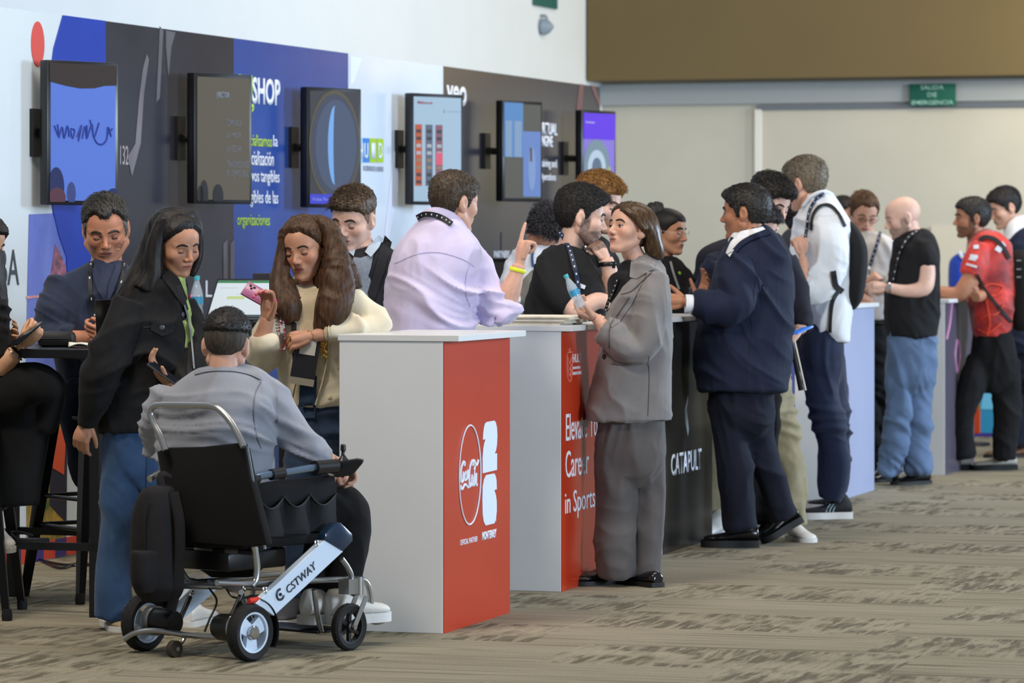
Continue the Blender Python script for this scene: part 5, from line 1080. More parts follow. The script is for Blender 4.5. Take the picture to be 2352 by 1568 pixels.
p.wear('blazer', dz, [('loft', [(556, 832, 882, 22, 32), (574, 784, 905, 44, 28), (600, 750, 930, 66, 16), (680, 746, 936, 72, 14), (780, 750, 932, 72, 14), (860, 752, 930, 72, 14)]), ('tube', [(762, 600, 6, 34), (746, 680, 4, 34), (748, 760, -10, 30)]), ('tube', [(918, 600, 10, 34), (936, 680, 10, 34), (932, 760, -6, 30)])], voxel=.010)
p.patch([(812, 590), (828, 592), (858, 582), (852, 614), (838, 660), (822, 720), (810, 700), (806, 630)], gs, 'shirt_front', on=['blazer'], off=4)
cl = cloth('collar_pale_blue', (168, 186, 206), .8); p.patch([(870, 540), (880, 548), (870, 568), (852, 590), (838, 578), (848, 562)], cl, 'collar', on=['blazer', 'shirt_front', 'person'], off=10); p.patch([(790, 556), (800, 560), (816, 574), (812, 588), (796, 574)], cl, 'collar', on=['blazer', 'shirt_front'], off=8)
p.patch([(884, 540), (900, 556), (884, 620), (856, 700), (840, 740), (838, 690), (858, 630), (872, 580)], dz, 'lapel', on=['blazer', 'shirt_front'], off=4)
p.wear('trousers', navy_tr, [('loft', [(860, 760, 920, 66, 8), (930, 762, 918, 66, 8)]), ('tube', [(800, 920, 8, 40), (796, 1100, 8, 32), (792, 1310, 10, 26)]), ('tube', [(876, 920, 8, 40), (878, 1100, 8, 32), (880, 1310, 10, 26)])], voxel=.016)
for x in (792, 880): q = G(x, 1342); p.shoe((V(q),), (q+V((-.08, -.22, 0)),), shoe_blk, sole_blk)
p.done()
BAGS1, BAGS2 = [], []
# --- curly-haired man bending behind
p = Person(18.4, 'curly-haired man in white shirt and grey vest bending down behind the raised finger', SK_M)
p.head(1250, 532, 0, 108, 20, 50, 14, lid=-30); p.neck(1238, 580, 20, 24)
p.hair(hairm('hair_curly', (30, 30, 34), (70, 68, 74)), top=.030, side=.022, back=.024, locks=2200, comb=(.3, .2, -.8), lock_len=.026, lock_lift=.012, lockw=.0018, seed=31, rough=.006)
p.wear('shirt', cloth('shirt_white_soft', (214, 222, 236), .8), [('loft', [(556, 1216, 1262, 30, 10), (572, 1186, 1290, 50, 14), (600, 1168, 1310, 66, 14), (660, 1180, 1310, 66), (760, 1190, 1300, 60), (860, 1194, 1296, 60)]), ('tube', [(1190, 600, 0, 26), (1176, 650, -20, 24), (1190, 700, -40, 20)])], voxel=.012)
p.wear('vest', cloth('vest_grey', (124, 122, 118), .85), [('loft', [(596, 1196, 1300, 62, 12), (650, 1182, 1316, 72), (740, 1180, 1312, 68), (860, 1186, 1304, 66)])], voxel=.012)
p.strap([(1226, 566), (1222, 590), (1224, 612)], 6, mat('lanyard_blue', (20, 60, 110), .6), on=['shirt'], off=4)
p.wear('trousers', navy_tr, [('loft', [(840, 1190, 1300, 60), (900, 1192, 1298, 60)]), ('tube', [(1216, 880, 0, 32), (1214, 1040, 0, 26), (1212, 1200, 0, 22)]), ('tube', [(1274, 880, 0, 32), (1274, 1040, 0, 26), (1276, 1200, 0, 22)])], voxel=.018)
for x in (1212, 1276): q = G(x, 1238); p.shoe((V(q),), (q+V((0, -.24, 0)),), shoe_blk, sole_blk)
p.done()

# --- bearded man in black T-shirt
p = Person(16.85, 'dark-haired bearded man in a black T-shirt, hand at his chin', SK_P)
p.head(1334, 500, 0, 130, 96, 6, 4, lid=6, beard='full', lips=(170, 112, 108)); p.H['bc'] = (50, 38, 33); p.H['ba'] = .88
p.neck(1306, 582, 6, 32); p.brows(H_BLK, 1.5)
p.hair(hairm('hair_black_matte', (18, 17, 18), (44, 40, 38), .7), [(0, .066), (30, .062), (48, .052), (60, .036), (68, .026), (76, .0), (84, -.006), (92, .034), (104, .036), (112, .0), (130, -.046), (180, -.058)], top=.026, side=.008, back=.012, bumps=((0, .8, .7, .012, .05),), locks=3200, comb=(0, .75, .3), lock_len=.022, lock_lift=.004, seed=33, rough=.003)
bt_ = cloth('tshirt_black', (26, 26, 28), .85, var=.06)
p.wear('tshirt', bt_, [('loft', [(566, 1266, 1326, 34, 4), (584, 1246, 1348, 50), (612, 1230, 1366, 66), (650, 1216, 1384, 74), (710, 1212, 1392, 78), (770, 1214, 1380, 80), (860, 1220, 1370, 80)]), ('tube', [(1262, 622, -20, 40), (1270, 660, -50, 40), (1292, 688, -66, 35), (1308, 700, -72, 31)]), ('tube', [(1350, 640, 46, 34), (1374, 670, 50, 32)])], fold=(.006, 8, 11), voxel=.008)
p.strap([(1284, 532), (1296, 548), (1308, 572), (1316, 598), (1326, 640), (1332, 690)], 10, mat('lanyard_navy_blue', (16, 34, 66), .5), on=['tshirt'], marks=4, off=4)
p.arm([(1300, 694, -72, 26), (1326, 714, -78, 24), (1352, 700, -80, 21), (1378, 690, -76, 19), (1420, 706, -66, 16)]); p.hand(1416, 704, -66, (.9, .2, .1), (0, 1, -.2), curl=(30, 34, 38, 40), side='R', size=.9)
p.arm([(1372, 672, 50, 26), (1392, 664, 10, 23), (1402, 636, -20, 20), (1396, 606, -30, 17), (1392, 592, -32, 15)]); p.hand(1394, 598, -32, (-.55, -.85, .1), (-.5, .4, .8), curl=((55, 75, 50), (60, 80, 50), (62, 82, 52), (64, 84, 52)), side='L', size=.95, thumb=(.3, .85, -.5), tc=25)
mb = MB(); c = p.p(1396, 606, -30); mb.ring(c, V((-.05, 0, 1)), 18*p.k, 2.6*p.k, 28, 8, flat=2.0); mb.box(p.p(1408, 608, -38), (11*p.k, 12*p.k, 15*p.k)); p.piece('wristwatch', mb, black_plastic)
gb = text('.OPL', p.p(1312, 664, -84), V((1, -.2, 0)), V((-.1, 0, 1)), 38*p.k, 13*p.k, tex_white, None, 'shirt_print') if False else None
p.strap([(1322, 652), (1334, 656), (1344, 660)], 9, mat('print_white', (205, 212, 220), .6), name='shirt_print', on=['tshirt'], off=1)
blk_tr = cloth('trousers_black', (20, 20, 22), .9)
p.wear('trousers', blk_tr, [('loft', [(850, 1222, 1368, 72), (930, 1224, 1366, 72)]), ('tube', [(1260, 910, 0, 38), (1256, 1100, 0, 30), (1254, 1270, 0, 24)]), ('tube', [(1332, 910, 0, 38), (1334, 1100, 0, 30), (1336, 1270, 0, 24)])], voxel=.018)
for x in (1254, 1336): q = G(x, 1300); p.shoe((V(q),), (q+V((.22, .1, 0)),), shoe_blk, sole_blk)
p.done()

# --- ginger man
p = Person(17.35, 'tall ginger-haired man in a black T-shirt, behind the bearded man', SK_P)
p.head(1374, 470, 0, 126, 62, 10, 4, lid=-14, beard='full', lips=(176, 110, 104)); p.H['bc'] = (132, 84, 52); p.H['ba'] = .75
p.neck(1352, 548, 6, 31); p.brows(H_BRN, 1.5)
p.hair(H_GNG, top=.028, side=.010, back=.010, bumps=((0, .85, .6, .012, .04),), locks=2600, comb=(.2, .7, .35), lock_len=.030, lock_lift=.006, lockw=.0011, seed=35, rough=.004)
p.wear('tshirt', bt_, [('loft', [(540, 1330, 1378, 34, 4), (560, 1306, 1396, 50), (590, 1286, 1410, 64), (650, 1284, 1412, 70), (760, 1286, 1408, 70), (850, 1290, 1404, 70)]), ('tube', [(1392, 600, 10, 30), (1404, 640, 0, 29), (1402, 664, -6, 27)])], voxel=.012)
p.strap([(1344, 560), (1352, 600), (1362, 650), (1368, 690)], 12, lan_m, on=['tshirt'], marks=3, off=3); p.strap([(1370, 560), (1378, 600), (1390, 640)], 8, lan_m, on=['tshirt'], marks=3, off=3)
p.arm([(1402, 660, -6, 22), (1398, 700, -20, 19), (1370, 716, -40, 16)]); p.hand(1374, 715, -38, (-1, .1, -.1), (0, 1, 0), side='R', size=.9)
p.wear('trousers', navy_tr, [('loft', [(840, 1290, 1404, 66), (920, 1292, 1402, 66)]), ('tube', [(1318, 900, 0, 34), (1316, 1080, 0, 27), (1314, 1240, 0, 22)]), ('tube', [(1378, 900, 0, 34), (1380, 1080, 0, 27), (1382, 1240, 0, 22)])], voxel=.02)
for x in (1314, 1382): q = G(x, 1278); p.shoe((V(q),), (q+V((.22, .1, 0)),), shoe_blk, sole_blk)
p.done()

# --- woman with headband
p = Person(19.0, 'woman in black with a wide black headband and thin wire glasses, looking right', SK_M)
p.head(1532, 534, 0, 106, 62, 2, 3, g='f', lid=-4, lips=(160, 88, 88)); p.neck(1528, 600, 4, 20, k=.9); p.brows(H_BLK, 1.4)
p.hair(H_BLK, [(0, .062), (30, .060), (50, .04), (66, .012), (80, -.004), (100, -.01), (114, -.03), (180, -.055)], top=.010, side=.006, back=.016, seed=41, name='headband', rough=0, lump=0) 
p.mane(hairm('hair_bun', (20, 18, 18), (48, 44, 44)), [('tube', [(1500, 498, 4, 18), (1510, 488, 4, 20), (1526, 484, 4, 15)], 1.3), ('tube', [(1488, 530, 10, 14), (1494, 510, 8, 20), (1506, 500, 6, 22)], 1.3)], strand=(.010, 60, 40), voxel=.006, smooth=1)
p.specs(mat('glasses_clear', (196, 190, 176), .3, .3), y=.102, rnd=True, w=.022, h=.019)
p.wear('top', cloth('top_soft_black', (22, 22, 25), .9), [('loft', [(592, 1502, 1548, 24, 2), (604, 1484, 1566, 38), (630, 1476, 1578, 50), (700, 1476, 1580, 58), (800, 1482, 1576, 58)]), ('tube', [(1564, 626, 0, 22), (1578, 664, -16, 22), (1574, 694, -36, 17)]), ('tube', [(1496, 630, -10, 22), (1494, 680, -30, 20)])], voxel=.010)
p.strap([(1540, 600), (1548, 630), (1560, 664)], 5, mat('lanyard_grey', (120, 126, 130), .6), on=['top'], off=4)
p.dots([(1561, 627)], 4, mat('pin_green', (120, 170, 50), .5), name='pin', on=['top'])
p.arm([(1576, 694, -36, 13), (1586, 696, -50, 11)]); p.hand(1585, 696, -50, (.4, -.8, -.2), (-.3, .2, -1), side='R', size=.85, curl=(35, 38, 40, 42))
p.wear('trousers', blk_tr, [('loft', [(790, 1480, 1576, 56), (870, 1482, 1574, 56)]), ('tube', [(1504, 850, 0, 28), (1502, 1020, 0, 23), (1502, 1200, 0, 20)]), ('tube', [(1552, 850, 0, 28), (1554, 1020, 0, 23), (1554, 1200, 0, 20)])], voxel=.02)
for x in (1502, 1554): q = G(x, 1217); p.shoe((V(q),), (q+V((.16, -.14, 0)),), shoe_blk, sole_blk)
p.done()

# --- man in navy suit
p = Person(17.85, 'man in a navy suit seen from behind, gesturing over the counter with open hands', SK_T)
p.head(1712, 490, 0, 122, -108, 2, 0, lid=4, fat=.006, lips=(150, 88, 80)); p.neck(1714, 556, 4, 34, k=1.12); p.brows(H_BLK, 1.5)
p.hair(hairm('hair_black_soft', (20, 19, 19), (50, 46, 42)), top=.018, side=.011, back=.013, bumps=((0, .9, .6, .012, .05),), locks=2600, comb=(0, -.8, .3), lock_len=.022, lock_lift=.002, lockw=.0010, seed=43, rough=.002)
p.wear('shirt', cloth('shirt_white', (226, 230, 236), .7), [('loft', [(520, 1694, 1756, 32, 8), (536, 1682, 1766, 40, 6), (560, 1674, 1770, 46, 2), (620, 1676, 1770, 46, 2)])], voxel=.009)
nv = cloth('suit_navy', (23, 31, 54), .8, var=.08, sheen=.2)
p.wear('jacket', nv, [('loft', [(522, 1716, 1764, 26, 12), (536, 1694, 1782, 46, 8), (556, 1672, 1798, 62, 4), (590, 1652, 1812, 78, 2), (640, 1634, 1820, 88), (700, 1622, 1820, 92), (770, 1606, 1816, 94), (840, 1600, 1810, 94), (896, 1608, 1806, 92)]),
    ('tube', [(1690, 600, -60, 42), (1694, 650, -84, 46), (1698, 694, -96, 44), (1664, 706, -104, 37), (1624, 702, -110, 30), (1594, 698, -112, 25)]), ('tube', [(1660, 600, 60, 38), (1640, 660, 80, 40), (1610, 690, 60, 30), (1592, 700, 40, 24)])],
    fold=(.0065, 7, 9, [(1690, 700, -120, 60, 1.4), (1730, 600, -80, 60, .3)]), voxel=.008)
p.patch([(1700, 531), (1752, 520), (1758, 526), (1722, 540), (1690, 566), (1676, 590), (1667, 580), (1678, 555)], cloth('shirt_white', (226, 230, 236), .7), 'shirt_collar', on=['jacket', 'shirt'], off=5)
p.strap([(1768, 532), (1736, 541), (1706, 556), (1686, 576)], 11, nv, name='collar', on=['jacket'], off=4)
p.strap([(1714, 838), (1716, 868), (1718, 892)], 1.6, mat('seam_navy', (20, 27, 48), .8), name='back_vent', on=['jacket'], off=.8); p.strap([(1744, 560), (1732, 680), (1724, 790), (1715, 840)], 1.1, mat('seam_navy', (20, 27, 48), .8), name='seam', on=['jacket'], off=.3)
p.strap([(1726, 590), (1742, 640), (1748, 690)], 1.4, mat('seam_navy', (20, 27, 48), .8), name='seam', on=['jacket'], off=.4)
mb = MB(); mb.tube([p.p(1598, 698, -112), p.p(1574, 697, -114)], 21*p.k, 18, 1); mb.tube([p.p(1594, 700, 40), p.p(1584, 700, 38)], 20*p.k, 18, 1); p.piece('shirt_cuffs', mb, cloth('shirt_white', (226, 230, 236), .7))
p.arm([(1590, 696, -112, 16), (1574, 694, -112, 14)]); p.hand(1576, 694, -112, (-1, -.05, .1), (.1, .3, 1), curl=((18, 20, 14), (20, 22, 15), (24, 26, 16), (28, 30, 18)), side='L', size=1.0, thumb=(.7, .65, -.25), tc=4)
p.arm([(1604, 698, 50, 16), (1590, 694, 30, 14)]); p.hand(1606, 692, 20, (.35, -.9, -.2), (-.9, .1, -.6), curl=(14, 16, 18, 22), side='L', size=.95, thumb=(.7, .6, -.2), tc=0)
nt_ = cloth('suit_trousers_navy', (20, 24, 40), .85, var=.1)
p.wear('trousers', nt_, [('loft', [(860, 1628, 1786, 76), (900, 1628, 1782, 76), (950, 1630, 1776, 70)]), ('tube', [(1672, 930, -14, 46), (1682, 1010, -20, 42), (1690, 1100, -22, 40), (1700, 1180, -20, 37), (1704, 1206, -20, 35)]), ('tube', [(1730, 930, 14, 46), (1742, 1010, 10, 38), (1762, 1080, 20, 32), (1786, 1140, 34, 31), (1804, 1180, 44, 30)])], fold=(.006, 9, 6), voxel=.009)
p.shoe((1742, 1256), (1612, 1256), shoe_blk, sole_blk, H=.11, Wd=.10, soleh=.03); a = G(1754, 1248); p.shoe((a+V((.19, .06, .105)),), (a,), shoe_blk, sole_blk, H=.10, Wd=.10, soleh=.03)
p.done()

# --- man in khakis
p = Person(18.95, 'man in a dark jacket and khaki trousers holding a blue phone low', SK_P)
p.head(1766, 468, 0, 116, 50, 18, 8, lid=-26); p.neck(1764, 540, 12, 30); p.brows(H_BLK, 1.4)
p.hair(hairm('hair_black_soft', (20, 19, 19), (50, 46, 42)), top=.034, side=.012, back=.014, bumps=((0, .9, .5, .016, .05),), locks=2000, comb=(.2, .9, .1), lock_len=.030, lock_lift=.004, lockw=.0011, seed=45, rough=.004)
dk = cloth('jacket_midnight', (27, 28, 40), .8, var=.06)
p.wear('jacket', dk, [('loft', [(540, 1700, 1790, 40, 8), (562, 1640, 1800, 62, 4), (586, 1606, 1812, 76), (640, 1598, 1818, 82), (740, 1600, 1816, 84), (840, 1610, 1812, 82)]), ('tube', [(1796, 600, 10, 34), (1816, 650, 6, 34), (1832, 700, -6, 31), (1842, 736, -30, 26), (1838, 752, -40, 23)])], fold=(.006, 7, 10), voxel=.011)
p.arm([(1840, 748, -40, 16), (1836, 760, -48, 15)]); p.hand(1838, 758, -50, (-.6, .45, -.2), (.3, -1, -.3), curl=(24, 30, 34, 38), side='R', size=.95, thumb=(.7, .6, -.2), tc=5)
kh = cloth('khaki', (150, 140, 112), .85, var=.10)
p.wear('trousers', kh, [('loft', [(830, 1652, 1812, 76), (880, 1650, 1816, 76), (930, 1652, 1814, 70)]), ('tube', [(1782, 920, 0, 42), (1796, 1000, -14, 37), (1810, 1080, -10, 35), (1820, 1150, 6, 30), (1824, 1200, 10, 27)]), ('tube', [(1690, 920, 0, 44), (1670, 1000, 4, 40), (1654, 1080, 6, 36), (1646, 1150, 8, 33), (1646, 1192, 8, 31)])], fold=(.009, 9, 10), voxel=.010)
p.shoe((1820, 1238), (1862, 1246), shoe_wht, sole_wht, H=.085, Wd=.10); p.shoe((1664, 1216), (1618, 1238), shoe_wht, sole_wht, H=.12, Wd=.11)
p.done()

# --- glasses man (mostly hidden)
p = Person(18.42, 'curly-haired man with black-rimmed glasses, half hidden behind the navy suit', SK_P)
p.head(1740, 522, 0, 104, 58, 20, 6, lid=-16); p.neck(1744, 575, 8, 26); p.brows(H_BLK, 1.2)
p.hair(hairm('hair_curly', (30, 30, 34), (70, 68, 74)), top=.026, side=.014, back=.014, bumps=((0, .9, .6, .014, .06),), locks=1500, comb=(.3, .2, -.8), lock_len=.022, lock_lift=.010, lockw=.0016, seed=47, rough=.005)
p.specs(gls_b, y=.103); p.wear('shirt', cloth('shirt_dark_grey', (60, 60, 68)), [('loft', [(580, 1716, 1772, 30), (600, 1696, 1790, 46), (700, 1690, 1796, 56), (800, 1694, 1792, 56)])], voxel=.016)
p.wear('trousers', blk_tr, [('loft', [(790, 1692, 1794, 54), (860, 1694, 1792, 54)]), ('tube', [(1718, 840, 0, 26), (1716, 1200, 0, 19)]), ('tube', [(1768, 840, 0, 26), (1770, 1200, 0, 19)])], voxel=.02)
for x in (1716, 1770): q = G(x, 1238); p.shoe((V(q),), (q+V((-.1, -.12, 0)),), shoe_blk, sole_blk)
p.done()

# --- dark-haired woman behind, back view
p = Person(21.4, 'back-turned person with long black hair in a dark grey top', SK_M)
p.head(1832, 490, 0, 96, 160, 0, 0, g='f'); p.neck(1830, 545, 0, 20)
p.hair(H_BLK, 'fem', top=.014, side=.012, back=.02, seed=48); p.mane(H_BLK, [('loft', [(445, 1820, 1846, 20), (462, 1808, 1860, 34), (490, 1804, 1866, 38, -4), (515, 1808, 1862, 30, -14), (530, 1818, 1852, 18, -20)])], strand=(.004, 90, 4), voxel=.008)
p.wear('top', cloth('top_grey_dark', (56, 56, 64), .9), [('loft', [(530, 1808, 1858, 24), (548, 1792, 1880, 40), (574, 1780, 1894, 48), (660, 1782, 1892, 52), (760, 1786, 1888, 54)])], voxel=.014)
p.wear('trousers', blk_tr, [('loft', [(750, 1786, 1888, 52), (830, 1788, 1886, 52)]), ('tube', [(1812, 810, 0, 26), (1810, 1110, 0, 18)]), ('tube', [(1862, 810, 0, 26), (1864, 1110, 0, 18)])], voxel=.02)
for x in (1810, 1864): q = G(x, 1143); p.shoe((V(q),), (q+V((0, .22, 0)),), shoe_blk, sole_blk)
p.done()

# --- tall man in white shirt
p = Person(19.8, 'tall man in a loose white shirt and navy trousers wearing a black backpack', SK_L)
p.head(1850, 424, 0, 114, -128, 10, 0, lid=-16); p.neck(1866, 492, 2, 30); p.brows(H_BRN)
p.hair(H_SB, top=.022, side=.008, back=.012, bumps=((0, .9, .6, .014, .05),), locks=2600, comb=(0, -.8, .1), lock_len=.026, lock_lift=.003, lockw=.0010, seed=51, rough=.003)
ws = cloth('shirt_white_bright', (226, 230, 236), .75, var=.03, sheen=.2)
p.wear('shirt', ws, [('loft', [(442, 1868, 1908, 26, 6), (456, 1846, 1920, 42, 2), (480, 1836, 1934, 58), (520, 1834, 1950, 70), (580, 1836, 1956, 76), (640, 1836, 1956, 80), (700, 1846, 1956, 80), (752, 1858, 1950, 76), (784, 1890, 1948, 62, 4)]),
    ('tube', [(1896, 510, -40, 40), (1906, 570, -66, 43), (1904, 620, -78, 42), (1880, 654, -90, 36), (1858, 664, -100, 31), (1846, 650, -104, 27)]), ('tube', [(1856, 500, 50, 32), (1850, 570, 60, 34), (1842, 620, 30, 28)])],
    fold=(.008, 7, 9, [(1880, 640, -110, 60, 1.0)]), voxel=.009)
mb = MB(); mb.tube([p.p(x, y, d) for x, y, d in ((1846, 474, -30), (1866, 452, -40), (1888, 444, -34), (1906, 450, -10))], [11*p.k, 14*p.k, 14*p.k, 12*p.k], 12, 6, flat=.4); p.piece('collar', mb, ws, 180)
p.strap([(1893, 444), (1872, 460), (1858, 486), (1853, 520), (1848, 550)], 6, mat('lanyard_navy_blue', (16, 34, 66), .5), on=['shirt', 'collar'], marks=5, off=4); p.strap([(1850, 540), (1846, 562), (1838, 580)], 2.5, lan_m, on=['shirt'], off=4)
p.arm([(1850, 652, -102, 14), (1846, 616, -100, 13), (1843, 590, -98, 12)]); p.hand(1842, 588, -96, (-.2, -1, 0), (-.3, .2, 1), curl=((50, 70, 40), (55, 72, 40), (58, 74, 40), (60, 76, 40)), side='L', size=.9)
nj = cloth('chinos_navy', (26, 36, 62), .8, var=.10)
p.wear('trousers', nj, [('loft', [(740, 1848, 1940, 70), (790, 1838, 1940, 74), (840, 1840, 1938, 70)]), ('tube', [(1880, 820, -14, 46), (1888, 900, -24, 41), (1904, 980, -18, 35), (1916, 1050, -10, 31), (1914, 1110, -4, 30), (1906, 1140, 0, 27)]), ('tube', [(1900, 820, 24, 42), (1912, 920, 30, 34), (1926, 1010, 34, 28), (1920, 1120, 40, 24)])], fold=(.007, 10, 10), voxel=.009)
sp_ = mat('shoe_knit_black', (30, 32, 35), .8, bump=.4); w_ = p.shoe((1954, 1190), (1842, 1192), sp_, sole_wht, H=.105, Wd=.095, soleh=.032, stripes=(mat('trim_silver', (150, 170, 174), .4), 3)); p.shoe((1944, 1176), (1860, 1170), sp_, sole_wht, H=.10, Wd=.095, soleh=.032)
for pts, wd, nm in (([(1862, 528), (1866, 496), (1882, 474), (1906, 471), (1926, 490), (1942, 520)], 7, 'shoulder_strap'), ([(1914, 622), (1920, 655), (1936, 670)], 13, 'shoulder_strap'), ([(1930, 664), (1914, 690), (1908, 724), (1906, 764)], 8, 'hanging_strap')):
    if p.strap(pts, wd, mat('strap_black', (22, 23, 25), .7), name=nm, on=['shirt', 'collar'], off=4): BAGS1.append(p.kids.pop())
wb = p.done()

# --- bald man
p = Person(22.65, 'bald man in a black T-shirt and light blue jeans, wearing a silver watch', SK_P)
p.head(2074, 500, 0, 96, -84, 16, 0, lid=-20, beard='full', lips=(176, 110, 104)); p.H['bc'] = (96, 82, 76); p.H['ba'] = .7; p.neck(2084, 550, 4, 26, k=1.1); p.brows(H_SB, .8)
p.wear('tshirt', bt_, [('loft', [(526, 2086, 2128, 26, 2), (540, 2066, 2146, 42), (570, 2052, 2156, 56), (620, 2046, 2158, 62), (680, 2034, 2158, 66), (730, 2034, 2156, 66), (772, 2042, 2152, 62)]), ('tube', [(2118, 560, -30, 28), (2126, 590, -40, 28), (2128, 612, -46, 25)])], fold=(.006, 8, 10), voxel=.011)
p.strap([(2108, 528), (2086, 545), (2068, 575), (2058, 610), (2050, 650)], 6, lan_m, on=['tshirt'], marks=4, off=4)
p.arm([(2128, 606, -46, 20), (2128, 640, -54, 20), (2120, 662, -60, 19), (2084, 668, -64, 15), (2046, 662, -66, 12), (2036, 660, -66, 11)]); p.hand(2038, 660, -66, (-1, .0, 0), (.1, .6, 1), curl=((40, 50, 30), (42, 52, 30), (46, 56, 30), (50, 60, 34)), side='L', size=1.0, thumb=(.5, .8, -.3))
mb = MB(); mb.ring(p.p(2043, 661, -66), V((1, 0, 0)), 12.5*p.k, 1.6*p.k, 24, 8, flat=1.6); mb.lathe([(6*p.k, 0), (6*p.k, 3*p.k)], p.p(2041, 659, -77), V((0, -1, .1)), 18); p.piece('wristwatch', mb, chrome)
lj = cloth('jeans_light_blue', (90, 112, 144), .85, var=.16, vscale=9)
p.wear('trousers', lj, [('loft', [(758, 2036, 2152, 58), (800, 2036, 2154, 60), (850, 2036, 2148, 56)]), ('tube', [(2068, 830, -6, 32), (2062, 920, -10, 29), (2058, 1000, -10, 28), (2044, 1070, -6, 27), (2040, 1086, -6, 26)]), ('tube', [(2118, 830, 8, 33), (2114, 920, 6, 28), (2110, 1000, 6, 26), (2110, 1078, 4, 27)])], fold=(.008, 10, 9), voxel=.011)
p.shoe((2060, 1106), (1990, 1108), shoe_blk, sole_blk, H=.09); p.shoe((2132, 1110), (2050, 1114), shoe_blk, sole_blk, H=.09)
p.done()

# --- man with glasses, pale shirt
p = Person(23.1, 'brown-haired man with glasses in a pale shirt, facing the bald man', SK_L)
p.head(1982, 489, 0, 92, 14, 26, 4, lid=-22); p.neck(1990, 545, 8, 24); p.brows(H_BRN, 1.1)
p.hair(H_BRN, [(0, .078), (14, .080), (32, .082), (48, .055), (62, .028), (74, -.012), (84, -.012), (92, .03), (104, .032), (114, -.02), (180, -.06)], top=.016, side=.010, back=.012, locks=900, comb=(.6, .3, .2), lock_len=.03, lock_lift=.003, seed=53)
p.specs(gls_b, y=.102, w=.022, h=.012)
ls_ = cloth('shirt_pale_stone', (206, 202, 200), .8, var=.04)
p.wear('shirt', ls_, [('loft', [(534, 1970, 2018, 26, 8), (546, 1952, 2044, 44, 4), (570, 1942, 2066, 54), (640, 1944, 2060, 58), (700, 1958, 2052, 58), (736, 1964, 2042, 54)]), ('tube', [(2048, 560, 0, 26), (2062, 600, -20, 27), (2054, 640, -40, 22), (2040, 660, -50, 18)]), ('tube', [(1956, 570, 0, 24), (1946, 630, -20, 24), (1970, 670, -50, 20)])], fold=(.007, 8, 9), voxel=.012)
p.strap([(2022, 532), (2014, 560), (2004, 590), (1997, 612)], 7, mat('lanyard_navy_blue', (16, 34, 66), .5), on=['shirt'], marks=4, off=3); p.strap([(1997, 612), (1994, 640)], 5, chrome, name='lanyard_clip', on=['shirt'], off=4)
p.arm([(2044, 658, -50, 15), (2010, 668, -60, 12)]); p.hand(2010, 666, -60, (-1, -.4, 0), (0, .5, 1), curl=(35, 45, 48, 50), side='L', size=.95)
p.arm([(1968, 668, -50, 14), (1990, 692, -60, 12), (2004, 694, -62, 11)]); p.hand(1990, 650, -60, (.5, -.4, -.1), (.3, .4, 1), curl=(55, 60, 60, 60), side='R', size=.9)
mb = MB(); mb.tube([p.p(x, y, d) for x, y, d in ((1964, 741, -10), (1975, 742, -46), (2003, 742, -56), (2032, 742, -46), (2042, 741, -10))], 6*p.k, 8, 6, flat=.5); p.piece('belt', mb, mat('belt_black', (16, 15, 15), .4))
p.wear('trousers', blk_tr, [('loft', [(738, 1964, 2042, 54), (790, 1962, 2044, 56), (850, 1966, 2042, 52)]), ('tube', [(1986, 830, 0, 26), (1996, 920, -4, 22), (2006, 1010, -4, 20), (2018, 1080, 0, 20)]), ('tube', [(2024, 830, 0, 26), (2030, 940, 6, 22), (2036, 1070, 8, 19)])], voxel=.013)
p.shoe((2024, 1104), (1978, 1106), shoe_blk, sole_blk, H=.085); p.shoe((2040, 1098), (2000, 1096), shoe_blk, sole_blk, H=.085)
p.done()

# --- head seen between
p = Person(25.5, 'black-haired person barely seen just left of the brown-haired man with glasses', SK_T)
p.head(1938, 494, 0, 82, 40, 10, 0); p.neck(1934, 540, 4, 20); p.hair(H_BLK, top=.014, side=.008, back=.01, seed=55)
p.wear('top', cloth('top_soft_black', (22, 22, 25), .9), [('loft', [(532, 1916, 1956, 20), (550, 1896, 1972, 36), (640, 1892, 1976, 44), (760, 1894, 1974, 44)])], voxel=.02)
p.wear('trousers', blk_tr, [('loft', [(750, 1896, 1972, 42), (800, 1898, 1970, 42)]), ('tube', [(1916, 790, 0, 20), (1914, 1030, 0, 15)]), ('tube', [(1954, 790, 0, 20), (1956, 1030, 0, 15)])], voxel=.02)
for x in (1914, 1956): q = G(x, 1051); p.shoe((V(q),), (q+V((0, -.24, 0)),), shoe_blk, sole_blk)
p.done()

# --- man in red racing shirt
p = Person(24.1, 'short-bearded man in a bright red patterned team shirt', SK_T)
p.head(2232, 502, 0, 90, -84, 2, 0, lid=4, beard='full', lips=(140, 84, 78)); p.H['bc'] = (40, 30, 27); p.H['ba'] = .75; p.neck(2244, 552, 4, 23); p.brows(H_BLK, 1.5)
p.hair(hairm('hair_black_soft', (20, 19, 19), (50, 46, 42)), top=.018, side=.012, back=.014, locks=1400, comb=(0, -.6, -.4), lock_len=.016, lock_lift=.002, seed=57, rough=.002)
rs = mat('jersey_red', (206, 48, 34), .6, var=.6, vscale=7, c2=(122, 24, 26), bump=.3, bscale=300, sheen=.3)
p.wear('jersey', rs, [('loft', [(528, 2244, 2286, 26, 2), (542, 2232, 2306, 42), (570, 2224, 2322, 54), (640, 2226, 2328, 58), (720, 2228, 2326, 60), (772, 2236, 2310, 56)]), ('tube', [(2252, 566, -36, 26), (2240, 600, -50, 29), (2232, 628, -58, 27), (2228, 636, -60, 26)])], fold=(.007, 8, 9), voxel=.011)
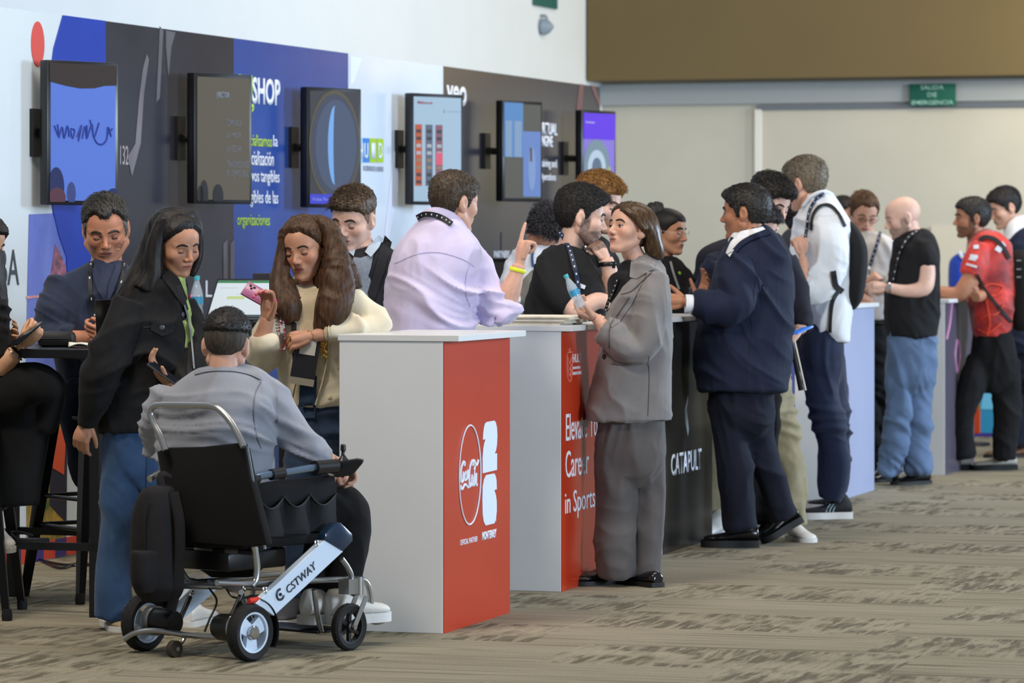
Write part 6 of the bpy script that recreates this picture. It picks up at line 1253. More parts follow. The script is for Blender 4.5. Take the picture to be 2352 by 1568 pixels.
for pts, wd in (([(2256, 660), (2275, 652), (2298, 655), (2304, 662), (2290, 676), (2268, 678), (2256, 664)], 3.5), ([(2266, 690), (2274, 740), (2268, 770)], 4), ([(2250, 735), (2266, 725), (2290, 720), (2306, 700)], 3), ([(2246, 756), (2270, 764), (2300, 742)], 3.5)): p.strap(pts, wd, mat('jersey_orange', (218, 70, 42), .6), name='jersey_print', on=['jersey'], off=1)
for a, b, wd in (((2236, 567), (2248, 566), 9), ((2228, 588), (2246, 590), 9), ((2225, 594), (2242, 597), 4), ((2219, 606), (2244, 613), 5), ((2288, 568), (2300, 576), 12), ((2300, 556), (2308, 566), 7)): p.strap([a, b], wd, MARKW, name='jersey_badge', on=['jersey'], off=1)
p.arm([(2236, 630, -58, 22), (2216, 662, -66, 21), (2200, 676, -66, 18), (2170, 672, -60, 15), (2150, 668, -56, 13)]); p.hand(2152, 668, -56, (-1, 0, .1), (0, 1, 0), side='L', size=.95)
p.arm([(2270, 650, 30, 16), (2256, 676, -50, 14), (2240, 682, -80, 13)]); p.hand(2248, 674, -70, (-.6, -.6, -.2), (.3, .5, .5), side='R', size=.8)
p.wear('trousers', blk_tr, [('loft', [(758, 2234, 2322, 54), (810, 2232, 2330, 56), (850, 2230, 2326, 52)]), ('tube', [(2256, 830, -10, 34), (2230, 890, -30, 32), (2208, 960, -34, 28), (2210, 1020, -24, 27), (2212, 1044, -20, 25)]), ('tube', [(2306, 830, 10, 36), (2312, 900, 0, 32), (2310, 980, -10, 29), (2308, 1050, -10, 26)])], fold=(.007, 8, 7), voxel=.011)
sg_ = mat('shoe_silver_grey', (168, 166, 158), .4, var=.1)
p.shoe((2226, 1078), (2140, 1080), sg_, rubber, H=.105, Wd=.10, soleh=.03); p.shoe((2332, 1078), (2236, 1080), sg_, rubber, H=.105, Wd=.10, soleh=.03)
for pts, wd in (([(2248, 552), (2262, 544), (2284, 548), (2302, 564), (2320, 594)], 9), ([(2244, 630), (2262, 664), (2290, 700), (2324, 740)], 7)):
    if p.strap(pts, wd, mat('strap_black', (22, 23, 25), .7), name='shoulder_strap', on=['jersey'], off=4): BAGS2.append(p.kids.pop())
rb_ = p.done()

# --- man in suit at the right edge
p = Person(25.6, 'man in a dark navy suit at the right picture edge, smiling down', SK_L)
p.head(2308, 478, 0, 88, -74, 20, 0, lid=-18); p.neck(2330, 536, 6, 24); p.brows(H_BLK, 1.2)
p.hair(H_BLK, top=.020, side=.010, back=.012, locks=1200, comb=(0, -.8, .2), lock_len=.022, lock_lift=.002, seed=59)
p.wear('shirt', cloth('shirt_white', (226, 230, 236), .7), [('loft', [(496, 2330, 2364, 26, -4), (520, 2312, 2370, 36, -4), (560, 2308, 2372, 44, -4)])], voxel=.014)
p.wear('jacket', nv, [('loft', [(498, 2344, 2376, 24, 10), (516, 2324, 2392, 42, 6), (550, 2308, 2404, 56), (640, 2304, 2410, 62), (760, 2302, 2408, 62), (812, 2304, 2404, 60)]), ('tube', [(2352, 560, -40, 26), (2352, 640, -50, 26), (2320, 680, -60, 20)])], voxel=.014)
p.wear('trousers', nt_, [('loft', [(800, 2308, 2402, 56), (850, 2310, 2400, 54)]), ('tube', [(2334, 830, 0, 26), (2336, 1020, 0, 19)]), ('tube', [(2376, 830, 0, 26), (2378, 1020, 0, 19)])], voxel=.02)
br_ = mat('shoe_brown', (92, 62, 40), .5)
for x in (2338, 2378): q = G(x, 1050); p.shoe((V(q),), (q+V((-.24, -.05, 0)),), br_, sole_blk)
p.done()
# ------------------------------------------------------------------ power wheelchair
wa = G(335, 1495); wb_ = G(570, 1518); rh = (wb_-wa).normalized(); fh_ = V((-rh.y, rh.x, 0)); wo = (wa+wb_)/2
RP = Plane(wo+rh*.265, fh_); RP.n = rh
def wside(px, py, r):                                   # point of the chair's vertical side plane at offset r
    rr = V(((px-CX)/F, 1, -(py-YH)/F)); c = V((0, 0, HC)); t = (wo+rh*r-c).dot(rh)/rr.dot(rh); return c+rr*t
def wback(px, py, f):
    rr = V(((px-CX)/F, 1, -(py-YH)/F)); c = V((0, 0, HC)); t = (wo+fh_*f-c).dot(fh_)/rr.dot(fh_); return c+rr*t
def wc(r, f, z): return wo+rh*r+fh_*f+Z*z
wch = thing('power_wheelchair', wo, 'folding power wheelchair with white branded side beam, black fabric back and silver frame', 'wheelchair')
steel = mat('frame_silver', (176, 178, 180), .28, .9); wfab = cloth('chair_fabric_black', (17, 17, 19), .9, var=.1); beam_w = mat('beam_white', (206, 222, 240), .3); cap_b = mat('cap_navy', (24, 46, 70), .2, coat=.4); motor = mat('motor_black', (22, 22, 24), .35)
def wheel(ctr, R, wd, spokes, name, hub, tyre=rubber, drop=0):
    t = MB(); h = wd/2; ax = rh
    t.lathe([(R*.70, -h*.8), (R*.90, -h), (R*.985, -h*.6), (R, 0), (R*.985, h*.6), (R*.90, h), (R*.70, h*.8)], ctr, ax, 48, closed=True)
    for k in range(40):
        a = 2*math.pi*k/40; e1 = fh_*math.cos(a)+Z*math.sin(a)
        t.box(ctr+e1*R*.985+ax*h*.45*(1 if k % 2 else -1), (.004, .004, .004))
    o = t.build(name, tyre, wch, smooth=True)
    r_ = MB(); r_.lathe([(R*.64, -h*.75), (R*.76, -h*.8), (R*.76, h*.85), (R*.64, h*.75)], ctr, ax, 44, closed=True); 
    for k in range(spokes):
        a = 2*math.pi*k/spokes+.5; e1 = fh_*math.cos(a)+Z*math.sin(a); e2 = ax.cross(e1)
        w0, w1 = (R*.22, R*.16) if spokes == 3 else (R*.09, R*.07)
        r_.prism([(R*.1, -w0), (R*.72, -w1*(1.9 if spokes == 3 else 1)), (R*.72, w1*(1.9 if spokes == 3 else 1)), (R*.1, w0)], ctr-ax*h*.35, e1, e2, ax*h*.7)
    r_.build('rim', hub, o)
    c = MB(); c.lathe([(R*.24, -h*1.0), (R*.24, h*.9), (R*.20, h*1.05), (R*.10, h*1.1)], ctr, ax, 28); c.build('hub', chrome if spokes == 3 else hub, o)
    return o
RR = .102
wheel(wc(.262, 0, RR), RR, .052, 3, 'rear_wheel', beam_w); wheel(wc(-.262, 0, RR), RR, .052, 3, 'rear_wheel', beam_w)
wheel(wc(.292, .485, .085), .085, .036, 6, 'front_wheel', mat('wheel_black', (24, 24, 26), .4)); wheel(wc(-.20, .50, .085), .085, .036, 6, 'front_wheel', mat('wheel_black', (24, 24, 26), .4))
for s_ in (1, -1):
    m_ = MB(); m_.lathe([(.045, 0), (.048, .01), (.048, .10), (.040, .12), (.012, .125)], wc(s_*.225, 0, RR+.01), -rh*s_, 28); o = m_.build('motor', motor, wch)
    m_ = MB(); m_.lathe([(.054, -.004), (.054, .030)], wc(s_*.225, 0, RR+.01), -rh*s_, 28); m_.build('gearbox', steel, o)
    m_ = MB(); pts = [wc(s_*.262, .118*math.cos(a), RR+.118*math.sin(a)) for a in np.linspace(math.radians(-30 if s_ > 0 else -10), math.radians(75), 9)]; m_.tube(pts, .006, 8, 2, flat=5, up=tuple(rh)); m_.build('mudguard', black_plastic, wch)
def beam(r, pts, cap, nm, thick=.030):
    q = [wside(x, y, r) for x, y in pts]; m_ = MB(); k = len(q); vs = q+[p_-rh*thick for p_ in q]
    m_.add(vs, [tuple(range(k)), tuple(range(2*k-1, k-1, -1))]+[(i, (i+1) % k, (i+1) % k+k, i+k) for i in range(k)]); o = m_.build(nm, beam_w, wch, bevel=.003, smooth=False)
    if cap:
        q = [wside(x, y, r+.004) for x, y in cap]; m_ = MB(); k = len(q); m_.add(q+[p_-rh*(thick+.008) for p_ in q], [tuple(range(k)), tuple(range(2*k-1, k-1, -1))]+[(i, (i+1) % k, (i+1) % k+k, i+k) for i in range(k)]); m_.build('beam_cap', cap_b, o, bevel=.004)
    return o
bo = beam(.285, [(588, 1386), (630, 1414), (789, 1266), (746, 1240)], [(746, 1240), (788, 1266), (811, 1242), (810, 1226), (782, 1199), (772, 1201), (748, 1226)], 'side_beam')
beam(-.245, [(391, 1396), (414, 1428), (520, 1335), (494, 1322), (450, 1340)], None, 'side_beam')
d_ = wside(735, 1288, .286)-wside(640, 1375, .286); bx_ = d_.normalized(); by_ = rh.cross(bx_); by_ = by_ if by_.z > 0 else -by_
tw = mat('brand_letter_dark', (26, 34, 52), .4)
o_ = wside(661, 1362, .286); text('CSTWAY', o_-by_*.004, bx_, by_, .170, .030, tw, bo, off=.002, bold=.005)
m_ = MB(); c_ = wside(642, 1366, .286)+bx_*.004; m_.ring(c_+rh*.002, rh, .0185, .0042, 30, 8, arc=(.9, 5.4), flat=.4); m_.ball(c_+rh*.002, (.006, .006, .006), 12); m_.build('logo_mark', tw, bo)
m_ = MB()
for x, y in ((727, 1247), (608, 1354)): m_ = MB(); m_.ring(wside(x, y, .290), rh, .009, .0025, 20, 8); m_.cyl(wside(x, y, .25), wside(x, y, .294), .005); m_.build('pin', chrome, bo)
def rt(name, pts, r, m_=steel, side=.24, par=wch, n=12, sub=6):
    k = MB(); k.tube([wside(x, y, side) if not isinstance(x, V) else x for x, y in pts], r, n, sub); return k.build(name, m_, par)
# push bar, back fabric
k = MB(); k.tube([wback(x, y, -.03) for x, y in ((380, 1034), (368, 1000), (354, 974), (346, 950), (352, 934), (372, 930), (430, 930), (484, 932), (506, 942), (528, 966), (545, 994), (560, 1026))], .0125, 14, 5); k.build('push_bar', steel, wch)
back = [(365, 1034), (380, 1028), (460, 1026), (552, 1016), (560, 1030), (572, 1090), (590, 1160), (604, 1215), (612, 1250), (580, 1256), (500, 1250), (420, 1244), (402, 1236), (392, 1190), (374, 1110)]
q = [wback(x, y, -.005) for x, y in back]; k = MB(); n_ = len(q); k.add(q+[p_+fh_*.035 for p_ in q], [tuple(range(n_)), tuple(range(2*n_-1, n_-1, -1))]+[(i, (i+1) % n_, (i+1) % n_+n_, i+n_) for i in range(n_)]); k.build('backrest', wfab, wch, bevel=.006)
for a, b in (((560, 1026), (604, 1262)), ((366, 1036), (404, 1250))):
    k = MB(); k.tube([wback(a[0]+3, a[1], .01), wback(b[0], b[1], .01)], .013, 12, 1); k.build('back_post', motor, wch)
# seat
k = MB(); k.obox(wc(-.21, .03, .385), rh*.42, fh_*.42, Z*.055); k.build('seat_cushion', wfab, wch, bevel=.02)
k = MB(); k.obox(wc(-.14, .06, .30), rh*.24, fh_*.30, Z*.07); bt_o = k.build('battery', motor, wch, bevel=.008); k = MB(); k.obox(wc(-.10, .10, .372), rh*.2, fh_*.18, Z*.008); k.build('battery_plate', mat('plate_pale_blue', (140, 180, 214), .3), bt_o)
# side frame, both sides
rt('side_post', ((572, 1108), (574, 1150), (578, 1200), (584, 1252), (590, 1300), (588, 1330), (578, 1346)), .0125, side=.225)
for y0, y1 in ((1168, 1200), (1112, 1126)): rt('post_sleeve', ((574+(y0-1112)*.09, y0), (574+(y1-1112)*.09, y1)), .0155, motor, .225, sub=1)
rt('side_post', ((403, 1250), (407, 1276), (416, 1308), (430, 1330), (446, 1334)), .011, side=-.19)
k = MB(); a = wside(403, 1256, -.19); b = wside(584, 1268, .225); k.cyl(a, b, .011); o = k.build('cross_bar', motor, wch)
for t0, t1 in ((0, .08), (.27, .50), (.66, .82)): k = MB(); k.cyl(a.lerp(b, t0), a.lerp(b, t1), .0125); k.build('bar_sleeve', steel, o)
rt('base_tube', ((498, 1338), (560, 1340), (680, 1334), (780, 1330), (826, 1330), (842, 1338), (850, 1362), (853, 1398), (853, 1414)), .0105, side=.225)
rt('base_tube', ((420, 1336), (500, 1332), (600, 1322), (640, 1318)), .0105, side=-.19)
rt('front_tube', ((784, 1282), (796, 1298), (806, 1318), (808, 1336)), .010, side=.262)
k = MB(); a = wc(.292, .50, .20); k.box(wside(800, 1346, .26), (.05, .05, .055), M((rh, fh_, Z)).transposed()); k.lathe([(.019, -.03), (.019, .035)], wside(824, 1346, .275), Z, 20); k.build('caster_head', steel, wch)
for s_ in (-.024, .024):
    k = MB(); a = wside(824, 1366, .275)+rh*(s_+.012); b = wc(.292+s_, .485, .085); dv = (b-a); k.obox(a-fh_*.012, fh_*.024, rh*.004, dv); k.build('fork_blade', steel, wch)
k = MB(); k.cyl(wc(.26, .485, .085), wc(.324, .485, .085), .009); k.build('axle', chrome, wch)
k = MB(); k.tube([wc(-.19, .50, .21), wc(-.20, .50, .17), wc(-.20, .50, .085)], .010, 10, 3); k.build('fork_blade', steel, wch)
k = MB(); k.tube([wside(853, 1400, .225), wside(853, 1424, .225), wside(870, 1428, .225), wside(887, 1421, .225)], .0105, 12, 5); k.build('foot_tube', steel, wch)
k = MB(); k.obox(wc(-.16, .44, .055), rh*.34, fh_*.17, Z*.010); k.build('footplate', motor, wch, bevel=.003); k = MB(); k.tube([wc(-.17, .40, .215), wc(-.17, .44, .12), wc(-.16, .46, .06)], .010, 10, 3); k.build('footrest_hanger', steel, wch); k = MB(); k.tube([wc(.20, .40, .22), wc(.19, .43, .12), wc(.18, .46, .062)], .010, 10, 3); k.build('footrest_hanger', steel, wch)
k = MB(); k.tube([wc(-.19, .0, .24), wc(.22, .25, .235)], .010, 10, 1); k.tube([wc(.22, .0, .24), wc(-.19, .25, .235)], .010, 10, 1); k.build('folding_cross', steel, wch)
# anti-tip wheel and tube, shock struts, red cable
k = MB(); k.tube([wc(-.262, -.10, .050), wc(-.22, -.085, .075), wc(-.15, -.055, .085), wc(.0, -.02, .075), wc(.2, .0, .08)], .0105, 12, 5); k.build('rear_tube', steel, wch)
k = MB(); c_ = wc(-.035, -.075, .030); k.lathe([(.012, -.012), (.030, -.012), (.030, .012), (.012, .012)], c_, rh, 26); o = k.build('anti_tip_wheel', mat('wheel_brown_grey', (66, 58, 44), .6), wch); k = MB(); k.lathe([(.008, -.016), (.008, .018)], c_, rh, 14); k.tube([c_, c_+Z*.02+fh_*.04, c_+Z*.05+fh_*.06], .007, 8, 2); k.build('bracket', chrome, o)
for side, sg in ((-.20, ((441, 1360), (412, 1424))), (.20, ((560, 1352), (530, 1420)))):
    k = MB(); a = wside(*sg[0], side); b = wside(*sg[1], side); k.cyl(a.lerp(b, .15), a.lerp(b, .9), .0095); o = k.build('shock_strut', motor, wch); k = MB(); k.cyl(a, b, .005); k.ball(a, .010, 10); k.ball(b, .010, 10); k.build('strut_rod', chrome, o)
k = MB(); k.tube([wside(x, y, -.21) for x, y in ((402, 1352), (396, 1372), (388, 1392))], .006, 8, 4); k.tube([wside(x, y, .27) for x, y in ((572, 1380), (592, 1376))], .010, 8, 1); k.build('red_release', mat('lever_red', (206, 46, 30), .4), wch)
k = MB(); k.tube([wside(x, y, .0) for x, y in ((480, 1350), (498, 1380), (482, 1420), (470, 1450))], .004, 8, 5); k.tube([wside(x, y, .1) for x, y in ((520, 1352), (540, 1372), (600, 1366), (640, 1352))], .004, 8, 5); k.build('cables', motor, wch)
# armrest, joystick box, side pocket bag
k = MB(); k.tube([wside(x, y, .235) for x, y in ((566, 1104), (600, 1092), (660, 1084), (720, 1074), (752, 1072))], .0135, 14, 5); ar_ = k.build('armrest', mat('tube_blue_steel', (140, 166, 196), .2, .9), wch)
for pts, r in ((((562, 1106), (592, 1098)), .018), (((622, 1090), (650, 1085)), .020), (((722, 1074), (770, 1070)), .026)): k = MB(); k.tube([wside(x, y, .235) for x, y in pts], r, 16, 1); k.build('armrest_pad', motor, ar_)
k = MB(); k.tube([wside(576, 1104, .232), wside(571, 1114, .228)], .020, 14, 1); k.build('armrest_joint', chrome, ar_)
J = wside(806, 1074, .235); k = MB(); jb = [(-.055, .018), (-.02, .024), (.045, .034), (.070, .030), (.066, .018), (.03, -.026), (-.03, -.034), (-.055, -.020)]; k.prism(jb, J-fh_*.035+V((0, 0, 0)), V((1, 0, 0)), Z, V((0, .07, 0))); jo = k.build('joystick_box', mat('box_black', (22, 24, 28), .25), ar_, bevel=.006)
k = MB(); k.lathe([(.024, 0), (.022, .008), (.014, .016), (.010, .022), (.007, .028), (.007, .040), (.0105, .044), (.010, .062), (.006, .066)], J+V((-.028, .0, .020)), Z, 22); k.build('joystick', motor, jo)
k = MB(); k.tube([J+V((-.05, 0, -.01)), wside(760, 1090, .235), wside(740, 1078, .235)], .006, 8, 4); k.build('joystick_cable', chrome, ar_)
bagp = [(584, 1112), (640, 1102), (700, 1098), (768, 1090), (774, 1120), (770, 1160), (776, 1200), (720, 1222), (650, 1238), (600, 1236), (588, 1180)]
q = [wside(x, y, .21) for x, y in bagp]; k = MB(); n_ = len(q); k.add(q+[p_-rh*.012 for p_ in q], [tuple(range(n_)), tuple(range(2*n_-1, n_-1, -1))]+[(i, (i+1) % n_, (i+1) % n_+n_, i+n_) for i in range(n_)]); sb_ = k.build('side_bag', wfab, wch, bevel=.003)
for x0 in (592, 652, 712):
    k = MB(); nn = 9; vs = []
    for i in range(nn):
        t = i/(nn-1); x = x0+t*60; dip = 1156-(x0-592)*.07-14+26*math.sin(math.pi*t)
        for j in range(6):
            s_ = j/5; y = dip+(1232-(x0-592)*.10-dip)*s_; vs.append(wside(x, y, .212+.030*math.sin(math.pi*t)*(1-s_*.8)))
    k.add(vs, [(i*6+j, (i+1)*6+j, (i+1)*6+j+1, i*6+j+1) for i in range(nn-1) for j in range(5)]); k.build('pocket', cloth('pocket_black', (26, 27, 30), .8), sb_)
    k = MB(); k.tube([vs[i*6] for i in range(nn)], .003, 6, 2); k.build('pocket_hem', cloth('hem_grey', (46, 48, 50), .7), sb_)
# left armrest
k = MB(); k.tube([wc(-.235, .0, .62), wc(-.235, .10, .645), wc(-.235, .34, .64)], .013, 12, 5); k.build('armrest', steel, wch)

# backpack hung behind the chair
bp = thing('backpack', wback(350, 1380, -.1), 'charcoal backpack hanging on the back of the wheelchair', 'backpack')
q = Person(13.15, 'x', SK_L)
k = MB(); q._loft(k, [(1114, 352, 384, 26, 0, -40), (1128, 332, 396, 44, 0, -40), (1170, 314, 404, 56, 0, -40), (1230, 308, 410, 62, 0, -40), (1300, 308, 414, 64, 0, -40), (1352, 316, 414, 60, 0, -40), (1378, 332, 404, 44, 0, -40)]); bpm = cloth('backpack_charcoal', (30, 28, 30), .85, var=.15)
me = remesh(k, .008, 2); me.transform(M.Translation(-ORG[bp])); me.name = 'main_bag'; link('main_bag', me, bpm, bp, True, 180)
k = MB(); q._loft(k, [(1262, 310, 360, 30, -42, -40), (1272, 306, 366, 38, -46, -40), (1330, 308, 368, 40, -46, -40), (1360, 316, 362, 30, -42, -40)]); k.build('front_pocket', bpm, bp, ang=180)
k = MB(); k.tube([q.p(372, 1118, -10), q.p(368, 1098, -6), q.p(376, 1088, 0), q.p(392, 1096, 8)], .007, 8, 5, flat=2); k.build('carry_loop', bpm, bp)
k = MB(); k.tube([q.p(340, 1140, -56), q.p(332, 1200, -62), q.p(334, 1256, -62)], .0025, 6, 4); k.build('zipper', mat('zip_dark', (14, 14, 15), .5), bp)
k = MB(); k.tube([q.p(x, y, d) for x, y, d in ((398, 1130, -20), (412, 1200, -34), (412, 1290, -36), (404, 1350, -30), (392, 1400, -20))], .008, 8, 5, flat=2.4); k.build('shoulder_strap', bpm, bp)
# ------------------------------------------------------------------ tables, stools and small things
tm = mat('table_black', (24, 25, 28), .35, .2)
T0 = G(215, 1418)
tb_ = thing('high_table', T0, 'black high table with square metal legs where the man with glasses sits', 'table')
H1 = 1.052; fa = W; fb = U
k = MB(); k.obox(T0+W*.035-U*.02-W*.75+Z*(H1-.036), W*.77, U*.78, Z*.036); k.build('tabletop', tm, tb_, bevel=.003, smooth=False)
for a, b in ((0, 0), (-.68, 0), (0, .70), (-.68, .70)): k = MB(); k.obox(T0+W*(a-.02)+U*b, W*.042, U*.042, Z*(H1-.036)); k.build('leg', tm, tb_, bevel=.002, smooth=False)
for o, v in ((T0-W*.68, W*.66), (T0-W*.68+U*.70, W*.66)): k = MB(); k.obox(o+Z*.26, v, U*.03, Z*.03); k.build('foot_rail', tm, tb_, smooth=False)
k = MB(); k.obox(T0-W*.68+Z*.26, U*.70, W*.03, Z*.03); k.build('foot_rail', tm, tb_, smooth=False); k = MB(); k.obox(T0+Z*.26-W*.01, U*.70, W*.03, Z*.03); k.build('foot_rail', tm, tb_, smooth=False)
stm = mat('stool_black', (20, 21, 24), .3, .5)
def stool(c, e1, e2, label, h=.76):
    r = thing('bar_stool', c, label, 'stool', 'black metal bar stools'); c = V(c)
    k = MB(); k.obox(c-e1*.165-e2*.165+Z*(h-.02), e1*.33, e2*.33, Z*.02); k.build('seat', stm, r, bevel=.008)
    for a in (-1, 1):
        for b in (-1, 1):
            k = MB(); top = c+e1*a*.14+e2*b*.14+Z*(h-.02); bot = c+e1*a*.225+e2*b*.225; n = 8
            k.tube([top, top.lerp(bot, .5), bot], [.034, .029, .019], 4, 1, up=tuple(e1+e2)); k.build('leg', stm, r, ang=30)
            k = MB(); k.lathe([(.020, 0), (.022, .02), (.018, .045)], bot, Z, 14); k.build('foot_cap', rubber, r)
    for zz in (.30, .42):
        for e, g in ((e1, e2), (e2, e1)):
            for s_ in (-1, 1): k = MB(); f_ = .225-.085*zz/h; k.tube([c+g*s_*f_-e*f_+Z*zz, c+g*s_*f_+e*f_+Z*zz], .009, 8, 1); k.build('foot_rail', stm, r)
    return r
d1 = V((-.283, .37, 0)).normalized(); d2 = V((.37, .283, 0)).normalized()
stool((-1.715, 15.37, 0), d1, d2, 'black metal bar stool under the seated man with glasses')
s0 = G(16, 1425); stool(s0+V((-.225, .225, 0)), V((1, 0, 0)), V((0, 1, 0)), 'black metal bar stool at the left picture edge, under the woman in black')
# power strip and cables
ps = thing('power_strip', T0-W*.5+U*0+Z*.29, 'black power strip lying on the table foot rail', 'power strip'); c = P(76, 1247, 14.66)
k = MB(); k.box(c, (.125, .05, .040)); k.build('housing', black_plastic, ps, bevel=.006)
k = MB(); k.tube([c+V((-.06, 0, .01)), c+V((-.085, 0, .04)), c+V((-.05, -.01, .045)), c+V((.0, 0, .03))], .006, 8, 5); k.build('plug_cord', black_plastic, ps)
k = MB(); pts = [G(78, 1285), G(120, 1296), G(170, 1302), G(230, 1300), G(300, 1310)]; k.tube([q+Z*.008 for q in pts], .006, 8, 6); pts = [G(95, 1290), G(140, 1308), G(190, 1296), G(260, 1318)]; k.tube([q+Z*.008 for q in pts], .006, 8, 6); tag(k.build('power_cable', black_plastic), 'black power cables trailing on the carpet behind the table legs', 'cable')
# items on the table
def P2(x, y, Y): return P(x, y, Y)
def ontable(x, Y, z=H1): return V(((x-CX)*Y/F, Y, z))
cs = thing('glasses_case', ontable(126, 14.9), 'black zipped case on the high table beside the napkin', 'case')
k = MB(); k.obox(ontable(84, 14.85), V((.146, 0, 0)), V((0, .13, 0)), Z*.062); k.build('case_shell', mat('case_black', (22, 23, 25), .5), cs, bevel=.022); k = MB(); k.tube([ontable(x, 14.849, H1+.034) for x in (86, 126, 166)], .0022, 6, 2); k.build('zipper', mat('zip_grey', (70, 70, 72), .4, .6), cs)
k = MB(); nn = 12; vs = []
for i in range(nn):
    for j in range(7): u, v_ = i/(nn-1), j/6; vs.append(ontable(158+72*u, 14.66+.16*v_, H1+.004+.016*abs(math.sin(u*4+v_*3))*(1-u*.5)))
k.add(vs, [(i*7+j, (i+1)*7+j, (i+1)*7+j+1, i*7+j+1) for i in range(nn-1) for j in range(6)]); o = k.build('napkin', mat('napkin_white', (226, 222, 212), .9), ang=180); m_ = o.modifiers.new('s', 'SOLIDIFY'); m_.thickness = .004; m_.offset = 1; tag(o, 'crumpled white paper napkin on the high table edge', 'napkin')
def phone(name, c, ux, uy, w_, h_, case, scr, label, cat='phone', lens=True, t=.0085):
    c, ux, uy = V(c), V(ux).normalized(), V(uy); uy = (uy-ux*uy.dot(ux)).normalized(); n = ux.cross(uy); r = thing('smartphone', c, label, cat)
    k = MB(); k.obox(c-ux*w_/2-uy*h_/2-n*t/2, ux*w_, uy*h_, n*t); k.build('case', case, r, bevel=.003)
    k = MB(); k.obox(c-ux*w_*.46-uy*h_*.47-n*(t/2+.0012), ux*w_*.92, uy*h_*.94, n*.0008); k.build('screen', scr, r, smooth=False)
    if lens:
        k = MB()
        for a, b in ((.28, .40), (.28, .30), (.14, .35)): k.lathe([(.0052, 0), (.0052, .0022), (.003, .0026)], c+ux*w_*a+uy*h_*b+n*t/2, n, 14)
        k.build('camera_lens', mat('lens_black', (14, 14, 18), .15), r)
    return r
scr_off = mat('screen_dark', (22, 26, 34), .12); scr_on = glow('screen_blue', (70, 110, 200), .9)
phone('a', P(240, 728, 14.97), (1, .15, .05), (.05, -.35, 1), .072, .150, mat('case_phone_black', (20, 20, 24), .25), scr_off, 'black smartphone held by the seated man with glasses', lens=True)
phone('b', P(58, 768, 14.58), (.55, -.6, .15), (.75, .5, .62), .075, .155, scr_off, mat('case_clear', (150, 158, 140), .3), 'smartphone with blue reflecting glass held by the woman at the left edge', lens=False)
phone('c', P(374, 855, 13.90), (.15, 1, .2), (.83, .05, -.58), .065, .13, mat('phone_grey', (86, 88, 92), .25, .5), scr_off, 'dark smartphone held low by the woman in the denim jacket', lens=False)
pk = phone('d', P(604, 684, 14.35), (.36, .62, .60), (-.86, .05, .5), .074, .165, mat('case_pink', (150, 84, 124), .3, coat=.3), scr_off, 'pink smartphone with a beaded strap, held flat by the woman in cream')
cols = [mat('bead_white', (230, 226, 226), .3), mat('bead_red', (206, 40, 70), .3), mat('bead_pink', (240, 130, 170), .3)]
Yp = 14.33; pth = [(646, 688), (647, 716), (645, 730), (641, 760), (639, 785), (640, 798), (648, 803), (655, 797), (654, 770), (651, 745), (648, 722)]
q = catmull([(x, y, 0) for x, y in pth], 4)
for i, (x, y, _) in enumerate(q): k = MB(); k.ball(P(x, y, Yp), .0044 if i > 5 else .003, 8); k.build('strap_bead', cols[(i*5+i//3) % 3], pk)
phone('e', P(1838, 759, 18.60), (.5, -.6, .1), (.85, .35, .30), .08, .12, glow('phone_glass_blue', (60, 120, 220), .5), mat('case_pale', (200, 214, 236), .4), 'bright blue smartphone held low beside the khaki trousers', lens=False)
k = MB(); a = P(1816, 780, 18.5); b = P(1840, 896, 18.5); k.tube([a, b], [.016, .022], 14, 1, flat=.6); r = k.build('folder', mat('folder_black', (20, 20, 22), .6)); tag(r, 'rolled black folder with a white edge hanging below the blue phone', 'folder'); recentre(r, a); k = MB(); k.tube([a+V((.018, -.012, 0)), b+V((.022, -.014, 0))], .004, 8, 1); k.build('page_edge', paper, r)
# water bottle in the woman's hand and on the far table
pet = mat('bottle_plastic', (214, 228, 240), .06, alpha=.42, spec=.8); capm = mat('bottle_cap_teal', (70, 182, 190), .4); labm = mat('bottle_label', (60, 150, 190), .4)
def bottle(a, ax, h, label):
    ax = V(ax).normalized(); r = thing('water_bottle', a, label, 'bottle'); R = h*.145; k = MB()
    k.lathe([(R*.55, 0), (R*.92, h*.02), (R, h*.06), (R*.9, h*.14), (R, h*.2), (R*.88, h*.30), (R*.98, h*.36), (R*.98, h*.56), (R*.9, h*.64), (R*.62, h*.78), (R*.40, h*.87), (R*.40, h*.93)], a, ax, 28); k.build('bottle_body', pet, r, ang=60)
    k = MB(); k.lathe([(R*.47, 0), (R*.47, h*.085), (R*.42, h*.095)], V(a)+ax*h*.91, ax, 24); k.build('cap', capm, r)
    k = MB(); k.lathe([(R*1.0, 0), (R*1.0, h*.17)], V(a)+ax*h*.37, ax, 28); k.build('bottle_label', labm, r)
    return r
bottle(P(1336, 706, 15.70), V((-.42, 0, .85)), .155, 'small clear water bottle with a teal cap held by the woman in the grey suit')
TY = 17.6; zt2 = HC-(738-YH)*TY/F
T2 = P(438, 738, TY); T2.z = 0; tb2 = thing('high_table', T2, 'black high table with the open laptop in front of the blue board', 'table')
k = MB(); k.obox(T2+Z*(zt2-.05), W*.50, U*.58, Z*.05); k.build('tabletop', tm, tb2, bevel=.003, smooth=False)
for a, b in ((.02, .02), (.44, .02), (.02, .50), (.44, .50)): k = MB(); k.obox(T2+W*a+U*b, W*.04, U*.04, Z*(zt2-.05)); k.build('leg', tm, tb2, smooth=False)
bt2 = P(452, 730, 17.75); bt2.z = zt2; bottle(bt2, Z, .215, 'clear water bottle with a teal cap standing beside the laptop')
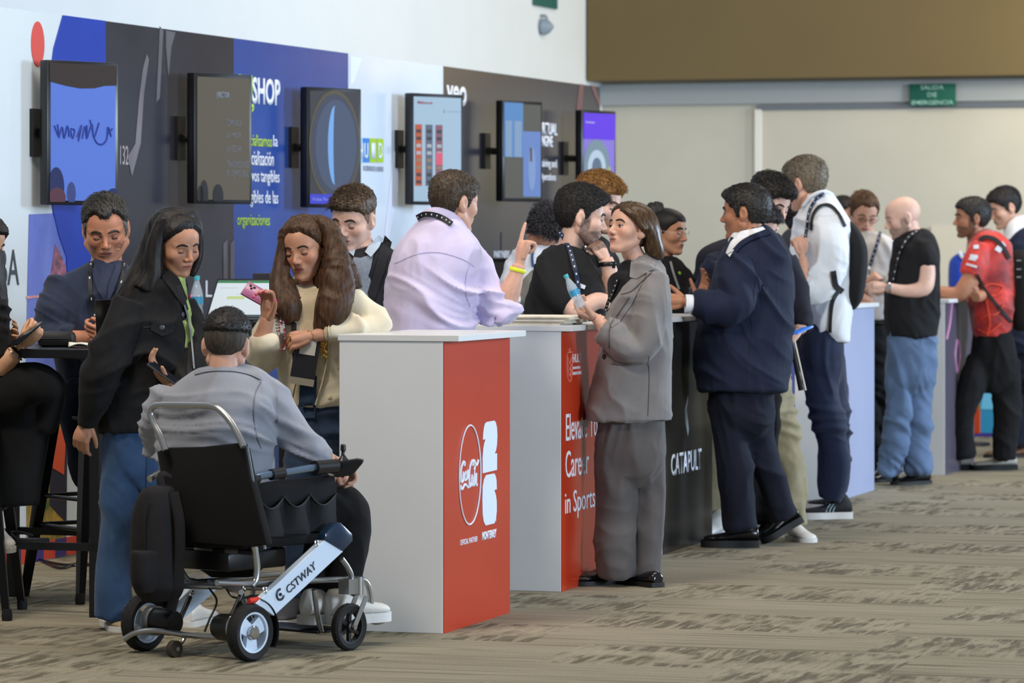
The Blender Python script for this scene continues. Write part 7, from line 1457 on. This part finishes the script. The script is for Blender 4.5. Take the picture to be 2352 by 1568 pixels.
cn = P(441, 712, 17.82); cn.z = zt2; r = thing('drink_can', cn, 'red drink can standing beside the water bottle', 'can'); k = MB(); k.lathe([(.026, 0), (.033, .01), (.033, .105), (.026, .122)], cn, Z, 24); k.build('can_body', mat('can_red', (206, 44, 36), .25, .6), r); k = MB(); k.lathe([(.025, 0), (.025, .003)], cn+Z*.122, Z, 20); k.build('can_lid', chrome, r)
LY = 17.8; l0 = P(472, 728, LY); l1 = P(612, 728, LY-.04); lt0 = P(499, 640, LY+.10); lt1 = P(632, 641, LY+.06); l0.z = l1.z = zt2+.012; zt_l = HC-(640-YH)*(LY+.1)/F; lt0.z = lt1.z = zt_l
lp = thing('laptop', l0, 'open laptop with a white spreadsheet screen on the far high table', 'laptop'); nn = (l1-l0).cross(lt0-l0).normalized(); nn = nn if nn.y < 0 else -nn
k = MB(); k.add([l0, l1, lt1, lt0]+[v-nn*.01 for v in (l0, l1, lt1, lt0)], [(0, 1, 2, 3), (7, 6, 5, 4), (0, 4, 5, 1), (1, 5, 6, 2), (2, 6, 7, 3), (3, 7, 4, 0)]); k.build('lid', mat('laptop_frame', (20, 30, 34), .3), lp, smooth=False)
def lq(u0, v0, u1, v1, m_, off, nm='window'):
    k = MB(); f_ = lambda u, v: (l0.lerp(l1, u)).lerp(lt0.lerp(lt1, u), v)+nn*off; k.add([f_(u0, v0), f_(u1, v0), f_(u1, v1), f_(u0, v1)]+[f_(u, v)-nn*.0008 for u, v in ((u0, v0), (u1, v0), (u1, v1), (u0, v1))], [(0, 1, 2, 3), (7, 6, 5, 4), (0, 4, 5, 1), (1, 5, 6, 2), (2, 6, 7, 3), (3, 7, 4, 0)]); return k.build(nm, m_, SCRN or lp, smooth=False)
SCRN = None; SCRN = lq(.03, .05, .97, .95, lit('sheet', (226, 240, 250), 1.15), .001, 'display')
lq(.03, .89, .97, .945, lit('sheet_green', (60, 150, 92), .8), .002); lq(.03, .052, .97, .085, lit('taskbar', (60, 90, 120), .7), .002); lq(.26, .48, .56, .55, lit('cells_lime', (206, 226, 150), 1.1), .002); lq(.40, .60, .58, .602, lit('cell_line', (150, 160, 180), .8), .002); lq(.10, .76, .40, .764, lit('cell_line', (150, 160, 180), .8), .002)
SCRN = None
k = MB(); bd = V((l0.x, l0.y, zt2)); k.obox(bd, (l1-l0), V((-.05, -.20, 0)), Z*.012); k.build('keyboard_base', mat('laptop_frame', (20, 30, 34), .3), lp, smooth=False)
r2_ = P(580, 640, 18.12); r2_.z = zt2; k = MB(); k.obox(r2_, V((.14, -.02, 0)), V((.02, .02, 0)), Z*(HC-(627-YH)*18.12/F-zt2)); o = k.build('laptop_lid', mat('laptop_dark', (52, 52, 58), .4), smooth=False, bevel=.003); tag(o, 'dark grey lid of a second laptop behind the lit one', 'laptop'); o.name = 'laptop'; recentre(o, r2_)
# back of a black monitor behind the raised hand
pd = P(1122, 700, 19.6); pd.z = 0; k = MB(); k.obox(pd, V((.232, -.03, 0)), V((.05, .22, 0)), Z*(HC-(595-YH)*19.6/F)); r = thing('monitor', pd, 'black monitor back on an added base behind the raised finger', 'monitor'); k.build('monitor_body', mat('monitor_black', (30, 31, 34), .5), r, bevel=.004, smooth=False); k = MB(); k.obox(pd+Z*1.383-V((.01, .01, 0)), V((.25, -.03, 0)), V((.05, .24, 0)), Z*.012); k.build('monitor_top', tm, r, smooth=False)  # back of a black screen; the body below is added to reach the floor
# papers on the second counter
st = [(C2+Z*(1.1225)-W*.50+U*.02, .50, .34, 0)]
for i in range(5):
    o0 = C2+Z*(1.1222+.0078*i)-W*(.60-.01*i)+U*(.03+.01*(i % 2)); k = MB(); k.obox(o0, W*(.585+.012*(i % 2)), U*(.36), Z*.0074); o = k.build('newspaper', mat('newsprint_%d' % (i == 4), (238, 230, 210) if i == 4 else (214, 206, 190), .85, var=.08, vscale=30), smooth=False, bevel=.002)
    tag(o, ['folded newspaper at the bottom of the stack on the school counter', 'folded newspaper second from the bottom of the counter stack', 'folded newspaper in the middle of the counter stack', 'folded newspaper second from the top of the counter stack', 'cream newspaper on top of the stack on the school counter'][i], 'newspaper', 'newspapers stacked on the counter'); recentre(o, o0)
# backpack of the tall man
q = Person(19.9, 'x', SK_L); bm_ = cloth('backpack_black', (25, 26, 28), .8, var=.1)
bp = thing('backpack', q.p(1965, 712, 40), 'slim black backpack worn by the tall man in the white shirt', 'backpack')
k = MB(); q._loft(k, [(508, 1934, 1956, 28, -34), (522, 1936, 1968, 44, -38), (548, 1938, 1984, 58, -42), (580, 1942, 1992, 64, -44), (630, 1938, 1990, 66, -46), (680, 1934, 1982, 60, -44), (703, 1936, 1970, 46, -40), (711, 1942, 1962, 34, -40)]); me = remesh(k, .010, 2); me.transform(M.Translation(-ORG[bp])); link('main_bag', me, bm_, bp, True, 180)
for nm, me, m_, an in BAGS1: me.transform(M.Translation(-ORG[bp])); link(nm, me, m_, bp, True, 60)
k = MB(); k.box(q.p(1945, 780, 10), (.014, .014, .03)); k.tube([q.p(1945, 770, 10), q.p(1944, 720, 14)], .003, 6, 1); k.build('strap_end', black_plastic, bp)
# backpack of the man in red
q = Person(24.2, 'x', SK_L); bp = thing('backpack', q.p(2345, 760, 20), 'black backpack cut by the right picture edge, worn over the red shirt', 'backpack')
k = MB(); q._loft(k, [(r0, a, b, c, -26) for r0, a, b, c in ((574, 2330, 2366, 30), (592, 2318, 2380, 46), (640, 2316, 2386, 52), (700, 2318, 2386, 52), (742, 2322, 2380, 48), (760, 2332, 2370, 34))]); me = remesh(k, .012, 2); me.transform(M.Translation(-ORG[bp])); link('main_bag', me, bm_, bp, True, 180)
for nm, me, m_, an in BAGS2: me.transform(M.Translation(-ORG[bp])); link(nm, me, m_, bp, True, 60)
for y in (598, 618, 636): k = MB(); k.box(q.p(2340, y, -78), (.03, .012, .008)); k.build('webbing_loop', mat('loop_grey', (120, 122, 120), .6), bp)
# blue jersey on a stand
q = Person(27.2, 'x', SK_L); js = thing('jersey_stand', q.p(2212, 700, 0), 'bright blue jersey with a pale collar on a display stand behind the red shirt', 'jersey')
k = MB(); q._loft(k, [(582, 2200, 2232, 20), (590, 2188, 2248, 30), (604, 2180, 2256, 36), (640, 2178, 2258, 38), (690, 2180, 2256, 38)]); me = remesh(k, .012, 2); me.transform(M.Translation(-ORG[js])); link('jersey', me, cloth('jersey_blue', (24, 62, 168), .7), js, True, 180)
k = MB(); k.tube([q.p(2203, 578, -30), q.p(2212, 592, -36), q.p(2226, 598, -38), q.p(2240, 590, -34)], .014, 8, 5); k.build('collar', mat('collar_pale', (196, 204, 216), .7), js)
k = MB(); k.cyl(q.p(2218, 700, 0), V((q.p(2218, 700, 0).x, q.p(0, 0, 0).y, .02)), .02); k.lathe([(.18, 0), (.18, .02)], V((q.p(2218, 700, 0).x, q.p(0, 0, 0).y, 0)), Z, 30); k.build('stand', dark_metal, js)
k = MB(); q._loft(k, [(550, 2226, 2240, 10), (560, 2222, 2246, 16), (590, 2218, 2250, 22)]); k.build('neck_form', mat('form_navy', (24, 36, 60), .7), js, ang=180)
cm = P(1600, 668, 18.76); r = thing('camera', cm, 'small black camera held up between the open hands and the headband woman', 'camera')
k = MB(); k.box(cm, (.085, .05, .035)); k.build('camera_body', black_plastic, r, bevel=.006); k = MB(); k.lathe([(.018, 0), (.018, .03), (.015, .034)], cm+V((.02, -.025, 0)), V((.2, -1, 0)), 20); k.build('lens', mat('lens_black', (14, 14, 18), .15), r)
bpy.data.scenes.remove(SCR)
